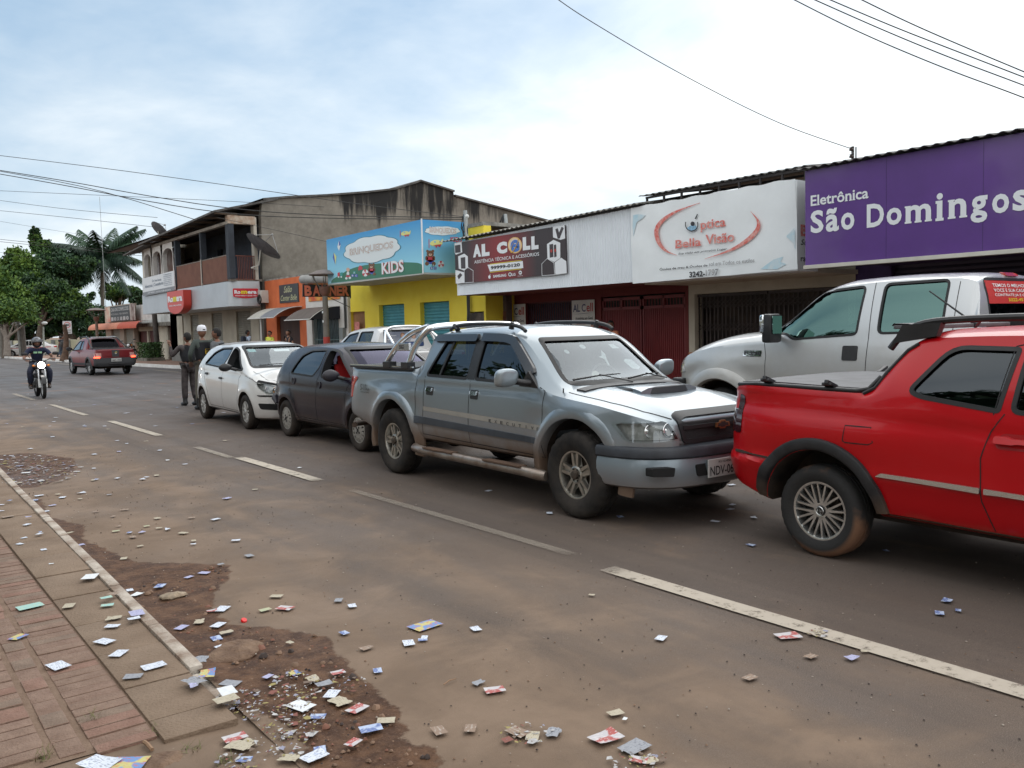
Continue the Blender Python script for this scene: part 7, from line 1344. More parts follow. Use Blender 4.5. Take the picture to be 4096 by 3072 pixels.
def yellow_building():
 YW=mat('render_yellow',(.82,.64,.05),.8,col2=(.88,.72,.08),vscale=1.2,bump=.15,bscale=60);X=14.0
 r=thing('shop_building','bright yellow toy shop with teal roller shutters under its blue box sign','shop building')
 Yl, Yr=onX(*z2(738,900),X).y, onX(*z2(1737,950),X).y
 H=lambda l, t, rr, b=None:(onX(*z2(rr,t),X).y,onX(*z2(l,t),X).y,.145,(onX(*z2(l,t),X).z+onX(*z2(rr,t-8),X).z)/2)
 holes=[H(722,1012,846),H(950,958,1136),H(1252,938,1468),H(1602,1012,1725)]
 wall_with_holes(r,X,Yr,Yl,.145,4.4,holes,YW)
 teal=mat('shutter_teal',(.055,.26,.32),.45,.3,col2=(.085,.33,.39),vscale=3);
 for h in holes[1:3]:shutter(r,X+.16,h[0],h[1],.145,h[3],teal)
 q=MB();h=holes[0];q.box((X+.10,h[0],.145),(X+.14,h[1],h[3]));q.build('side_door',mat('door_tan',(.28,.14,.06),.7,var=.2),r)
 h=holes[3];q=MB();q.box((X+.06,h[0]+.03,.145),(X+.10,h[1]-.03,h[3]-.03));d=q.build('metal_door',mat('door_rust',(.10,.08,.065),.6,.3,var=.4,vscale=4),r)
 q=MB()
 for i in range(7):q.cbox((X+.055,lerp(h[0],h[1],(i+1)/8),h[3]-.30),(.01,.03,.06))
 q.build('door_vents',mat('interior_dark',(.02,.018,.018)),d)
 q=MB();q.add([(X,Yr-.001,.145),(18,Yr-.001,.145),(18,Yr-.001,4.2),(X,Yr-.001,4.2)],[(0,1,2,3)]);q.build('side_wall',YW,r)
 q=MB();q.box((X-.02,Yr,4.4),(18,Yl,4.5));q.build('roof',mat('fibre_cement',(.25,.24,.22)),r)
 cp=mat('conduit_dark',(.05,.05,.05),.6)
 q=MB();c0=onX(*z2(1605,890),X-.1);q.tube([(X-.1,c0.y,2.7),(X-.1,c0.y,2.0),(X-.1,c0.y+.1,1.2),(X-.1,c0.y+.12,.15)],.035,8);q.tube([(X-.1,c0.y-.08,2.7),(X-.1,c0.y-.06,1.6),(X-.1,c0.y+.02,.15)],.02,6);q.build('conduit',cp,r)
 q=MB();a=onX(*z2(725,1100),X-.05);b=onX(*z2(800,1060),X-.04);q.box((X-.05,b.y-.05,1.25),(X-.03,b.y+.28,1.9));q.build('notice_paper',mat('notice_pink',(.62,.22,.20),.7,var=.3,vscale=14),r)
 s=thing('box_sign','sky blue corner box sign of the toy shop with clouds, kites and toys','shop sign');X0=12.5;Y0=20.2
 YE=onX(*z2(563,480),X0).y;zt=4.56;zb_=3.14;XE=X-.0
 def grad(nm,z0,z1,yax,c0,c1):
  m=bpy.data.materials.new(nm);m.use_nodes=True;n=m.node_tree.nodes;l=m.node_tree.links;b=n['Principled BSDF'];t=n.new('ShaderNodeTexCoord');sp=n.new('ShaderNodeSeparateXYZ');l.new(t.outputs['Object'],sp.inputs[0])
  k=n.new('ShaderNodeMapRange');l.new(sp.outputs[2],k.inputs[0]);k.inputs[1].default_value=z0;k.inputs[2].default_value=z1;x=n.new('ShaderNodeMix');x.data_type='RGBA';l.new(k.outputs[0],x.inputs['Factor']);x.inputs['A'].default_value=(*c0,1);x.inputs['B'].default_value=(*c1,1);l.new(x.outputs['Result'],b.inputs['Base Color']);b.inputs['Roughness'].default_value=.4;return m
 skym=grad('print_sky',3.3,4.5,0,(.30,.66,.80),(.045,.30,.62));q=MB();q.box((X0,Y0,zb_),(XE,YE,zt));q.build('sign_box',skym,s)
 q=MB();q.box((X0-.0,Y0-.0,zb_-.05),(XE,YE,zb_-.001));q.build('soffit',mat('soffit_grey',(.45,.46,.44),.8),s)
 q=MB();q.cyl((X0-.012,Y0-.012,zb_-.03),(X0-.012,Y0-.012,zt+.02),.022,8);q.build('corner_trim',mat('sign_white',(.74,.77,.80)),s)
 grn=mat('print_green',(.030,.17,.10),.4,var=.05);wh=mat('print_cloud',(.70,.76,.78),.45);ol=mat('print_outline',(.05,.22,.30),.5);rdp=mat('print_red',(.52,.06,.08),.5);bl=mat('print_bluetoy',(.06,.10,.42),.5);ye=mat('print_paleyellow',(.68,.68,.25),.5);br_=mat('print_brownbear',(.18,.09,.05),.6);pk=mat('print_skin2',(.62,.42,.32),.6)
 def pw(pts,d,m,nm,pl='W'):q=MB();polyW(q,z2,X0 if pl=='W' else Y0,pts,d-.002,d,plane=pl);return q.build(nm,m,s)
 pw([(600,797)]+[(p[0],p[1])for p in smooth_poly([(600,795),(600,775),(650,745),(740,690),(860,660),(1000,648),(1150,642),(1278,650),(1284,722)],2,False)][1:-1]+[(1284,722)],.004,grn,'green_hill')
 def cloud(cx,cy,rx,ry,pl,d,nm='cloud',seed=1):
  pts=[]
  for i in range(72):a=2*math.pi*i/72;k=1+.10*abs(math.sin(a*4.5+seed));pts.append((cx+rx*math.cos(a)*k,cy+ry*math.sin(a)*k-.13*(math.cos(a)*rx)*(pl=='W')))
  pw([(cx+(x-cx)*1.03,cy+(y-cy)*1.05)for x,y in pts],d,ol,nm+'_edge',pl);pw(pts,d+.003,wh,nm,pl)
 cloud(900,548,190,90,'W',.006);cloud(1418,412,120,30,'S',.006)
 def outlined(body,bl_,tr,m_in,m_out,d,bold,pl='W',sh=0):
  Xp=X0 if pl=='W' else Y0;q=MB();txt(q,body,z2,Xp,bl_,tr,d,bold,plane=pl,shear=sh);q.build('lettering',m_out,s);q=MB();txt(q,body,z2,Xp,bl_,tr,d+.003,max(0,bold-.032),plane=pl,shear=sh);q.build('lettering',m_in,s)
 pinkish=mat('print_letter_fill',(.66,.67,.66),.5);gold=mat('print_letter_edge',(.45,.26,.20),.5)
 outlined('BRINQUEDOS',(737,605),(1058,482),pinkish,gold,.013,.036);outlined('KIDS',(975,735),(1135,622),mat('sign_white',(.74,.77,.80)),rdp,.013,.06)
 outlined('BRINQUEDOS',(1322,433),(1520,392),pinkish,gold,.013,.036,'S');
 q=MB();txt(q,'KIDS',z2,Y0,(1478,492),(1560,460),.013,.02,plane='S');q.build('lettering',rdp,s)
 def plane_(cx,cy,k,pl,d):
  pw([(cx+k*p[0],cy+k*p[1])for p in smooth_poly([(-45,8),(-25,-16),(15,-20),(30,-8),(40,-26),(45,-24),(40,10),(20,20),(-25,22)],1)],d,ye,'toy_plane',pl);pw([(cx+k*p[0],cy+k*p[1])for p in ((-20,16),(34,8),(24,28),(8,20),(0,34),(-6,20))],d+.003,rdp,'plane_wing',pl);pw([(cx-k*48,cy-k*24),(cx-k*44,cy-k*24),(cx-k*44,cy+k*34),(cx-k*48,cy+k*34)],d+.002,rdp,'propeller',pl)
  pw(ell(cx-k*8,cy-k*6,k*7,k*6,12),d+.004,mat('print_sky2',(.2,.5,.65)),'plane_window',pl)
 plane_(1148,430,.85,'W',.006);plane_(1372,500,1.15,'S',.006)
 pw([(658,482),(670,512),(658,560),(645,530)],.006,wh,'kite');pw([(658,482),(670,512),(657,525)],.008,bl,'kite_patch');pw([(618,572),(638,600),(630,660),(612,610)],.006,ye,'kite');pw([(618,572),(625,612),(630,660),(612,610)],.008,bl,'kite_patch')
 def bear(cx,cy,k,pl,d):
  for dx, dy, rx, ry, m, nm in ((0,42,24,22,rdp,'bear_shirt'),(0,62,26,14,bl,'bear_trousers'),(-22,74,13,13,br_,'bear_foot'),(24,74,13,13,br_,'bear_foot'),(-24,38,9,16,br_,'bear_arm'),(24,38,9,16,br_,'bear_arm'),(0,8,24,22,br_,'bear_head'),(-18,-10,9,9,br_,'bear_ear'),(18,-10,9,9,br_,'bear_ear')):pw(ell(cx+dx*k,cy+dy*k,rx*k,ry*k,16),d+(.003 if 'head' in nm or 'foot' in nm else 0),m,nm,pl)
  pw(ell(cx,cy+14*k,11*k,9*k,14),d+.006,pk,'bear_muzzle',pl);pw(ell(cx,cy+10*k,4*k,3*k,8),d+.008,mat('print_black',(.03,.03,.035)),'bear_nose',pl)
  for sx in (-8,8):pw(ell(cx+sx*k,cy+2*k,2.5*k,3*k,8),d+.008,mat('print_black',(.03,.03,.035)),'bear_eye',pl)
 bear(1328,572,1.1,'S',.006);bear(898,666,.85,'W',.008)
 for cx, cy, k, pl in ((1407,658,1.0,'S'),(852,722,1.05,'W')):
  pw(ell(cx,cy,22*k,25*k,20),.007 if pl=='S' else .009,wh,'ball',pl)
  for a in (0,2.1,4.2):pw([(cx,cy)]+[(cx+22*k*math.cos(a+.17*i),cy+25*k*math.sin(a+.17*i))for i in range(6)],.011,rdp,'ball_stripe',pl)
 for cx, cy, k, pl in ((1350,665,1.0,'S'),(771,720,1.0,'W')):
  for dx, dy, ch, m in ((0,0,'A',mat('print_tealtoy',(.05,.30,.28))),(-12,22,'B',bl),(14,22,'C',bl)):
   pw([(cx+dx-10,cy+dy-10),(cx+dx+10,cy+dy-10),(cx+dx+10,cy+dy+10),(cx+dx-10,cy+dy+10)],.007 if pl=='S' else .009,m,'toy_block',pl);q=MB();txt(q,ch,z2,X0 if pl=='W' else Y0,(cx+dx-5,cy+dy+7),(cx+dx+5,cy+dy-7),.012,.02,plane=pl);q.build('lettering',wh,s)
 for dx, w_ in ((655,16),(675,18),(695,-0)):
  if w_:pw([(dx-w_/2,722),(dx+w_/2,716),(dx+w_/2,746),(dx-w_/2,752)],.009,rdp if dx<660 else mat('print_tealtoy',(.05,.30,.28)),'toy_train');pw(ell(dx,752,6,6,10),.011,wh,'train_wheel')
 for dx, dy, rx, ry, m, nm in ((724,698,13,15,pk,'doll_head'),(724,728,10,16,wh,'doll_dress'),(712,762,9,9,wh,'doll_foot'),(738,758,9,9,wh,'doll_foot'),(724,745,16,8,rdp,'doll_skirt')):pw(ell(dx,dy,rx,ry,14),.009,m,nm)
 pw([(800,690),(808,668),(822,668),(830,684),(832,696),(800,704)],.009,rdp,'toy_car')
def zf(x,y):s=500/2212/V;return 200/V+x*s, 1180/V+y*s
def zg(x,y):s=400/2212/V;return 1000/V+x*s, 1100/V+y*s
def zh(x,y):s=300/1244/V;return 550/V+x*s, 1280/V+y*s
def zi(x,y):s=300/1659/V;return x*s, 1180/V+y*s
def zk(x,y):s=800/2212/V;return 540/V+x*s, 750/V+y*s
def bar(mb,a,b,w_,t,mi=None):
 """square-section bar between two points"""
 a, b=Vector(a), Vector(b);mb.tube([a,b],[w_/1.414]*2,4,mi)
def salon_building():
 r=thing('shop_building','orange and white salon building under two grey fabric awnings','shop building');X=13.93
 g=lambda x, y:onX(*zg(x,y),X)
 y_l, y_m, y_r=g(315,140).y, g(1235,700).y, g(2160,700).y
 ztop=g(330,140).z;O=ORANGE()
 dh=(g(1110,1300).y,g(600,1300).y,.145,2.25);wh=(g(1965,1100).y,g(1370,1100).y,.145,2.35)
 wall_with_holes(r,X,y_m,y_l,.145,ztop,[dh],O);wall_with_holes(r,X,y_r,y_m,.145,g(1240,150).z,[wh],WHITEW(),name='white_wall')
 q=MB();q.box((X+.14,dh[0],.145),(X+.18,dh[1],2.25));q.build('wooden_door',mat('door_brown',(.055,.025,.02),.7,col2=(.09,.045,.03),vscale=3,stretch=(1,1,.2)),r)
 q=MB();q.box((X+.2,wh[0],.145),(X+.22,wh[1],2.35));q.build('window_dark',mat('glass_dark_blue',(.02,.04,.06),.2),r)
 q=MB()
 for i in range(19):y=lerp(wh[0]+.05,wh[1]-.05,i/18);q.cbox((X+.08,y,1.25),(.018,.018,2.2))
 for z in (.4,1.28,2.3):q.box((X+.07,wh[0],z),(X+.09,wh[1],z+.03))
 q.build('barred_gate',mat('gate_teal_grey',(.13,.20,.20),.5,.3,var=.2),r)
 q=MB();a, b=onX(*zg(1165,100),X-.1), onX(*zg(1730,80),X-.1);q.cyl((X-.10,a.y,a.z),(X-.10,b.y,b.z),.16,14);q.build('canopy_tube',mat('tube_grey',(.30,.30,.29),.7,var=.2),r,smooth=50)
 q=MB();f=WPLANE(X-.02);a, b=wu(zg,1300,590,X-.02), wu(zg,1990,530,X-.02);t_=wu(zg,1290,165,X-.02);q.prism([(a[0],a[1]),(b[0],a[1]),(b[0],t_[1]),(a[0],t_[1])],f,0,.01);q.build('wall_poster',mat('poster_flames',(.55,.07,.03),.6,col2=(.72,.42,.06),vscale=2.2),r)
 q=MB();q.box((X,y_r,ztop),(20,y_l,ztop+.06));q.build('roof',mat('fibre_cement',(.25,.24,.22)),r)
 for k in range(3):
  q=MB();yy=g(2120+12*k,900).y;q.tube([(X-.05,yy,3.2),(X-.05,yy,1.7)],.018,6);q.build('conduit',mat('conduit_dark',(.05,.05,.05)),r)
 q=MB();c=g(2090,1250);q.box((X-.14,c.y-.14,1.30),(X-.02,c.y+.14,1.72));q.build('meter_box',mat('meter_grey',(.20,.22,.22),.5),r,bevel=.01)
 s=thing('salon_sign','small charcoal salon sign with pale script lettering on orange wall','sign');a, b=wu(zg,655,628,X-.03), wu(zg,1060,175,X-.03);f=WPLANE(X-.03)
 q=MB();q.prism([(a[0],a[1]),(b[0],a[1]),(b[0],b[1]),(a[0],b[1])],f,-.02,0);q.build('panel',mat('sign_charcoal',(.035,.04,.045),.45),s)
 W_, H_=b[0]-a[0], b[1]-a[1];t=MB();put_text(t,'Salão',f,a[0]+.26*W_,a[1]+.56*H_,W_*.42,H_*.34,.004,bold=.0,shear=.35);put_text(t,'Center Belle',f,a[0]+.08*W_,a[1]+.12*H_,W_*.84,H_*.30,.004,bold=.0,shear=.35);t.build('lettering',mat('letter_pale_yellow',(.55,.56,.33),.5),s)
 Yp=26.8;s=thing('hanging_sign','black board reading BANNER in salmon letters, hung across the pavement','hanging sign')
 F=SPLANE(Yp);a, b=su(zg,1172,480,Yp), su(zg,2215,225,Yp);c_=su(zg,1172,200,Yp)
 q=MB();q.prism([(a[0],a[1]),(b[0],su(zg,2215,485,Yp)[1]),(b[0],b[1]),(c_[0],c_[1])],F,-.05,0);q.build('board',mat('board_black',(.014,.012,.012),.5),s)
 t=MB();
 for ch, x0, x1 in (('B',1208,1358),('A',1388,1545),('N',1585,1735),('N',1755,1900),('E',1915,2035),('R',2045,2185)):txt(t,ch,zg,Yp,(x0,462),(x1,232),.008,.045,plane='S')
 t.build('lettering',mat('letter_salmon',(.62,.17,.10),.5),s)
 q=MB();q.tube([(b[0],Yp,a[1]-.05),(b[0],Yp,b[1]+.1)],.02,6);p0, p1=onY(*zg(1740,490),Yp), onY(*zg(2215,715),Yp);q.tube([p0,p1],.012,6);q.build('brace',mat('conduit_dark',(.05,.05,.05)),s)
 def awning(lab,ya,yb,x_out,zt,zo,split,m_,dark,cat='awning'):
  w_=thing('awning',lab,cat);n=14
  prof=[(lerp(X-.01,x_out,(k/n)**.9),lerp(zt,zo,(k/n)**2.1))for k in range(n+1)]
  for nm, y0, y1, mm in (('fabric',ya,lerp(ya,yb,split),m_[0]),('fabric',lerp(ya,yb,split),yb,m_[1]))if split else (('fabric',ya,yb,m_[0]), ):
   q=MB();q.add([(x,y,z)for x,z in prof for y in (y0,y1)]+[(x,y,z-.015)for x,z in prof for y in (y0,y1)],[(2*i,2*i+1,2*i+3,2*i+2)for i in range(n)]+[(2*(n+1)+2*i,2*(n+1)+2*i+1,2*(n+1)+2*i+3,2*(n+1)+2*i+2)for i in range(n)]);q.build(nm,mm,w_,smooth=60)
  if dark:
   q=MB();q.add([(x,ya,z)for x,z in prof]+[(X-.01,ya,zo)],[tuple(range(n+2))]);q.build('side_cloth',dark,w_)
   q=MB();q.add([(x,yb,z)for x,z in prof]+[(X-.01,yb,zo)],[tuple(range(n+2))]);q.build('side_cloth',dark,w_)
  q=MB();q.tube([(x_out,ya,zo),(x_out,yb,zo)],.018,6)
  for y in (ya,yb):q.tube([(x,y,z-.012)for x,z in prof],.012,6)
  q.build('awning_frame',mat('tube_white',(.6,.6,.58),.5),w_);return w_
 xo=12.75;ga=lambda x, y:onX(*zg(x,y),xo)
 gl, gm_, br_=mat('awning_pale',(.40,.39,.35),.8,var=.1), mat('awning_grey',(.17,.18,.20),.8,var=.1), mat('awning_taupe',(.115,.095,.085),.85,var=.15)
 a1, b1=g(1130,690), g(560,730)
 awning('pale and grey curved awning left of the taupe awning',y_m+.35,ga(-60,960).y,xo,a1.z,ga(200,960).z,.55,(gm_,gl),None)
 awning('taupe curved awning with dark side cloths, beside the lamp post',g(1990,700).y,ga(640,1010).y-.5,xo,g(1990,680).z,ga(700,1010).z,0,(br_,),mat('awning_side_navy',(.012,.013,.02),.8))
 q=MB();p=onZ(*zg(252,1470),.145);c=onX(*zg(232,900),12.9);tag(_post('awning_post',(12.9,c.y,.145),(12.9,c.y,onX(*zg(225,960),12.9).z),.035,mat('tube_white',(.6,.6,.58))),'thin white post holding the pale awning','post')
 s=thing('air_conditioner','white air conditioner unit with coiled black pipes on the orange wall','air conditioner');s.location=g(335,485)-Vector((.16,0,0))
 q=MB();q.box((-.17,-.38,-.26),(.16,.38,.26));q.build('case',mat('ac_white',(.55,.54,.50),.5,var=.1),s,bevel=.02)
 q=MB();q.lathe([(.20,-.175),(.20,-.19),(.17,-.185),(.02,-.18)],24,'X',(0,.16,0));q.build('fan_grille',mat('fan_dark',(.10,.10,.10),.6),s)
 q=MB()
 for k in range(5):q.lathe([(.13+.02*k,-.215-.02*k),(.142+.02*k,-.205-.02*k)],22,'X',(0,-.38-.02*k,-.12),closed=False)
 for k in range(4):q.tube([(-.20-.02*k,-.38+(.12+.02*k)*math.cos(t_),-.12+(.12+.02*k)*math.sin(t_))for t_ in [2*math.pi*i/20 for i in range(21)]],.013,6)
 q.tube([(-.18,-.35,-.25),(-.15,-.55,-.34),(-.05,-.75,-.36)],.015,6);q.build('coiled_pipe',BLK(),s)
def _post(nm,a,b,rad,m_,n=12,r2=None):
 q=MB();a, b=Vector(a), Vector(b);q.cyl((0,0,0),b-a,rad,n,r2=r2);o=q.build(nm,m_,smooth=50);o.location=a;return o
def dish(lab,c,aim,rad,base):
 s=thing('satellite_dish',lab,'satellite dish');s.location=c;q=MB();dm=mat('dish_grey',(.13,.13,.14),.6,.3,var=.25,vscale=5);n=8
 prof=[(rad*k/n,-(.25*rad)*(1-(k/n)**2))for k in range(n+1)];prof=prof[::-1];q.lathe([(rad,.0)]+prof+[(rad*k/n,-(.25*rad)*(1-(k/n)**2)-.012)for k in range(n+1)],32,'Z');o=q.build('reflector',dm,s,smooth=60);rot=Vector(aim).to_track_quat('Z','Y');o.rotation_mode='QUATERNION';o.rotation_quaternion=rot
 q=MB()
 for k in range(3):a=2*math.pi*k/3;q.tube([(rad*.9*math.cos(a),rad*.9*math.sin(a),0),(0,0,rad*.75)],.012,5)
 q.sphere((0,0,rad*.75),.05,10,6)
 o=q.build('feed_arm',mat('dish_arm',(.3,.3,.3),.5,.5),s);o.rotation_mode='QUATERNION';o.rotation_quaternion=rot
 q=MB();q.tube([Vector(aim).normalized()*(-.26*rad)]+[Vector(b)-Vector(c)for b in base],.03,8);q.build('mast',mat('mast_pale',(.45,.44,.40),.6),s)
def furniture_building():
 r=thing('two_storey_building','weathered two-storey building with upstairs balcony over a silver shop canopy','building');Yg=35.0;Xc=12.5;Xw=14.5
 m_=bpy.data.materials.new('render_weathered');m_.use_nodes=True;n=m_.node_tree.nodes;l=m_.node_tree.links;b=n['Principled BSDF'];b.inputs['Roughness'].default_value=.95
 t=n.new('ShaderNodeTexCoord')
 def nz(sc,scale,det=8,loc=(0,0,0)):mp=n.new('ShaderNodeMapping');mp.inputs['Scale'].default_value=scale;mp.inputs['Location'].default_value=loc;l.new(t.outputs['Object'],mp.inputs[0]);z=n.new('ShaderNodeTexNoise');z.inputs['Scale'].default_value=sc;z.inputs['Detail'].default_value=det;z.inputs['Roughness'].default_value=.65;l.new(mp.outputs[0],z.inputs['Vector']);return z.outputs[0]
 def mr(x,a,c,d0=0.,d1=1.):k=n.new('ShaderNodeMapRange');k.interpolation_type='SMOOTHSTEP';l.new(x,k.inputs[0]);[setattr(k.inputs[i],'default_value',v)for i,v in zip((1,2,3,4),(a,c,d0,d1))];return k.outputs[0]
 def mx(f,a,c):
  k=n.new('ShaderNodeMix');k.data_type='RGBA';l.new(f,k.inputs['Factor'])
  for kk, v in (('A',a),('B',c)):
   if hasattr(v,'links'):l.new(v,k.inputs[kk])
   else:k.inputs[kk].default_value=(*v,1)
  return k.outputs['Result']
 sp=n.new('ShaderNodeSeparateXYZ');l.new(t.outputs['Object'],sp.inputs[0])
 base=mx(mr(nz(.9,(1,1,1)),.3,.7),(.150,.134,.112),(.255,.232,.198));base=mx(mr(nz(5,(1,1,1)),.35,.75,0,.5),base,(.30,.275,.235))
 st=nz(1.5,(1.0,1,.10),6);hi=mr(sp.outputs[2],5.6,7.6);a=n.new('ShaderNodeMath');a.operation='MULTIPLY_ADD';l.new(hi,a.inputs[0]);a.inputs[1].default_value=.30;l.new(st,a.inputs[2])
 x0=mr(sp.outputs[0],16.6,17.6,0,1.);x1=mr(sp.outputs[0],25,27,1,.3);mm=n.new('ShaderNodeMath');mm.operation='MULTIPLY';l.new(x0,mm.inputs[0]);l.new(x1,mm.inputs[1])
 sk=n.new('ShaderNodeMath');sk.operation='MULTIPLY';l.new(mr(a.outputs[0],.66,.80),sk.inputs[0]);l.new(mm.outputs[0],sk.inputs[1]);dk=mx(sk.outputs[0],base,(.022,.021,.021))
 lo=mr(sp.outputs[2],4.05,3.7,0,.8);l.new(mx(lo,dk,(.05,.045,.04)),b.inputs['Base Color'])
 G=lambda x, y:onY(*z2(x,y),Yg)
 prof=[G(82,300),G(85,790),G(2212,960),G(2212,350),G(1900,265),G(1505,160),G(1500,128),G(1280,60),G(1250,50),G(1225,62),G(1060,112),G(850,135),G(560,158),G(270,172),G(90,188)]
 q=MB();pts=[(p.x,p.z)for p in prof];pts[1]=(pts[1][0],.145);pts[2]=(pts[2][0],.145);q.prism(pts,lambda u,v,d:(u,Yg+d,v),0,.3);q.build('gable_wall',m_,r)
 q=MB();rm=mat('fibre_cement_dark',(.10,.095,.09),.9)
 rl=[pts[i]for i in (14,13,12,11,10,9,8,7,6)];rl2=[pts[i]for i in (5,4,3)]
 for R_ in (rl,rl2):
  for a, c in zip(R_,R_[1:]):q.add([(a[0],Yg-.12,a[1]+.01),(c[0],Yg-.12,c[1]+.01),(c[0],Yg-.12,c[1]+.09),(a[0],Yg-.12,a[1]+.09),(a[0],62,a[1]+.01),(c[0],62,c[1]+.01),(c[0],62,c[1]+.09),(a[0],62,a[1]+.09)],[(0,1,2,3),(4,5,6,7),(3,2,6,7),(0,4,5,1)])
 q.build('roof',rm,r)
 S_=lambda l_, rr, t:(onX(*z1(rr,t),Xw).y,onX(*z1(l_,t),Xw).y,.145,2.62)
 H=[S_(1420,1475,940),S_(1530,1595,928),S_(1700,1785,908),S_(1895,2012,888)]
 wall_with_holes(r,Xw,36.0,50.5,.145,3.0,H+[(36.3,37.3,.145,2.45)],CREAM(),depth=.3)
 sm=mat('shutter_grey',(.24,.23,.19),.55,.3,var=.15)
 for h in H:shutter(r,Xw+.09,h[0],h[1],.145,h[3],sm)
 q=MB();q.box((Xw+.2,36.3,.145),(Xw+.25,37.3,2.45));q.build('door',mat('door_wood_dark',(.07,.05,.035),.7,var=.4,stretch=(1,6,1)),r)
 q=MB();q.box((Xw-.01,38.0,.145),(Xw-.004,50.5,.75));q.build('dado',mat('dado_grey',(.17,.17,.16),.85,var=.15),r)
 zb_, zt=2.72, 3.73;Ye=48.3;rd=.5;pts=[(Xw-.05,Ye),(Xc,Ye)]+[(Xc+rd-rd*math.cos(t_),Yg+rd-rd*math.sin(t_))for t_ in [math.pi/2*k/8 for k in range(9)]]+[(13.70,Yg),(13.70,Yg+.3),(Xw-.05,Yg+.3)]
 q=MB();q.prism(pts,lambda u,v,d:(u,v,d),zb_,zt);q.build('canopy_box',mat('alu_panel',(.46,.49,.52),.42,.35,var=.06,vscale=.8),r,smooth=30)
 for s_, lab, args in ((0,'',None), ):
  f=SPLANE(Yg);s=thing('shop_logo_sign','small red furniture shop logo on the end of the silver canopy','shop sign')
  a, b=su(z1,1875,790,Yg), su(z1,2075,712,Yg);W_, H_=b[0]-a[0], b[1]-a[1];q=MB();q.prism(round_poly([(a[0],a[1]+.16*H_),(a[0]+.5*W_,a[1]-.06*H_,.3),(b[0],a[1]+.16*H_),(b[0],b[1]),(a[0],b[1])],.05),f,.004,.02);q.build('panel',mat('logo_red',(.50,.02,.035),.4),s)
  wm=mat('sign_white',(.74,.77,.80));t=MB();put_text(t,'Ro',f,a[0]+.05*W_,a[1]+.44*H_,.24*W_,.38*H_,.024,bold=.05);put_text(t,'era',f,a[0]+.57*W_,a[1]+.44*H_,.36*W_,.30*H_,.024,bold=.05);put_text(t,'NOSSA FAMILIA ATENDE A SUA',f,a[0]+.07*W_,a[1]+.20*H_,.86*W_,.12*H_,.024,bold=.02);t.build('lettering',wm,s)
  t=MB();put_text(t,'m',f,a[0]+.31*W_,a[1]+.44*H_,.25*W_,.32*H_,.024,bold=.06);t.build('lettering',mat('print_yellow',(.7,.6,.03)),s)
 Xb=12.12;f=WPLANE(Xb);P0=lambda x, y:wu(z1,x,y,Xb);s=thing('projecting_sign','big red rounded furniture shop badge standing out from the silver canopy','shop sign')
 a, b=P0(1342,742), P0(1480,905);w_=b[0]-a[0];zt2, zb2=a[1], P0(1425,915)[1];ol=[(a[0],zt2),(a[0]+w_,zt2)]+[(a[0]+w_/2+w_/2*math.cos(t_),zb2+.42+.42*math.sin(t_))for t_ in [-math.pi*k/12 for k in range(13)]]
 q=MB();q.prism(ol,f,-.36,0);q.build('badge',mat('badge_red',(.56,.055,.04),.4,var=.04),s,smooth=30)
 hh=zt2-zb2;t=MB();put_text(t,'Ro',f,a[0]+.05*w_,zt2-.47*hh,.34*w_,.27*hh,.01,bold=.06);put_text(t,'era',f,a[0]+.58*w_,zt2-.47*hh,.36*w_,.22*hh,.01,bold=.05);put_text(t,'NOSSA FAMILIA ATENDE',f,a[0]+.12*w_,zt2-.66*hh,.76*w_,.06*hh,.01,bold=.02);t.build('lettering',wm,s)
 t=MB();put_text(t,'m',f,a[0]+.38*w_,zt2-.47*hh,.22*w_,.23*hh,.012,bold=.07);t.build('lettering',mat('print_yellow',(.7,.6,.03)),s)
 slab=mat('concrete_stained',(.15,.13,.11),.9,col2=(.24,.21,.18),vscale=3,bump=.3);brn=mat('render_brown',(.135,.055,.035),.8,col2=(.18,.078,.05),vscale=2);dkp=mat('paint_bluegrey',(.030,.036,.048),.7,var=.2)
 q=MB();q.box((Xc+.02,Yg+.05,3.73),(Xw+1.5,48.3,3.83));q.build('balcony_floor',slab,r)
 Ya, Yb, Ycn=42.2, 38.5, 35.0
 for a, b in ((Yb+.08,Ya-.02),(Ycn+.35,Yb-.08)):q=MB();q.box((Xc,a,3.76),(Xc+.06,b,4.78));q.build('parapet_panel',brn,r);q=MB();q.box((Xc-.01,a,4.78),(Xc+.07,b,4.82));q.build('parapet_rail',slab,r)
 q=MB();q.box((Xc-.04,Yb-.05,3.72),(Xc+.02,Yb+.05,4.85));q.build('drain_pipe',mat('pipe_pale',(.42,.37,.32),.7),r)
 for y, wd in ((Ycn+.15,.32),(Yb,.16),(Ya,.2)):q=MB();q.box((Xc-.02,y-wd/2,3.83),(Xc+.22,y+wd/2,6.05));q.build('balcony_post',dkp,r)
 q=MB()
 for k in range(12):x=lerp(Xc+.35,13.6,k/11);q.cbox((x,Yg+.04,4.25),(.02,.02,.95))
 q.box((Xc+.25,Yg+.03,4.74),(13.65,Yg+.05,4.78));q.box((Xc+.25,Yg+.03,3.80),(13.65,Yg+.05,3.83));q.build('balcony_railing',mat('rail_rust',(.20,.07,.05),.6,.3),r)
 q=MB();q.box((Xc-.02,Yg-.02,6.05),(13.62,Yg+.25,6.38));q.build('lintel_beam',mat('beam_peeling',(.34,.22,.15),.85,col2=(.50,.44,.36),vscale=5),r)
 q=MB();q.box((13.55,Yg-.01,3.8),(13.68,Yg+.3,6.35));q.build('corner_post',mat('post_pale',(.40,.36,.30),.85,col2=(.52,.48,.42),vscale=3),r)
 wall_with_holes(r,14.9,Yg+.3,45.9,3.83,6.6,[(42.6,43.4,3.83,5.75),(36.6,37.5,3.83,5.6)],mat('paint_slate',(.045,.060,.085),.75,var=.25),depth=.2,name='upper_wall')
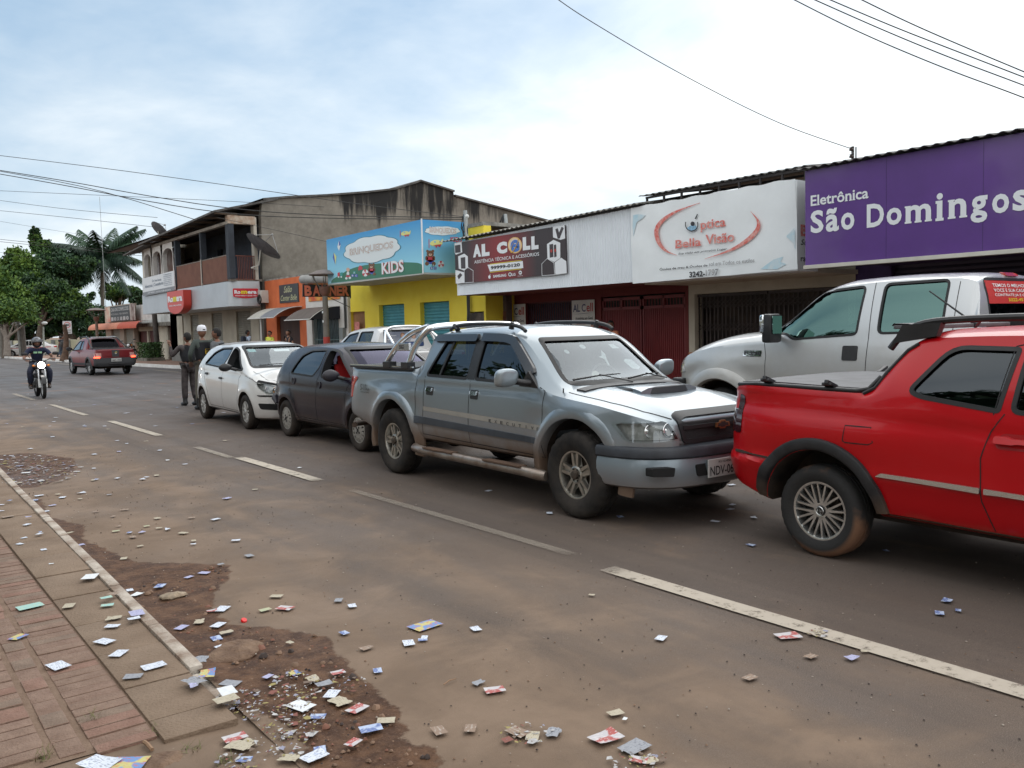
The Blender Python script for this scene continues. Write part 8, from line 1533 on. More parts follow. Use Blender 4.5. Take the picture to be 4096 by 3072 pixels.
 q=MB();q.box((14.88,45.9,3.83),(15.0,50.4,6.6));q.build('upper_wall_cream',CREAM(),r);q=MB();q.box((14.84,47.2,4.7),(14.86,49.3,5.65));q.build('carved_screen',mat('screen_maroon',(.10,.015,.025),.7,var=.4,vscale=20),r)
 for y in (44.0,44.35):q=MB();q.cbox((14.85,y,5.2),(.02,.04,.5));q.build('lamp_tube',mat('tube_white',(.6,.6,.58)),r)
 q=MB();q.box((15.3,35.3,3.83),(15.4,50.5,7.0));q.box((13.0,35.3,6.45),(15.3,48.2,6.5));q.build('upper_room',mat('interior_dark',(.02,.018,.018),.9),r)
 Z0, Z1=4.62, 6.05;al=[];q=MB();cr=WHITEW();ycs=[(47.0,.62),(45.3,.70),(43.45,.80)]
 yA, yB=42.25, 47.85;ys=[yB];
 def arch(yc,hw_):
  return [(yc+hw_,Z0),(yc+hw_,5.35)]+[(yc+hw_*math.cos(t_),5.35+.42*math.sin(t_)**.7)for t_ in [math.pi*k/10 for k in range(1,10)]]+[(yc-hw_,5.35),(yc-hw_,Z0)]
 for yc, hw_ in ycs:
  A_=arch(yc,hw_);y0=min(yB,yc+hw_+.22)if yc==47.0 else yc+hw_+.12;y1=yc-hw_-.12;o=[(yc+hw_+.13,Z0),(yc+hw_+.13,Z1),(yc-hw_-.13,Z1),(yc-hw_-.13,Z0)]
  vs=A_;n_=len(A_);top=[(lerp(yc+hw_+.13,yc-hw_-.13,k/(n_-1)),Z1 if 0<k<n_-1 else Z0)for k in range(n_)]
  q.add([(Xc,y,z)for y,z in A_]+[(Xc,y,z)for y,z in top]+[(Xc+.2,y,z)for y,z in A_]+[(Xc+.2,y,z)for y,z in top],[(k,k+1,n_+k+1,n_+k)for k in range(n_-1)]+[(2*n_+k,2*n_+k+1,k+1,k)for k in range(n_-1)])
 q.build('arched_loggia',cr,r)
 q=MB();q.box((13.3,45.1,4.0),(13.35,51.0,6.0));q.build('loggia_back',mat('loggia_brown',(.16,.08,.06),.9,col2=(.30,.27,.26),vscale=1.4),r)
 for y in (50.0,48.2):q=MB();q.box((13.25,y-.5,4.65),(13.29,y+.5,5.75));q.build('white_screen',mat('screen_white',(.45,.44,.46),.8,var=.3,vscale=12),r)
 q=MB();e0=onX(*z1(1262,296),11.9);e1=(11.9,33.9,onX(*z1(1975,14),11.9).z)
 q.add([(11.9,46.2,6.22),(11.9,34.85,6.52),(14.6,34.85,pts[0][0]and 7.2),(14.6,46.2,7.0),(11.9,46.2,6.14),(11.9,34.85,6.44),(14.6,34.85,7.12),(14.6,46.2,6.92)],[(0,1,2,3),(4,5,6,7),(0,1,5,4),(1,2,6,5),(3,2,6,7),(0,3,7,4)]);q.build('eaves_roof',rm,r)
 q=MB();q.add([(11.95,49.6,5.92),(11.95,45.6,6.12),(14.6,45.6,6.7),(14.6,49.6,6.5),(11.95,49.6,5.86),(11.95,45.6,6.06),(14.6,45.6,6.64),(14.6,49.6,6.44)],[(0,1,2,3),(4,5,6,7),(0,1,5,4),(1,2,6,5),(0,3,7,4)]);q.build('lower_roof',rm,r)
 q=MB()
 for k in range(9):y=35.0+k*1.3;q.box((11.98,y,lerp(6.42,6.12,k/9)-.02),(12.9,y+.09,lerp(6.42,6.12,k/9)+.06))
 q.build('rafter',mat('rafter_wood',(.12,.085,.06),.85),r)
 q=MB();q.box((Xc-.05,35.0,6.02),(Xc+.15,46,6.14));q.build('eaves_beam',mat('beam_pale',(.30,.27,.23),.85,var=.3,vscale=3),r)
 q=MB();q.box((Xw,48.3,.145),(Xw+.3,50.5,6.3));q.box((Xw-1.9,48.1,3.8),(Xw,48.3,6.2));q.build('end_wall',CREAM(),r)
 s=thing('advert_board','white lawyer office board with grey lettering below the arched balcony','sign');Xa=12.40;f=WPLANE(Xa);q=MB();q.prism([(-47.75,3.66),(-42.2,3.72),(-42.2,4.62),(-47.75,4.56)],f,-.04,0);q.build('board',mat('board_white',(.66,.68,.70),.5),s)
 q=MB();q.prism([(-47.75,3.64),(-42.2,3.70),(-42.2,3.90),(-47.75,3.84)],f,.001,.006);q.build('board_band',mat('board_grey',(.20,.21,.23),.5),s)
 t=MB();put_text(t,'Advocacia | Consultoria',f,-47.3,3.98,3.3,.22,.008,bold=.01,slope=.012);put_text(t,'Dr. Ivan Souza',f,-45.9,4.28,1.6,.12,.008)
 for k in range(7):put_text(t,('Trabalhista','Previdenciario','Responsabilidade civil','Familia e Sucessoes','Inventario','Direito Rural','Cobranca')[k],f,-43.9,4.49-.085*k,1.3,.055,.008)
 t.build('lettering',mat('letter_greyblue',(.18,.22,.28),.5),s)
 t=MB();put_text(t,'(69) 98402 - escritorio@advocacia',f,-46.8,3.72,4.0,.09,.010);t.build('lettering',wm,s)
 dish('grey mesh satellite dish on the balcony roof edge, left',onX(*z1(1285,238),12.6),_rt*.5+_up*.75+_fw*.55,.50,[onX(*z1(1290,320),12.6)])
 dc=onY(*z1(2120,370),34.2);dish('large grey satellite dish tilted on a bracket at the grey wall corner',dc,_rt*.50+_up*.80+_fw*.26,.80,[dc+Vector((-.12,.3,-.75)),dc+Vector((-.35,.5,-.85)),(13.6,35.0,dc.z-.9)])
 p0=onZ(*z1(1275,1285),.145);p1=onY(*z1(1240,900),p0.y);tag(_post('utility_post',p0,p1,.17,mat('post_dark',(.06,.05,.045),.85,var=.3),r2=.14),'dark leaning post below the far end of the silver canopy','post')
def far_buildings():
 r=thing('small_house','low cream house with arched windows beyond the silver canopy','house');X=15.2;g=lambda x, y:onX(*zf(x,y),X)
 y0=g(2200,600).y;y1=g(1490,600).y;z_e=g(1520,575).z
 wall_with_holes(r,X,y0-3,y1,.145,z_e,[(g(1715,700).y,g(1555,700).y,1.05,g(1640,640).z),(g(1870,700).y,g(1738,700).y,1.05,g(1800,632).z),(g(2160,700).y+.1,g(2110,700).y+.3,.145,2.3)],CREAM())
 q=MB()
 for a, b in ((1555,1715),(1738,1870)):q.box((X+.12,g(b,700).y,1.05),(X+.16,g(a,700).y,2.9))
 q.box((X+.12,y0-3,.145),(X+.16,y0+2,2.4));q.build('window_shutter',mat('shutter_maroon',(.085,.022,.02),.7,var=.25),r)
 q=MB();q.box((X-.5,y0-3,z_e),(X+3,y1+.1,z_e+.22));q.build('eaves',mat('eaves_mossy',(.08,.075,.065),.95,col2=(.22,.20,.17),vscale=5,bump=.5),r)
 q=MB();zt=g(1700,165).z;q.box((X-.1,y0-3,z_e+.22),(X+.1,y1+.4,zt));q.build('parapet',mat('render_white_dirty',(.42,.42,.40),.85,col2=(.60,.60,.58),vscale=2),r)
 r=thing('shop_building','small shop with orange rounded awning and black signboard, far left of the row','shop building');X=14.9;g=lambda x, y:onX(*zf(x,y),X)
 ya, yb=g(1490,600).y+.1, g(985,600).y;zt=g(1480,140).z
 wall_with_holes(r,X,ya,yb,.145,zt,[(g(1470,700).y,g(1310,700).y,.145,2.5),(g(1235,700).y,g(1085,700).y,.145,2.5)],mat('render_pinkish',(.40,.33,.27),.85,var=.12))
 for a, b in ((1470,1310),(1235,1085)):shutter(r,X+.15,g(a,700).y,g(b,700).y,.145,2.5,mat('shutter_grey',(.17,.165,.14)),slat=.2)
 xo=13.9;yL=onX(*zf(672,560),xo).y;yR=onX(*zf(1520,520),xo).y;za_, zb_=onX(*zf(1300,470),xo).z, onX(*zf(1300,580),xo).z;om, om2=mat('awning_orange',(.44,.075,.035),.7,var=.1), mat('awning_orange_faded',(.52,.20,.12),.7,var=.1)
 for a, b, m_ in ((yR,lerp(yR,yL,.36),om),(lerp(yR,yL,.36),yL,om2)):
  q=MB();n=8;prof=[(xo+.5-.5*math.sin(math.pi/2*k/n),za_-(za_-zb_)*(1-math.cos(math.pi/2*k/n)))for k in range(n+1)]+[(xo,zb_-.05)];prof=[(X,za_)]+prof;q.add([(x,y,z)for x,z in prof for y in (a,b)],[(2*i,2*i+1,2*i+3,2*i+2)for i in range(len(prof)-1)]);q.build('awning',m_,r,smooth=50)
 q=MB();q.add([(X,yL,za_),(xo,yL,zb_),(X,yL,zb_)],[(0,1,2)]);q.build('awning_end',om,r)
 s=thing('signboard','black clothes shop signboard with white lettering above the orange awning','shop sign');Xs=14.7;f=WPLANE(Xs);a, b, c, d=[wu(zf,*p,Xs)for p in ((1075,478),(1420,445),(1395,172),(1062,210))];q=MB();q.prism([a,b,c,d],f,-.05,0);q.build('board',mat('sign_charcoal',(.035,.04,.045)),s)
 t=MB();W_=b[0]-a[0];zt_, zb2=d[1], a[1];H_=zt_-zb2;put_text(t,'CASA DAS CONFECCOES',f,a[0]+.05*W_,zb2+.66*H_,.9*W_,.24*H_,.01,bold=.03);put_text(t,'MODA MASC. FEM. INFANTIL',f,a[0]+.05*W_,zb2+.42*H_,.88*W_,.12*H_,.01,bold=.01)
 for k in range(6):put_text(t,'10X8'[k%4],f,a[0]+(.04+.155*k)*W_,zb2+.06*H_,.12*W_,.24*H_,.01,bold=.05)
 t.build('lettering',mat('letter_grey',(.42,.42,.42),.5),s)
 for (x0,x1,y_a,y_b,m_)in ((1400,1490,150,450,mat('panel_patterned',(.5,.46,.42),.6,col2=(.12,.06,.05),vscale=1.4)),(1000,1068,215,480,mat('panel_pale',(.55,.52,.42),.6,col2=(.5,.12,.08),vscale=1.2))):
  a, b=wu(zf,x0,y_b,Xs), wu(zf,x1,y_a,Xs);q=MB();q.prism([a,(b[0],a[1]),b,(a[0],b[1])],f,-.04,-.01);q.build('side_panel',m_,s)
 A, B=onZ(*zi(1580,1345),0), onZ(*zi(200,1338),0);A.z=B.z=0;dd=(B-A);Ld=dd.length;dd.normalize();nn=Vector((-dd.y,dd.x,0));B2=A+dd*(Ld*1.6);A2=A-dd*6
 w_=thing('boundary_wall','long cream boundary wall with grey piers at the end of the street','wall');zt=onY(*zf(500,795),lerp(A.y,B.y,.1)).z;zt=onY(*zi(1600,985),A.y).z
 q=MB();L2=(B2-A2).length;M_=Matrix.Translation(A2)@Matrix.Rotation(math.atan2(dd.y,dd.x),4,'Z');q.box((0,-.1,0),(L2,.1,zt),M=M_);q.build('wall',mat('wall_pale_cream',(.44,.43,.30),.85,col2=(.52,.51,.38),vscale=.8,bump=.1),w_)
 q=MB();k=0
 while k<L2:q.box((k,-.22,0),(k+.55,.22,zt+.02),M=M_);k+=2.9
 q.build('pier',mat('pier_grey',(.20,.21,.20),.85,var=.2),w_)
 h=thing('hedge','clipped green hedge in a low mossy planter by the dark post','hedge');p=onZ(*z1(1215,1292),.145);h.location=(p.x,p.y,.145)
 q=MB();q.box((-.5,-1.0,0),(.5,1.0,.18));q.build('planter',mat('eaves_mossy',(.08,.075,.065)),h)
 q=MB();rnd=random.Random(5)
 for _ in range(2600):
  c=Vector((rnd.uniform(-.5,.5),rnd.uniform(-1,1),rnd.uniform(.15,1.05)));leaf(q,c,.06,rnd,0 if rnd.random()<.6 else 1)
 q.build('foliage',[mat('hedge_green',(.035,.085,.015),.7,var=.3),mat('hedge_dark',(.018,.045,.012),.7,var=.3)],h,recalc=False)
def leaf(q,c,s,rnd,mi=0,flat=0.):
 a=rnd.uniform(0,6.283);e=rnd.uniform(-1,1)*(1-flat);n=Vector((math.cos(a)*math.sqrt(1-e*e),math.sin(a)*math.sqrt(1-e*e),e))if not flat else Vector((rnd.uniform(-.5,.5),rnd.uniform(-.5,.5),1)).normalized()
 u=n.orthogonal().normalized();v=n.cross(u);b=rnd.uniform(0,6.283);u2=u*math.cos(b)+v*math.sin(b);v2=n.cross(u2);s1=s*rnd.uniform(.6,1.3)
 q.add([c-u2*s1,c+v2*s1*.55,c+u2*s1,c-v2*s1*.55],[(0,1,2,3)],mi)
def leaf_mat(nm,c,c2):
 if nm in MATS:return MATS[nm]
 m=mat(nm,c,.6,col2=c2,vscale=.9);b=m.node_tree.nodes['Principled BSDF'];b.inputs['Specular IOR Level'].default_value=.3
 return m
def tree(lab,base,blobs,kind,n,ls,trunk_r,seed,branches=(),group=None,name='tree'):
 """blobs: (centre, radii) of the crown's masses; leaves gather in clumps through their volume with gaps between"""
 r=thing(name,lab,'tree',(0,0,0),0,group);r.location=base;B=Vector(base);rnd=random.Random(seed)
 q=MB();cols={0:('leaf_mid',(.030,.075,.020),(.060,.125,.028)),1:('leaf_dark',(.014,.038,.018),(.032,.070,.024)),2:('leaf_light',(.070,.135,.022),(.115,.19,.030)),3:('leaf_blue',(.022,.055,.034),(.045,.095,.045))}
 tot=sum(b[1][0]*b[1][1]*b[1][2]for b in blobs)
 for c, rad in blobs:
  C_=Vector(c)-B;nb=int(1.7*n*rad[0]*rad[1]*rad[2]/tot);ncl=max(8,nb//60)
  for k in range(ncl):
   while True:
    d=Vector((rnd.uniform(-1,1),rnd.uniform(-1,1),rnd.uniform(-1,1)))
    if .25<d.length<1:break
   d*=(.72+.28*rnd.random())/max(.5,d.length)*min(1,d.length+.35);cc=C_+Vector((d.x*rad[0],d.y*rad[1],d.z*rad[2]));cr=min(rad)*rnd.uniform(.30,.52);mi=rnd.choices((0,1,2),(5,4,2))[0]
   for _ in range(nb//ncl):
    e=Vector((rnd.gauss(0,.5),rnd.gauss(0,.5),rnd.gauss(0,.38)))*cr;leaf(q,cc+e,ls,rnd,mi if rnd.random()<.8 else rnd.randint(0,2))
 pal={'green':(0,1,2),'dark':(1,3,0),'light':(2,0,2)}[kind];q.build('crown',[leaf_mat(*cols[k])for k in pal],r,recalc=False)
 bk=mat('bark',(.085,.065,.050),.95,col2=(.15,.12,.095),vscale=6,bump=.5);q=MB();top=sum((Vector(c)for c,_ in blobs),Vector())/len(blobs)-B;
 q.tube([(0,0,-.1),(trunk_r*.3,0,top.z*.35),(top.x*.4,top.y*.4,top.z*.6),(top.x*.8,top.y*.8,top.z*.9)],[trunk_r*1.3,trunk_r,trunk_r*.75,trunk_r*.4],10)
 for c, rad in blobs:C_=Vector(c)-B;st=Vector((top.x*.3,top.y*.3,top.z*.5));q.tube([st,(st+C_)/2+Vector((0,0,-rad[2]*.1)),C_+Vector((0,0,rad[2]*.3))],[trunk_r*.5,trunk_r*.32,trunk_r*.12],7)
 for br in branches:q.tube([Vector(p)-B for p in br[0]],br[1],7)
 q.build('trunk',bk,r,smooth=60);return r
def palm(lab,base,top,fl,seed):
 r=thing('palm_tree',lab,'palm tree',base);B=Vector(base);T=Vector(top)-B;rnd=random.Random(seed);q=MB();q.tube([(0,0,-.1),T*.5+Vector((.1,0,0)),T],[.22,.19,.16],12);q.build('trunk',mat('palm_trunk',(.20,.19,.16),.9,var=.2,vscale=4),r,smooth=60)
 q=MB();q.tube([T,T+Vector((0,0,.9))],[.17,.12],10);q.build('crownshaft',mat('palm_shaft',(.10,.17,.05),.5),r,smooth=60);T=T+Vector((0,0,.8));lm=[leaf_mat('palm_green',(.018,.042,.024),(.034,.078,.036)),leaf_mat('palm_dark',(.011,.028,.020),(.022,.05,.028))]
 side=_rt.copy();side.z=0;side.normalize()
 specs=[(a,e)for a,e in ((0,1.15),(2.6,1.2),(.5,.75),(2.2,.85),(3.3,.35),(-.4,.35),(1.4,.6),(4.4,.6),(3.0,.05),(.1,-.05),(5.2,.2),(1.0,.1),(3.8,-.1),(5.7,-.25),(2.0,-.2),(4.7,-.1),(1.57,1.35),(.25,1.0),(2.9,1.0),(3.5,.7),(-.2,.7),(1.2,.95),(5.0,.9),(2.4,.4),(.8,.4))]
 for a, e in specs:
  q=MB();d=side*math.cos(a)+Vector((-side.y,side.x,0))*math.sin(a);L_=fl*rnd.uniform(.85,1.08);P=[];n=16
  for k in range(n+1):t_=k/n;P.append(T+d*(L_*t_*math.cos(e*(1-t_*.5)))+Vector((0,0,L_*(math.sin(e)*t_-.62*t_*t_*(1.0-.72*math.sin(max(0,e)))))))
  q.tube(P,[.035*(1-.8*k/n)for k in range(n+1)],5);sd=d.cross(Vector((0,0,1))).normalized()
  for k in range(1,n*4):
   t_=k/(n*4);i=min(n-1,int(t_*n));p=P[i].lerp(P[i+1],t_*n-i);fw=(P[i+1]-P[i]).normalized();ll=fl*.33*math.sin(math.pi*min(1,t_*.85+.14))**.6
   for s in (-1,1):
    o=(sd*s*rnd.uniform(.75,1)+fw*.45+Vector((0,0,-.55-rnd.random()*.45))).normalized();w_=fw*.06;m_=p+o*ll*.55+Vector((0,0,.04*ll));e_=p+o*ll+Vector((0,0,-.22*ll));q.add([p-w_,p+w_,m_+w_*.8,e_,m_-w_*.8],[(0,1,2,4),(4,2,3)])
  q.build('frond',lm[rnd.random()<.45],r,recalc=False)
def at(f,px,py,D):
 d=ray(*f(px,py));return EYEV+d*D
def vegetation():
 za2=lambda x, y:(x*700/2111/V,850/V+y*700/2111/V)
 def T(lab,specs,D,kind,n,ls,tr,seed,basepx,group=None,br=()):
  b=at(za2,*basepx,D);b=Vector((b.x,b.y,0));bl=[]
  for (x,y,rx,rz)in specs:c=at(za2,x,y,D+random.Random(x+y).uniform(-2,2));k=D/3467.73*700/2111*4096/4096;bl.append((c,(rx*k*1.0,rx*k*.9,rz*k)))
  return tree(lab,b,bl,kind,n,ls,tr,seed,br,group)
 T('tall slender tree with a leaning pointed tip, left of the palm',[(430,330,60,160),(520,430,110,90),(400,240,28,75),(620,470,90,70)],92,'green',5200,.17,.2,3,(520,1500))
 T('broad leafy tree with large-leaved top at the left edge',[(180,560,130,110),(40,680,140,100),(320,640,150,110),(200,780,220,120)],84,'light',9000,.20,.22,4,(200,1500))
 T('wide dark tree in front of the palm trunk',[(680,560,250,110),(900,640,230,110),(560,700,220,140),(850,800,220,130),(1030,620,110,90)],88,'dark',14000,.17,.22,5,(760,1500))
 T('dense green tree filling the middle of the grove above the cream wall',[(420,860,220,140),(650,960,230,150),(330,1010,180,120),(560,1150,230,130),(820,1100,210,150)],80,'green',15000,.16,.3,6,(470,1530))
 T('yellow-green tree at the far left edge of the picture',[(60,900,140,120),(170,1010,170,110),(20,1080,120,110),(260,1150,160,90)],72,'light',8500,.15,.26,7,(60,1600),br=())
 T('dark bushy tree behind the speed limit sign',[(820,1300,170,120),(950,1200,150,130),(1000,1380,140,110),(720,1330,130,110),(620,1420,150,70)],82,'dark',11000,.15,.3,8,(900,1530))
 T('spreading flat-topped tree right of the palm, seen against the sky',[(1380,900,130,55),(1530,930,140,45),(1400,1010,130,60),(1480,960,150,50),(1640,1010,90,70),(1300,960,90,70)],112,'green',8000,.20,.3,9,(1400,1300))
 T('dark green tree touching the end of the balcony building',[(1700,1010,60,70),(1680,1080,90,50)],100,'dark',2600,.18,.25,10,(1690,1400))
 T('low dark shrubs and saplings behind the cream wall at left',[(150,1350,220,110),(420,1350,200,120),(60,1480,200,60),(350,1500,260,50),(1150,1250,140,130),(1180,1400,130,110),(1120,1000,70,90)],86,'dark',13000,.15,.2,11,(300,1600))
 pb=at(za2,1215,1500,92);pt=at(za2,1228,640,92);palm('tall palm with drooping feathery fronds above the trees',(pb.x,pb.y,0),pt,4.9,12)
 k=at(zi,150,1330,70);k.z=.1;P=lambda x, y:at(zi,x,y,70)
 r=thing('street_tree','pale bare-limbed street tree near the left edge with forking branches','tree',k);B=Vector(k);q=MB()
 for pts, rad in (([(155,1340),(160,1130),(140,960),(100,860),(40,760),(-30,650)],.28),([(150,980),(110,800),(90,640),(30,560),(35,340)],.14),([(160,980),(230,880),(420,740),(540,650),(700,560)],.12),([(170,960),(240,800),(310,620),(330,560)],.09),([(110,700),(210,590)],.06)):
  q.tube([P(*p)-B for p in pts],[rad*(1-.7*i/(len(pts)-1))for i in range(len(pts))],8)
 q.build('trunk',mat('bark_pale',(.17,.14,.12),.95,col2=(.26,.23,.20),vscale=5,bump=.4),r,smooth=60)
 q=MB();rnd=random.Random(8)
 for cx, cy, rr in ((60,430,.9),(330,420,.8),(620,520,.7),(150,280,1.3),(450,300,1.2),(-60,500,1.0)):
  c=P(cx,cy)-B
  for _ in range(900):leaf(q,c+Vector((rnd.gauss(0,.5)*rr,rnd.gauss(0,.5)*rr,rnd.gauss(0,.28)*rr)),.12,rnd,rnd.randint(0,1))
 q.build('crown',[leaf_mat('leaf_light',(.070,.135,.022),(.115,.19,.030)),leaf_mat('leaf_mid',(.030,.075,.020),(.060,.125,.028))],r,recalc=False)
 b=onZ(*zi(1430,1450),.1);r=thing('street_tree','brown tree trunk with low flared base beside the speed sign','tree',b);D_=b.y;q=MB();P=lambda x, y:onY(*zi(x,y),D_)-b
 q.tube([P(1430,1460),P(1425,1380),P(1450,1250),P(1462,1050),P(1455,850),P(1420,650)],[.34,.24,.19,.17,.15,.12],10);q.build('trunk',mat('bark_brown',(.105,.065,.045),.95,var=.4,vscale=5,bump=.5),r,smooth=60)
 q=MB()
 for cx, cy, rr in ((1330,420,.40),(1500,400,.40),(1420,300,.5)):
  c=P(cx,cy)
  for _ in range(260):leaf(q,c+Vector((rnd.gauss(0,.5)*rr,rnd.gauss(0,.5)*rr,rnd.gauss(0,.35)*rr)),.11,rnd,rnd.randint(0,1))
 q.build('crown',[leaf_mat('leaf_mid',(.030,.075,.020),(.060,.125,.028)),leaf_mat('leaf_dark',(.014,.038,.018),(.032,.070,.024))],r,recalc=False)
def street_furniture():
 b=onZ(*zi(1525,1410),.1);s=thing('speed_sign','white speed limit 40 sign on a thin grey post beside the brown trunk','road sign',b);Yp=b.y;F=lambda u, v, d=0:Vector((u,Yp-d,v))-b
 a, c=su(zf,232,690,Yp), su(zf,375,460,Yp);q=MB();q.prism(round_poly([(a[0],a[1]),(c[0],a[1]),(c[0],c[1]),(a[0],c[1])],.04),F,.02,.04);q.build('sign_plate',mat('sign_plate_white',(.66,.68,.70),.5,var=.04),s)
 W_, H_=c[0]-a[0], c[1]-a[1];cx, cz=(a[0]+c[0])/2, c[1]-.31*H_;q=MB();o=ell(cx,cz,.37*W_,.37*W_,32);i_=ell(cx,cz,.30*W_,.30*W_,32);q.add([F(*p,.045)for p in o]+[F(*p,.045)for p in i_],[(k,(k+1)%32,32+(k+1)%32,32+k)for k in range(32)]);q.build('red_ring',mat('print_signred',(.60,.03,.04),.5),s)
 t=MB();put_text(t,'40',F,cx-.24*W_,cz-.13*W_,.48*W_,.27*W_,.046,bold=.04);put_text(t,'FISCALIZAÇÃO',F,a[0]+.08*W_,a[1]+.24*H_,.84*W_,.12*H_,.046,bold=.015);put_text(t,'ELETRÔNICA',F,a[0]+.08*W_,a[1]+.07*H_,.84*W_,.13*H_,.046,bold=.015);t.build('lettering',mat('print_black',(.03,.03,.035)),s)
 q=MB();q.cyl((0,0,0),F(cx-.05,a[1]+.3,-.0),.04,10);q.build('post',mat('post_galv',(.33,.35,.35),.5,.6),s,smooth=60)
 def lamp(lab,X,f,base,neck,capc,capw,m_):
  p=onX(*f(*neck),X);b=Vector((X,p.y,.145));s=thing('street_lamp',lab,'street lamp',b);h=p.z-.145;tilt=onX(*f(*base),X).y-p.y
  q=MB();q.tube([(0,-tilt if False else 0,0),(0,0,h*.5),(0,0,h)],[.115,.10,.085],14);q.build('pole',m_,s,smooth=60)
  q=MB();q.lathe([(.09,h-.1),(.17,h),(.18,h+.18),(.12,h+.22),(.001,h+.22)],16);q.build('lamp_base',mat('lamp_rust',(.15,.07,.05),.7,var=.3),s,smooth=40)
  cz=onX(*f(*capc),X).z-.145;q=MB();q.lathe([(.001,cz+.14),(capw*.5,cz+.10),(capw,cz-.02),(capw*.97,cz-.05),(capw*.5,cz+.03),(.001,cz+.05)],28);q.build('lamp_cap',mat('cap_grey',(.16,.13,.12),.7,var=.2),s,smooth=50)
  q=MB()
  for k in range(6):a=k*math.pi/3;q.tube([(math.cos(a)*.15,math.sin(a)*.15,h+.16),(math.cos(a)*capw*.75,math.sin(a)*capw*.75,(h+cz)/2+.12),(math.cos(a)*capw*.85,math.sin(a)*capw*.85,cz-.02)],.015,5)
  q.build('lamp_cage',m_,s);return s, h
 s, h=lamp('grey concrete street lamp with mushroom cap in front of the salon',12.4,z2,(575,1230),(552,870),(552,728),.50,mat('lamp_concrete',(.17,.155,.135),.9,var=.2,vscale=4))
 q=MB();q.cyl((0,0,1.05),(0,0,1.28),.108,14);q.build('red_band',mat('band_red',(.40,.05,.04),.7),s,smooth=60)
 q=MB()
 for zz_ in (.88,.75,1.75,2.05):q.box((-.112,-.05,zz_),(-.102,.03,zz_+.07))
 q.build('sticker',mat('sticker_white',(.75,.78,.78)),s)
 lamp('brown mushroom street lamp in front of the orange awning',13.3,zf,(840,760),(820,440),(820,262),.62,mat('lamp_brown',(.16,.115,.09),.9,var=.2))
 for lab, bx, tp, rad, c in (('thin grey lamp post with a side lamp near the left edge',(465,1400),(400,570),.13,(.22,.23,.22)),('dark wooden pole beside the thin grey lamp post',(555,1370),(490,660),.17,(.09,.08,.07)),('pale pole at the extreme left edge of the street',(60,1340),(28,600),.2,(.16,.15,.13)),('pale lamp post rising behind the motorcyclist',(965,1200),(955,700),.07,(.3,.33,.3))):
  b=at(zi,bx[0],bx[1],72);b.z=.05;t_=onY(*zi(*tp),b.y);o=_post('lamp_post' if 'lamp' in lab else 'utility_pole',b,t_,rad,mat('pole_%d'%int(c[0]*100),c,.8,var=.2));tag(o,lab,'post' if 'lamp' not in lab else 'lamp post')
 h=thing('street_light','small white side lamp on the thin grey post near the left edge','street light');c=at(zi,365,645,71.8);h.location=c;q=MB();q.sphere((0,0,0),(.35,.2,.16),12,8);q.tube([(0,0,0),(.6,0,.1)],.05,6);q.build('lamp_body',mat('lamp_white',(.6,.62,.62),.4),h,smooth=60)
 h=thing('street_light','round white street lamp head over the motorcyclist, against dark trees','street light');c=at(zi,985,620,74);h.location=c;q=MB();q.sphere((0,0,0),(.24,.2,.13),12,8);q.build('lamp_body',mat('lamp_white',(.6,.62,.62)),h,smooth=60)
 p=onX(*z2(1600,470),13.6);q=MB();o=_post('service_pole',(13.6,p.y,3.9),(13.6,p.y+.05,onX(*z2(1585,262),13.6).z),.05,mat('post_galv',(.33,.35,.35)));tag(o,'grey electric service pole between the blue box sign and phone shop','pole')
 s=thing('service_lamp','small round white lamp on the grey service pole by the box sign','lamp');c=onX(*z2(1600,305),13.5);s.location=c;q=MB();q.sphere((0,0,0),.055,14,10);q.build('lamp_body',mat('lamp_white',(.6,.62,.62)),s,smooth=60)
 c=onX(*z2(1905,420),15.5);t_=onX(*z2(1882,290),15.5);o=_post('service_pole',c-Vector((0,0,.4)),t_,.05,mat('post_galv',(.33,.35,.35)));tag(o,'leaning grey service pole with cables above the phone shop roof','pole')
 q=MB();rnd=random.Random(2)
 for k in range(7):
  a=onX(*z2(1862+rnd.uniform(-8,10),285+6*k),15.5);b=onX(*z2(1830+rnd.uniform(-15,30),470),15.4);m_=(a+b)/2+Vector((0,rnd.uniform(-.15,.15),rnd.uniform(-.2,.1)));q.tube([a,m_,b],.014,5)
 for k in range(5):a=onX(*z2(1575+rnd.uniform(-10,25),290+12*k),13.6);b=onX(*z2(1580+rnd.uniform(-10,30),470),13.6);q.tube([a,(a+b)/2+Vector((0,rnd.uniform(-.15,.15),0)),b],.016,5)
 tag(q.build('cable_tangle',mat('cable_black',(.02,.02,.02),.6)),'tangle of black cables hanging from the two service poles','cable',kind='stuff')
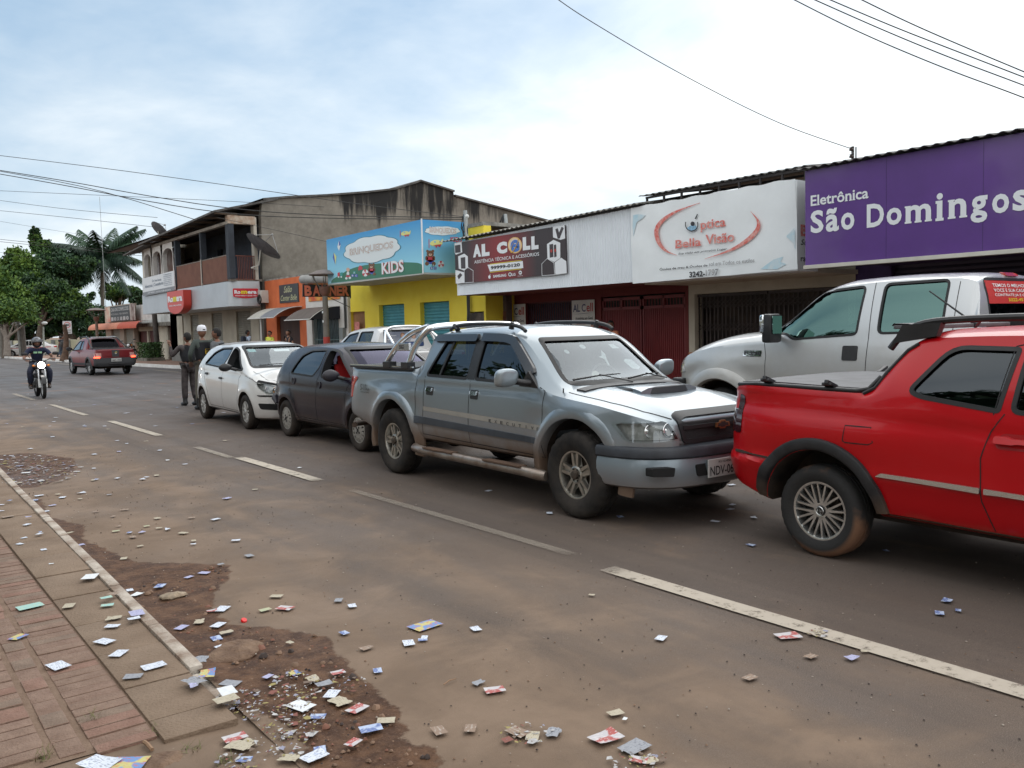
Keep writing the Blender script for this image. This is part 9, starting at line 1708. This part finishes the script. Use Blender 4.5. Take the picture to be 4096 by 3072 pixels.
def wires():
 wm=mat('cable_black',(.02,.02,.02),.6)
 def W(lab,pts,rad,group=None):
  P=[onX(x*1.0,y*1.0,X)if len(q_)==3 else None for q_ in pts for x,y,X in (q_,)]
  S_=smooth_poly([tuple(p)for p in P],3,False);q=MB();q.tube(S_,rad*.8,5);tag(q.build('power_cable',wm,smooth=60),lab,'cable',group)
 g1='overhead cables crossing the upper left sky';g2='overhead cables crossing the upper right corner'
 W('single long cable falling from the top centre to the purple shop roof',[(1200,-5,9.0),(1255,34,9.6),(1450,150,11.5),(1680,268,13.4),(1838,321,14.0)],.009)
 for i, pts in enumerate(([(1705,-6),(1850,68),(2040,148),(2192,203),(2300,246)],[(1752,-4),(1900,62),(2050,124),(2190,176),(2300,218)],[(1785,-4),(1930,58),(2070,112),(2215,168)],[(1850,-6),(1960,48),(2075,98),(2200,150),(2300,192)])):
  W('%s cable of the upper right bundle'%('lowest','second lowest','third lowest','highest')[i],[(x,y,8+.4*k)for k,(x,y)in enumerate(pts)],.0075,g2)
 z1p=lambda x, y:z1(x,y)
 L_=[('topmost',[(0,336),(200,360),(400,387),(560,410),(710,432),(860,452),(1000,468)],.016),('upper double',[(0,368),(150,392),(300,420),(500,452),(700,466),(1000,470)],.022),('lower double',[(0,376),(150,402),(300,432),(500,464),(700,472),(1000,474)],.022),('steep crossing',[(0,370),(200,405),(420,474)],.018),('thin straight high',[(0,412),(200,421),(490,434),(700,447)],.011),('thin straight middle',[(0,433),(140,452),(340,470)],.011),('thin straight lower',[(0,455),(150,470),(330,490)],.011),('pale far',[(0,478),(130,500),(190,508)],.012),('far bundle upper',[(0,517),(70,524),(150,532),(310,548)],.022),('far bundle lower',[(0,522),(70,529),(150,537),(310,553)],.022),('far low',[(0,545),(60,556),(170,575)],.014),('sagging',[(470,470),(700,520),(840,555)],.012)]
 for nm, pts, rad in L_:
  D0=12.0;P=[at(lambda a,b:(a,b),x,y,lerp(34 if 'far' not in nm else 60,30 if 'far' not in nm else 66,i/(len(pts)-1)))for i,(x,y)in enumerate(pts)]
  q=MB();q.tube(smooth_poly([tuple(p)for p in P],2,False),rad*.72,5);tag(q.build('power_cable',wm,smooth=60),'%s cable crossing the sky at the upper left'%nm,'cable',g1)
 a, b=at(lambda x,y:(x,y),218,472,84), at(lambda x,y:(x,y),215,425,84);o=_post('radio_mast',a-Vector((0,0,14)),b,.02,mat('post_galv',(.33,.35,.35)),6);tag(o,'thin radio mast rising behind the palm crown','mast')
def behind_viewer():
 """the other side of the street, seen only as reflections in paint and glass"""
 r=thing('opposite_house','low pale house behind the viewer on the near side of the street','house');q=MB()
 for a, b, h in ((-6,4,3.6),(5,14,4.2),(15,26,3.4),(28,42,3.8)):q.box((-9,a,-.05),(-6.5,b,h))
 q.build('wall',mat('render_pale_green',(.30,.32,.27),.9,var=.2),r)
 rnd=random.Random(31)
 for k,(x,y,s)in enumerate(((-4.8,-3.5,1.0),(-4.6,6.5,1.1),(-5.0,16,1.2),(-5.2,27,1.2),(-6,-12,1.3))):
  tree('street tree on the near pavement behind the viewer',(x,y,0),[((x,y,4.6*s),(2.6*s,2.6*s,1.5*s)),((x+1,y-1,5.4*s),(1.6*s,1.8*s,1.2*s))],'dark',2600,.22,.18,40+k,group='street trees on the near pavement',name='street_tree')
  # ------------------------------------------------------------------ people
def skin_obj(name,nodes,edges,m_,parent,root=0,sub=1,extra=None):
 """nodes: (position, radius or (rx, ry)); a tapering continuous surface grown round connected joints"""
 me=bpy.data.meshes.new(name);me.from_pydata([tuple(n[0])for n in nodes],edges,[]);o=bpy.data.objects.new(name,me);COL.objects.link(o)
 bm=bmesh.new();bm.from_mesh(me);ly=bm.verts.layers.skin.verify();bm.verts.ensure_lookup_table()
 for v, n in zip(bm.verts,nodes):v[ly].radius=n[1]if isinstance(n[1],tuple)else (n[1],n[1]);v[ly].use_root=False
 bm.verts[root][ly].use_root=True;bm.to_mesh(me);bm.free()
 s=o.modifiers.new('s','SKIN');s.use_smooth_shade=True;d=o.modifiers.new('d','SUBSURF');d.levels=sub;d.render_levels=sub
 nm=evald(o);bpy.data.objects.remove(o);bpy.data.meshes.remove(me);
 if extra and extra.v:
  bm=bmesh.new();bm.from_mesh(nm);off=len(bm.verts);vs=[bm.verts.new(v)for v in extra.v]
  for f in extra.f:
   try:bm.faces.new([vs[i]for i in f])
   except ValueError:pass
  for f in bm.faces:f.smooth=True
  bm.to_mesh(nm);bm.free()
 nm.name=name;nm.materials.clear();nm.materials.append(m_);nm.polygons.foreach_set('material_index',[0]*len(nm.polygons));q=bpy.data.objects.new(name,nm);COL.objects.link(q);q.parent=parent;return q
SKIN=lambda k=0:mat('skin_%d'%k,((.30,.155,.10),(.20,.095,.06),(.36,.20,.135))[k],.55,var=.08,vscale=20)
def person(label,loc,rz,H=1.72,pose=None,skin=0,top=((.1,.1,.1),'shirt'),long=False,legs=(.03,.03,.04),shoes=(.015,.014,.014),hair=(.012,.010,.009),female=False,vest=None,headyaw=0,topm=None,legm=None,group=None,nohair=False):
 r=thing('person',label,'person',loc,rz,group);k=H/1.75;sw=.185 if not female else .16
 J=dict(pel=(0,0,.97),wai=(0,0,1.08),che=(.01,0,1.30),nb=(-.01,0,1.46),nt=(.0,0,1.53),hd=(.015,0,1.63),ls=(0,sw,1.42),le=(-.03,sw+.07,1.14),lw=(.06,sw+.06,.90),rs=(0,-sw,1.42),re=(-.03,-sw-.07,1.14),rw=(.06,-sw-.06,.90),lh=(0,.09,.93),lk=(.03,.11,.50),la=(-.01,.12,.09),rh=(0,-.09,.93),rk=(.03,-.11,.50),ra=(-.01,-.12,.09),lf=(1,0,0),rf=(1,0,0),lp=None,rp=None)
 J.update(pose or {});V_={a:(Vector(b)*k if b is not None else None)for a,b in J.items()}
 hy=Matrix.Rotation(headyaw,3,'Z');fwd=hy@Vector((1,0,0))
 names=['pel','wai','che','nb','nt','ls','le','lw','rs','re','rw','lh','lk','la','rh','rk','ra']
 rad=dict(pel=.112,wai=.104,che=.118,nb=.058,nt=.052,ls=.055,le=.040,lw=.027,rs=.055,re=.040,rw=.027,lh=.085,lk=.055,la=.036,rh=.085,rk=.055,ra=.036)
 nodes=[(V_[a],tuple(x*k for x in rad[a])if isinstance(rad[a],tuple)else rad[a]*k)for a in names];ix={a:i for i,a in enumerate(names)}
 E_=[('pel','wai'),('wai','che'),('che','nb'),('nb','nt'),('che','ls'),('ls','le'),('le','lw'),('che','rs'),('rs','re'),('re','rw'),('pel','lh'),('lh','lk'),('lk','la'),('pel','rh'),('rh','rk'),('rk','ra')]
 def add(a,p,rr):nodes.append((p,rr*k));ix[a]=len(nodes)-1
 for s, f in (('l',V_['lf']),('r',V_['rf'])):
  f=f.normalized();add(s+'toe',V_[s+'a']+f*.15*k+Vector((0,0,-.055*k)),.032);E_.append((s+'a',s+'toe'))
 hand=MB()
 for s, sg in (('l',1),('r',-1)):
  w_, e_=V_[s+'w'], V_[s+'e'];d=V_[s+'p'].normalized()if V_[s+'p']else (w_-e_).normalized();side=d.cross(Vector((0,0,1)));side=side.normalized()if side.length>.1 else Vector((1,0,0));curl=side.cross(d).normalized()*-1
  pm=w_+d*.075*k;add(s+'palm',pm,.027);E_.append((s+'w',s+'palm'))
  for i, ln in enumerate((.070,.078,.072,.056)):
   o=pm+side*(.022*(i-1.5))*k+d*.02*k;a=o+d*ln*.45*k+curl*.006*k;b=a+(d*.75+curl*.55).normalized()*ln*.35*k;c=b+(d*.4+curl*.9).normalized()*ln*.28*k;hand.tube([o-d*.02*k,o,a,b,c],[.010*k,.0095*k,.0088*k,.008*k,.0065*k],6)
  t0=w_+d*.03*k-side*.022*k*1;hand.tube([t0,t0-side*.025*k+d*.03*k,t0-side*.028*k+d*.065*k+curl*.01*k],[.012*k,.0105*k,.008*k],6)
 c=V_['hd'];hd=MB();n=20;vs=[]
 hd.sphere((0,0,0),(.098*k,.078*k,.118*k),22,14)
 def shape(v):
  x, y, z=v;t=z/(.118*k)
  if t<0:x*=1-.10*t*t*2 if x>0 else 1-.35*t*t;y*=1-.30*t*t
  if x>0:x+=.018*k*math.exp(-((y/(.012*k))**2))*math.exp(-(((t+.22)/.16)**2));x-=.006*k*math.exp(-(((abs(y)-.030*k)/(.014*k))**2))*math.exp(-(((t-.02)/.12)**2));x+=.004*k*math.exp(-((y/(.022*k))**2))*math.exp(-(((t+.58)/.07)**2))
  return hy@Vector((x,y,z))+c
 hd.v=[tuple(shape(v))for v in hd.v];ex=MB();ex.add(hd.v,hd.f);ex.add(hand.v,hand.f)
 for s in (-1,1):
  q=MB();q.sphere((0,0,0),(.018*k,.010*k,.030*k),10,8);ex.add([hy@(Vector(v)+Vector((-.008*k,s*.078*k,-.008*k)))+c for v in q.v],q.f)
 body=skin_obj('body',nodes,[(ix[a],ix[b])for a,b in E_],SKIN(skin),r,ix['pel'],1,ex)
 for s in (-1,1):q=MB();q.sphere(hy@Vector((.088*k,s*.030*k,.004*k))+c,.0075*k,8,6);q.build('eye',mat('eye_dark',(.02,.015,.012),.3),body)
 q=MB();q.sphere(hy@Vector((.092*k,0,-.066*k))+c,(.008*k,.022*k,.005*k),8,6);q.build('mouth',mat('lips',(.22,.07,.055),.6),body)
 tm=topm or mat('cloth_%d_%d_%d'%tuple(int(x*100)for x in top[0]),top[0],.85,var=.18,vscale=8,bump=.3,bscale=30)
 def cloth(nm,lst,m_,gr,cut=None):
  nn=[];id_={}
  for a, b, t, rr in lst:
   p=V_[a].lerp(V_[b],t)if b else V_[a];rr=tuple(x*k for x in rr)if isinstance(rr,tuple)else rr*k;id_[(a,b,t)]=len(nn);nn.append((p,rr))
  return nn, id_
 N_=[(V_['pel']+Vector((0,0,.0)),(.136*k,.136*k)),(V_['wai'],.128*k),(V_['che'],.145*k),(V_['nb']-Vector((0,0,.035*k)),.094*k),(V_['ls'],.078*k),(V_['ls'].lerp(V_['le'],.72),.056*k),(V_['rs'],.078*k),(V_['rs'].lerp(V_['re'],.72),.056*k)]
 Ed=[(0,1),(1,2),(2,3),(2,4),(4,5),(2,6),(6,7)]
 if long:N_+=[(V_['le'],.054*k),(V_['lw'],.040*k),(V_['re'],.054*k),(V_['rw'],.040*k)];Ed+=[(5,8),(8,9),(7,10),(10,11)]
 skin_obj(top[1],N_,Ed,tm,r,0)
 lm=legm or mat('legs_%d_%d_%d'%tuple(int(x*100)for x in legs),legs,.9,var=.2,vscale=7,bump=.3,bscale=25)
 N_=[(V_['pel']-Vector((0,0,.0)),(.132*k,.132*k))];Ed=[]
 for s in 'lr':
  b=len(N_);N_+=[(V_[s+'h'],.100*k),(V_[s+'k'],.084*k),(V_[s+'k'].lerp(V_[s+'a'],.88),.074*k)];Ed+=[(0,b),(b,b+1),(b+1,b+2)]
 skin_obj('trousers',N_,Ed,lm,r,0)
 for s in 'lr':
  f=V_[s+'f'].normalized();a=V_[s+'a'];q=MB();q.tube([a+Vector((0,0,.16*k)),a+Vector((0,0,.02*k)),a-f*.03*k+Vector((0,0,-.04*k))],[.055*k,.055*k,.058*k],12);q.sphere((0,0,0),(.14*k,.052*k,.050*k),14,8);ang=math.atan2(f.y,f.x);M_=Matrix.Rotation(ang,3,'Z');n0=len(q.v)-(14*7+2)
  q.v=q.v[:n0]+[tuple(M_@Vector((v[0],v[1],max(v[2],-.035*k)))+a+f*.06*k+Vector((0,0,-.05*k)))for v in q.v[n0:]]
  q.build('shoe',mat('shoe_%d'%int(shoes[0]*100),shoes,.5),r,smooth=50)
 if not nohair:
  q=MB();q.sphere((0,0,0),(.108*k,.088*k,.118*k),22,14);keep=[]
  v2=[hy@Vector(v)+c+hy@Vector((-.008*k,0,.012*k))for v in q.v];fs=[f for f in q.f if sum((q.v[i][2]>(.045*k if q.v[i][0]>.02*k else (-.02*k if q.v[i][0]>-.03*k else -.075*k)))for i in f)==len(f)]
  h=MB();h.add(v2,fs);hm=mat('hair_%d'%int(hair[0]*1000),hair,.8,bump=.6,bscale=120);o=h.build('hair',hm,r,smooth=60)
  if female:q=MB();q.sphere(c+hy@Vector((-.11*k,0,.03*k)),.045*k,12,8);q.build('hair_bun',hm,o,smooth=60)
 if vest:
  N_=[(V_['wai']-Vector((0,0,.05*k)),(.158*k,.158*k)),(V_['che']-Vector((0,0,.05*k)),.168*k),(V_['che']+Vector((0,0,.05*k)),.168*k),(V_['nb']-Vector((0,0,.06*k)),.120*k),(V_['ls'].lerp(V_['rs'],.08)-Vector((0,0,.02*k)),.085*k),(V_['rs'].lerp(V_['ls'],.08)-Vector((0,0,.02*k)),.085*k)]
  skin_obj('vest',N_,[(0,1),(1,2),(2,3),(2,4),(2,5)],mat('vest_black',(.014,.015,.020),.8,var=.3,vscale=10,bump=.4,bscale=30),r,1)
  q=MB();z=V_['wai'].z-.11*k;q.lathe([(.165*k,z-.03*k),(.172*k,z),(.165*k,z+.03*k)],24);q.v=[(x*.98+V_['wai'].x,y*1.06,zz_)for x,y,zz_ in q.v];q.build('belt',BLK(),r,smooth=50)
  q=MB();q.box((-.06*k,-.225*k,.86*k),(.06*k,-.165*k,1.02*k));q.build('holster',BLK(),r,bevel=.015)
 return r, V_, c, hy, k
def people():
 face=lambda a, b:math.atan2((-_rt*a+_fw*b).y,(-_rt*a+_fw*b).x)
 camo=mat('camo_dark',(.025,.020,.022),.9,col2=(.095,.080,.080),vscale=7,bump=.2)
 p=onZ(*zh(905,1415));
 r, V_, c, hy, k=person('officer in dark camouflage raising one hand to point, left of the white-capped officer',(p.x-.02,p.y+.04,0),face(.75,.65),1.66,dict(ls=(.02,.19,1.42),le=(.16,.34,1.18),lw=(.26,.30,1.44),lp=(.35,.1,1),re=(-.02,-.27,1.16),rw=(.10,-.20,.95),la=(.02,.12,.09),ra=(-.10,-.10,.09)),skin=1,long=True,topm=camo,legm=camo,shoes=(.012,.012,.015),vest=True,headyaw=.1)
 q=MB();z=1.28;
 p=onZ(*zh(965,1485));khaki=mat('khaki_grey',(.115,.105,.085),.9,var=.1)
 r, V_, c, hy, k=person('officer in white cap and black vest with yellow back patch, beside the white car',(p.x+.19,p.y-.08,0),face(.72,.70),1.78,dict(le=(-.02,.30,1.16),lw=(.16,.20,1.02),re=(-.05,-.29,1.16),rw=(.14,-.20,1.05),lk=(.02,.12,.50),la=(-.02,.15,.09)),skin=1,long=True,topm=mat('shirt_olive',(.060,.075,.068),.9,var=.12),legm=khaki,shoes=(.012,.012,.015),vest=True,nohair=True)
 q=MB();q.lathe([(.104*k,-.005*k),(.106*k,.03*k),(.100*k,.075*k),(.072*k,.115*k),(.001,.128*k)],26);cm=mat('cap_white',(.74,.75,.80),.75);hat=MB();hat.add([hy@Vector((x*1.06,y*.88,z))+c+Vector((0,0,.03*k))for x,y,z in q.v],q.f);o=hat.build('cap',cm,r,smooth=60)
 q=MB();q.add([hy@Vector((x,y,z-.3*y*y/.01*.02))*k+c+Vector((0,0,.035*k))for x,z in ((.085,.0),(.13,-.006),(.175,-.022))for y in (-.065,-.04,0,.04,.065)],[(i*5+j,i*5+j+1,(i+1)*5+j+1,(i+1)*5+j)for i in range(2)for j in range(4)]);q.build('cap_visor',cm,o,smooth=60)
 q=MB();q.sphere(c+hy@Vector((-.105,0,.055))*k,(.012,.032,.014),10,6);q.build('cap_strap',BLK(),o)
 q=MB();q.add([(-.180*k,-.115*k,1.17*k),(-.178*k,.045*k,1.17*k),(-.176*k,.045*k,1.28*k),(-.176*k,-.115*k,1.28*k)],[(0,1,2,3)]);q.v=[(x-.012,y,z)for x,y,z in q.v];pt=q.build('back_patch',mat('patch_yellow',(.62,.40,.03),.6),r)
 q=MB();fb_=lambda u, v, d=0:Vector((-.192*k-d,u,v));q.box((-.1935*k-.012,-.105*k,1.25*k),(-.19*k-.006,.035*k,1.272*k));put_text(q,'GETRAN',lambda u,v,d=0:Vector((-.204*k-d,-u,v)),-.03*k,1.185*k,.125*k,.045*k,.002,bold=.03);q.build('lettering',mat('print_black',(.03,.03,.035)),pt)
 p=onY(*z1(1745,1100),18.6)
 person('officer standing behind the white car, only head and grey shoulders showing',(p.x,18.6,0),face(1,.15),1.74,dict(le=(-.03,.27,1.16),lw=(.10,.20,.95)),skin=1,long=True,topm=mat('shirt_greycamo',(.08,.085,.09),.9,col2=(.14,.15,.16),vscale=8),legm=khaki,vest=True)
 X=13.2;f=lambda q_:onX(*q_,X)
 p=f(z1(1990,1085));r, V_, c, hy, k=person('man with a dark backpack in a pale blue shirt by the cream shutters',(X,p.y,.145),math.radians(0),1.58,None,skin=1,top=((.38,.46,.58),'shirt'),legs=(.05,.06,.09))
 q=MB();q.cbox((-.20*k,0,1.25*k),(.16,.28,.42));q.build('backpack',mat('bag_navy',(.015,.02,.035),.8),r,bevel=.05,smooth=50)
 p=onX(*zg(437,1330),13.0);r, V_, c, hy, k=person('woman in bright yellow top and glasses by the orange wall',(13.0,p.y,.145),math.radians(180+25),1.53,None,skin=0,top=((.68,.72,.10),'shirt'),female=True,legs=(.04,.05,.08))
 q=MB()
 for s in (-1,1):q.lathe([(.021*k,-.002),(.025*k,0),(.021*k,.002)],14,'X',(.100*k,s*.030*k,.004*k),closed=True)
 q.v=[tuple(hy@Vector(v)+c)for v in q.v];q.build('glasses',BLK(),r)
 p=onX(*zg(850,1320),13.0);person('woman in black top standing before the brown door, arms spread low',(13.0,p.y,.145),math.radians(180+10),1.55,dict(le=(.0,.33,1.18),lw=(.06,.42,.98),re=(0,-.33,1.18),rw=(.06,-.42,.98)),skin=0,top=((.012,.012,.016),'shirt'),female=True,legs=(.03,.03,.05))
 p=onX(*z3(1370,1150),14.2);person('man in orange and white shirt by the red metal gate',(14.2,p.y,.145),math.radians(180+20),1.56,dict(le=(.10,.25,1.15),lw=(.2,.12,1.1)),skin=1,top=((.60,.22,.12),'shirt'),legs=(.05,.05,.06))
 p=onX(*z3(1250,1125),13.6);person('dark-haired person mostly hidden behind the silver pickup roof rail',(13.6,p.y,.145),math.radians(150),1.52,None,skin=1,top=((.10,.10,.12),'shirt'))
 for i,(lab,px,s)in enumerate((('dark figure walking with a bag beside the brown trunk',(1390,1350),0),('second dark figure half hidden behind the one with the bag',(1345,1340),0))):
  b=onZ(*zi(px[0],px[1]+40),.1);r, V_, c, hy, k=person(lab,(b.x,b.y,.1),face(-.6 if i else .7,.3),1.66,dict(che=(.06,0,1.28),nb=(.12,0,1.42),nt=(.15,0,1.48),hd=(.18,0,1.57),ls=(.1,.18,1.38),rs=(.1,-.18,1.38),lk=(.15,.1,.5),la=(.02,.1,.09),rk=(-.02,-.1,.5),ra=(-.22,-.1,.12)),skin=1,top=((.012,.012,.014),'shirt'),legs=(.05,.07,.10))
  if not i:q=MB();q.cbox((-.15,.1,1.0),(.22,.3,.42));q.build('bag',BLK(),r,bevel=.08,smooth=50)
 c0=onZ(*z1(360,1600));mx, my=c0.x+.03, c0.y+.80
 motorcycle('black motorcycle with its headlight on, ridden towards the viewer',(mx,my,0),-math.pi/2-.04,True,(.035,.02,.018),lit=True)
 r, V_, c, hy, k=person('motorcyclist in navy t-shirt and helmet riding towards the viewer',(mx,my,0),-math.pi/2-.04,1.75,dict(pel=(-.30,0,.90),wai=(-.29,0,1.00),che=(-.22,0,1.20),nb=(-.17,0,1.34),nt=(-.15,0,1.40),hd=(-.12,0,1.485),ls=(-.17,.20,1.31),le=(.05,.36,1.08),lw=(.30,.31,1.04),lp=(1,.0,-.1),rs=(-.17,-.20,1.31),re=(.05,-.36,1.08),rw=(.30,-.31,1.04),rp=(1,0,-.1),lh=(-.24,.10,.87),lk=(.16,.24,.72),la=(.0,.22,.33),rh=(-.24,-.10,.87),rk=(.16,-.24,.72),ra=(.0,-.22,.33)),skin=1,top=((.012,.018,.05),'shirt'),legs=(.018,.022,.045),shoes=(.06,.05,.045),nohair=True)
 q=MB();q.sphere((0,0,0),(.150,.132,.150),24,16);hv=[];fs=[f for f in q.f if not (sum(q.v[i][0]for i in f)/len(f)>.075 and -.075<sum(q.v[i][2]for i in f)/len(f)<.035)]
 h=MB();h.add([Vector(v)+c+Vector((-.01,0,.015))for v in q.v],fs);hm=mat('helmet_black',(.012,.012,.015),.2,coat=.6,col2=(.10,.10,.12),vscale=9);o=h.build('helmet',hm,r,smooth=60);
 q=MB();q.lathe([(.150,-.02),(.158,.012),(.150,.05)],20,'Z',tuple(c+Vector((-.005,0,.045))),a0=-1.2,a1=1.2);q.build('visor',mat('visor_smoke2',(.16,.17,.19),.08,coat=1),o,smooth=60)
 q=MB();
 for s in (-1,1):q.box((V_['che'].x+.150*k,s*.055*k-.045*k,1.20*k),(V_['che'].x+.156*k,s*.055*k+.045*k,1.25*k))
 q.build('shirt_print',mat('print_mint',(.16,.50,.42),.6,col2=(.45,.55,.2),vscale=30),r)
 b=onZ(*zf(1520,1140),.15);motorcycle('black motorcycle parked on the pavement behind the small red pickup',(b.x,b.y+.6,.145),-math.pi/2-.5,col=(.05,.02,.02),lean=.12,group=None)
build_ground();litter()
shop_electronics();shop_optics();shop_phones();alley_wall();yellow_building();salon_building();furniture_building();far_buildings();vegetation();street_furniture();wires();behind_viewer()
silver_pickup();dark_hatchback();white_hatchback();red_pickup();big_pickup();white_crew_pickup();small_red_pickup();white_sedan();people()
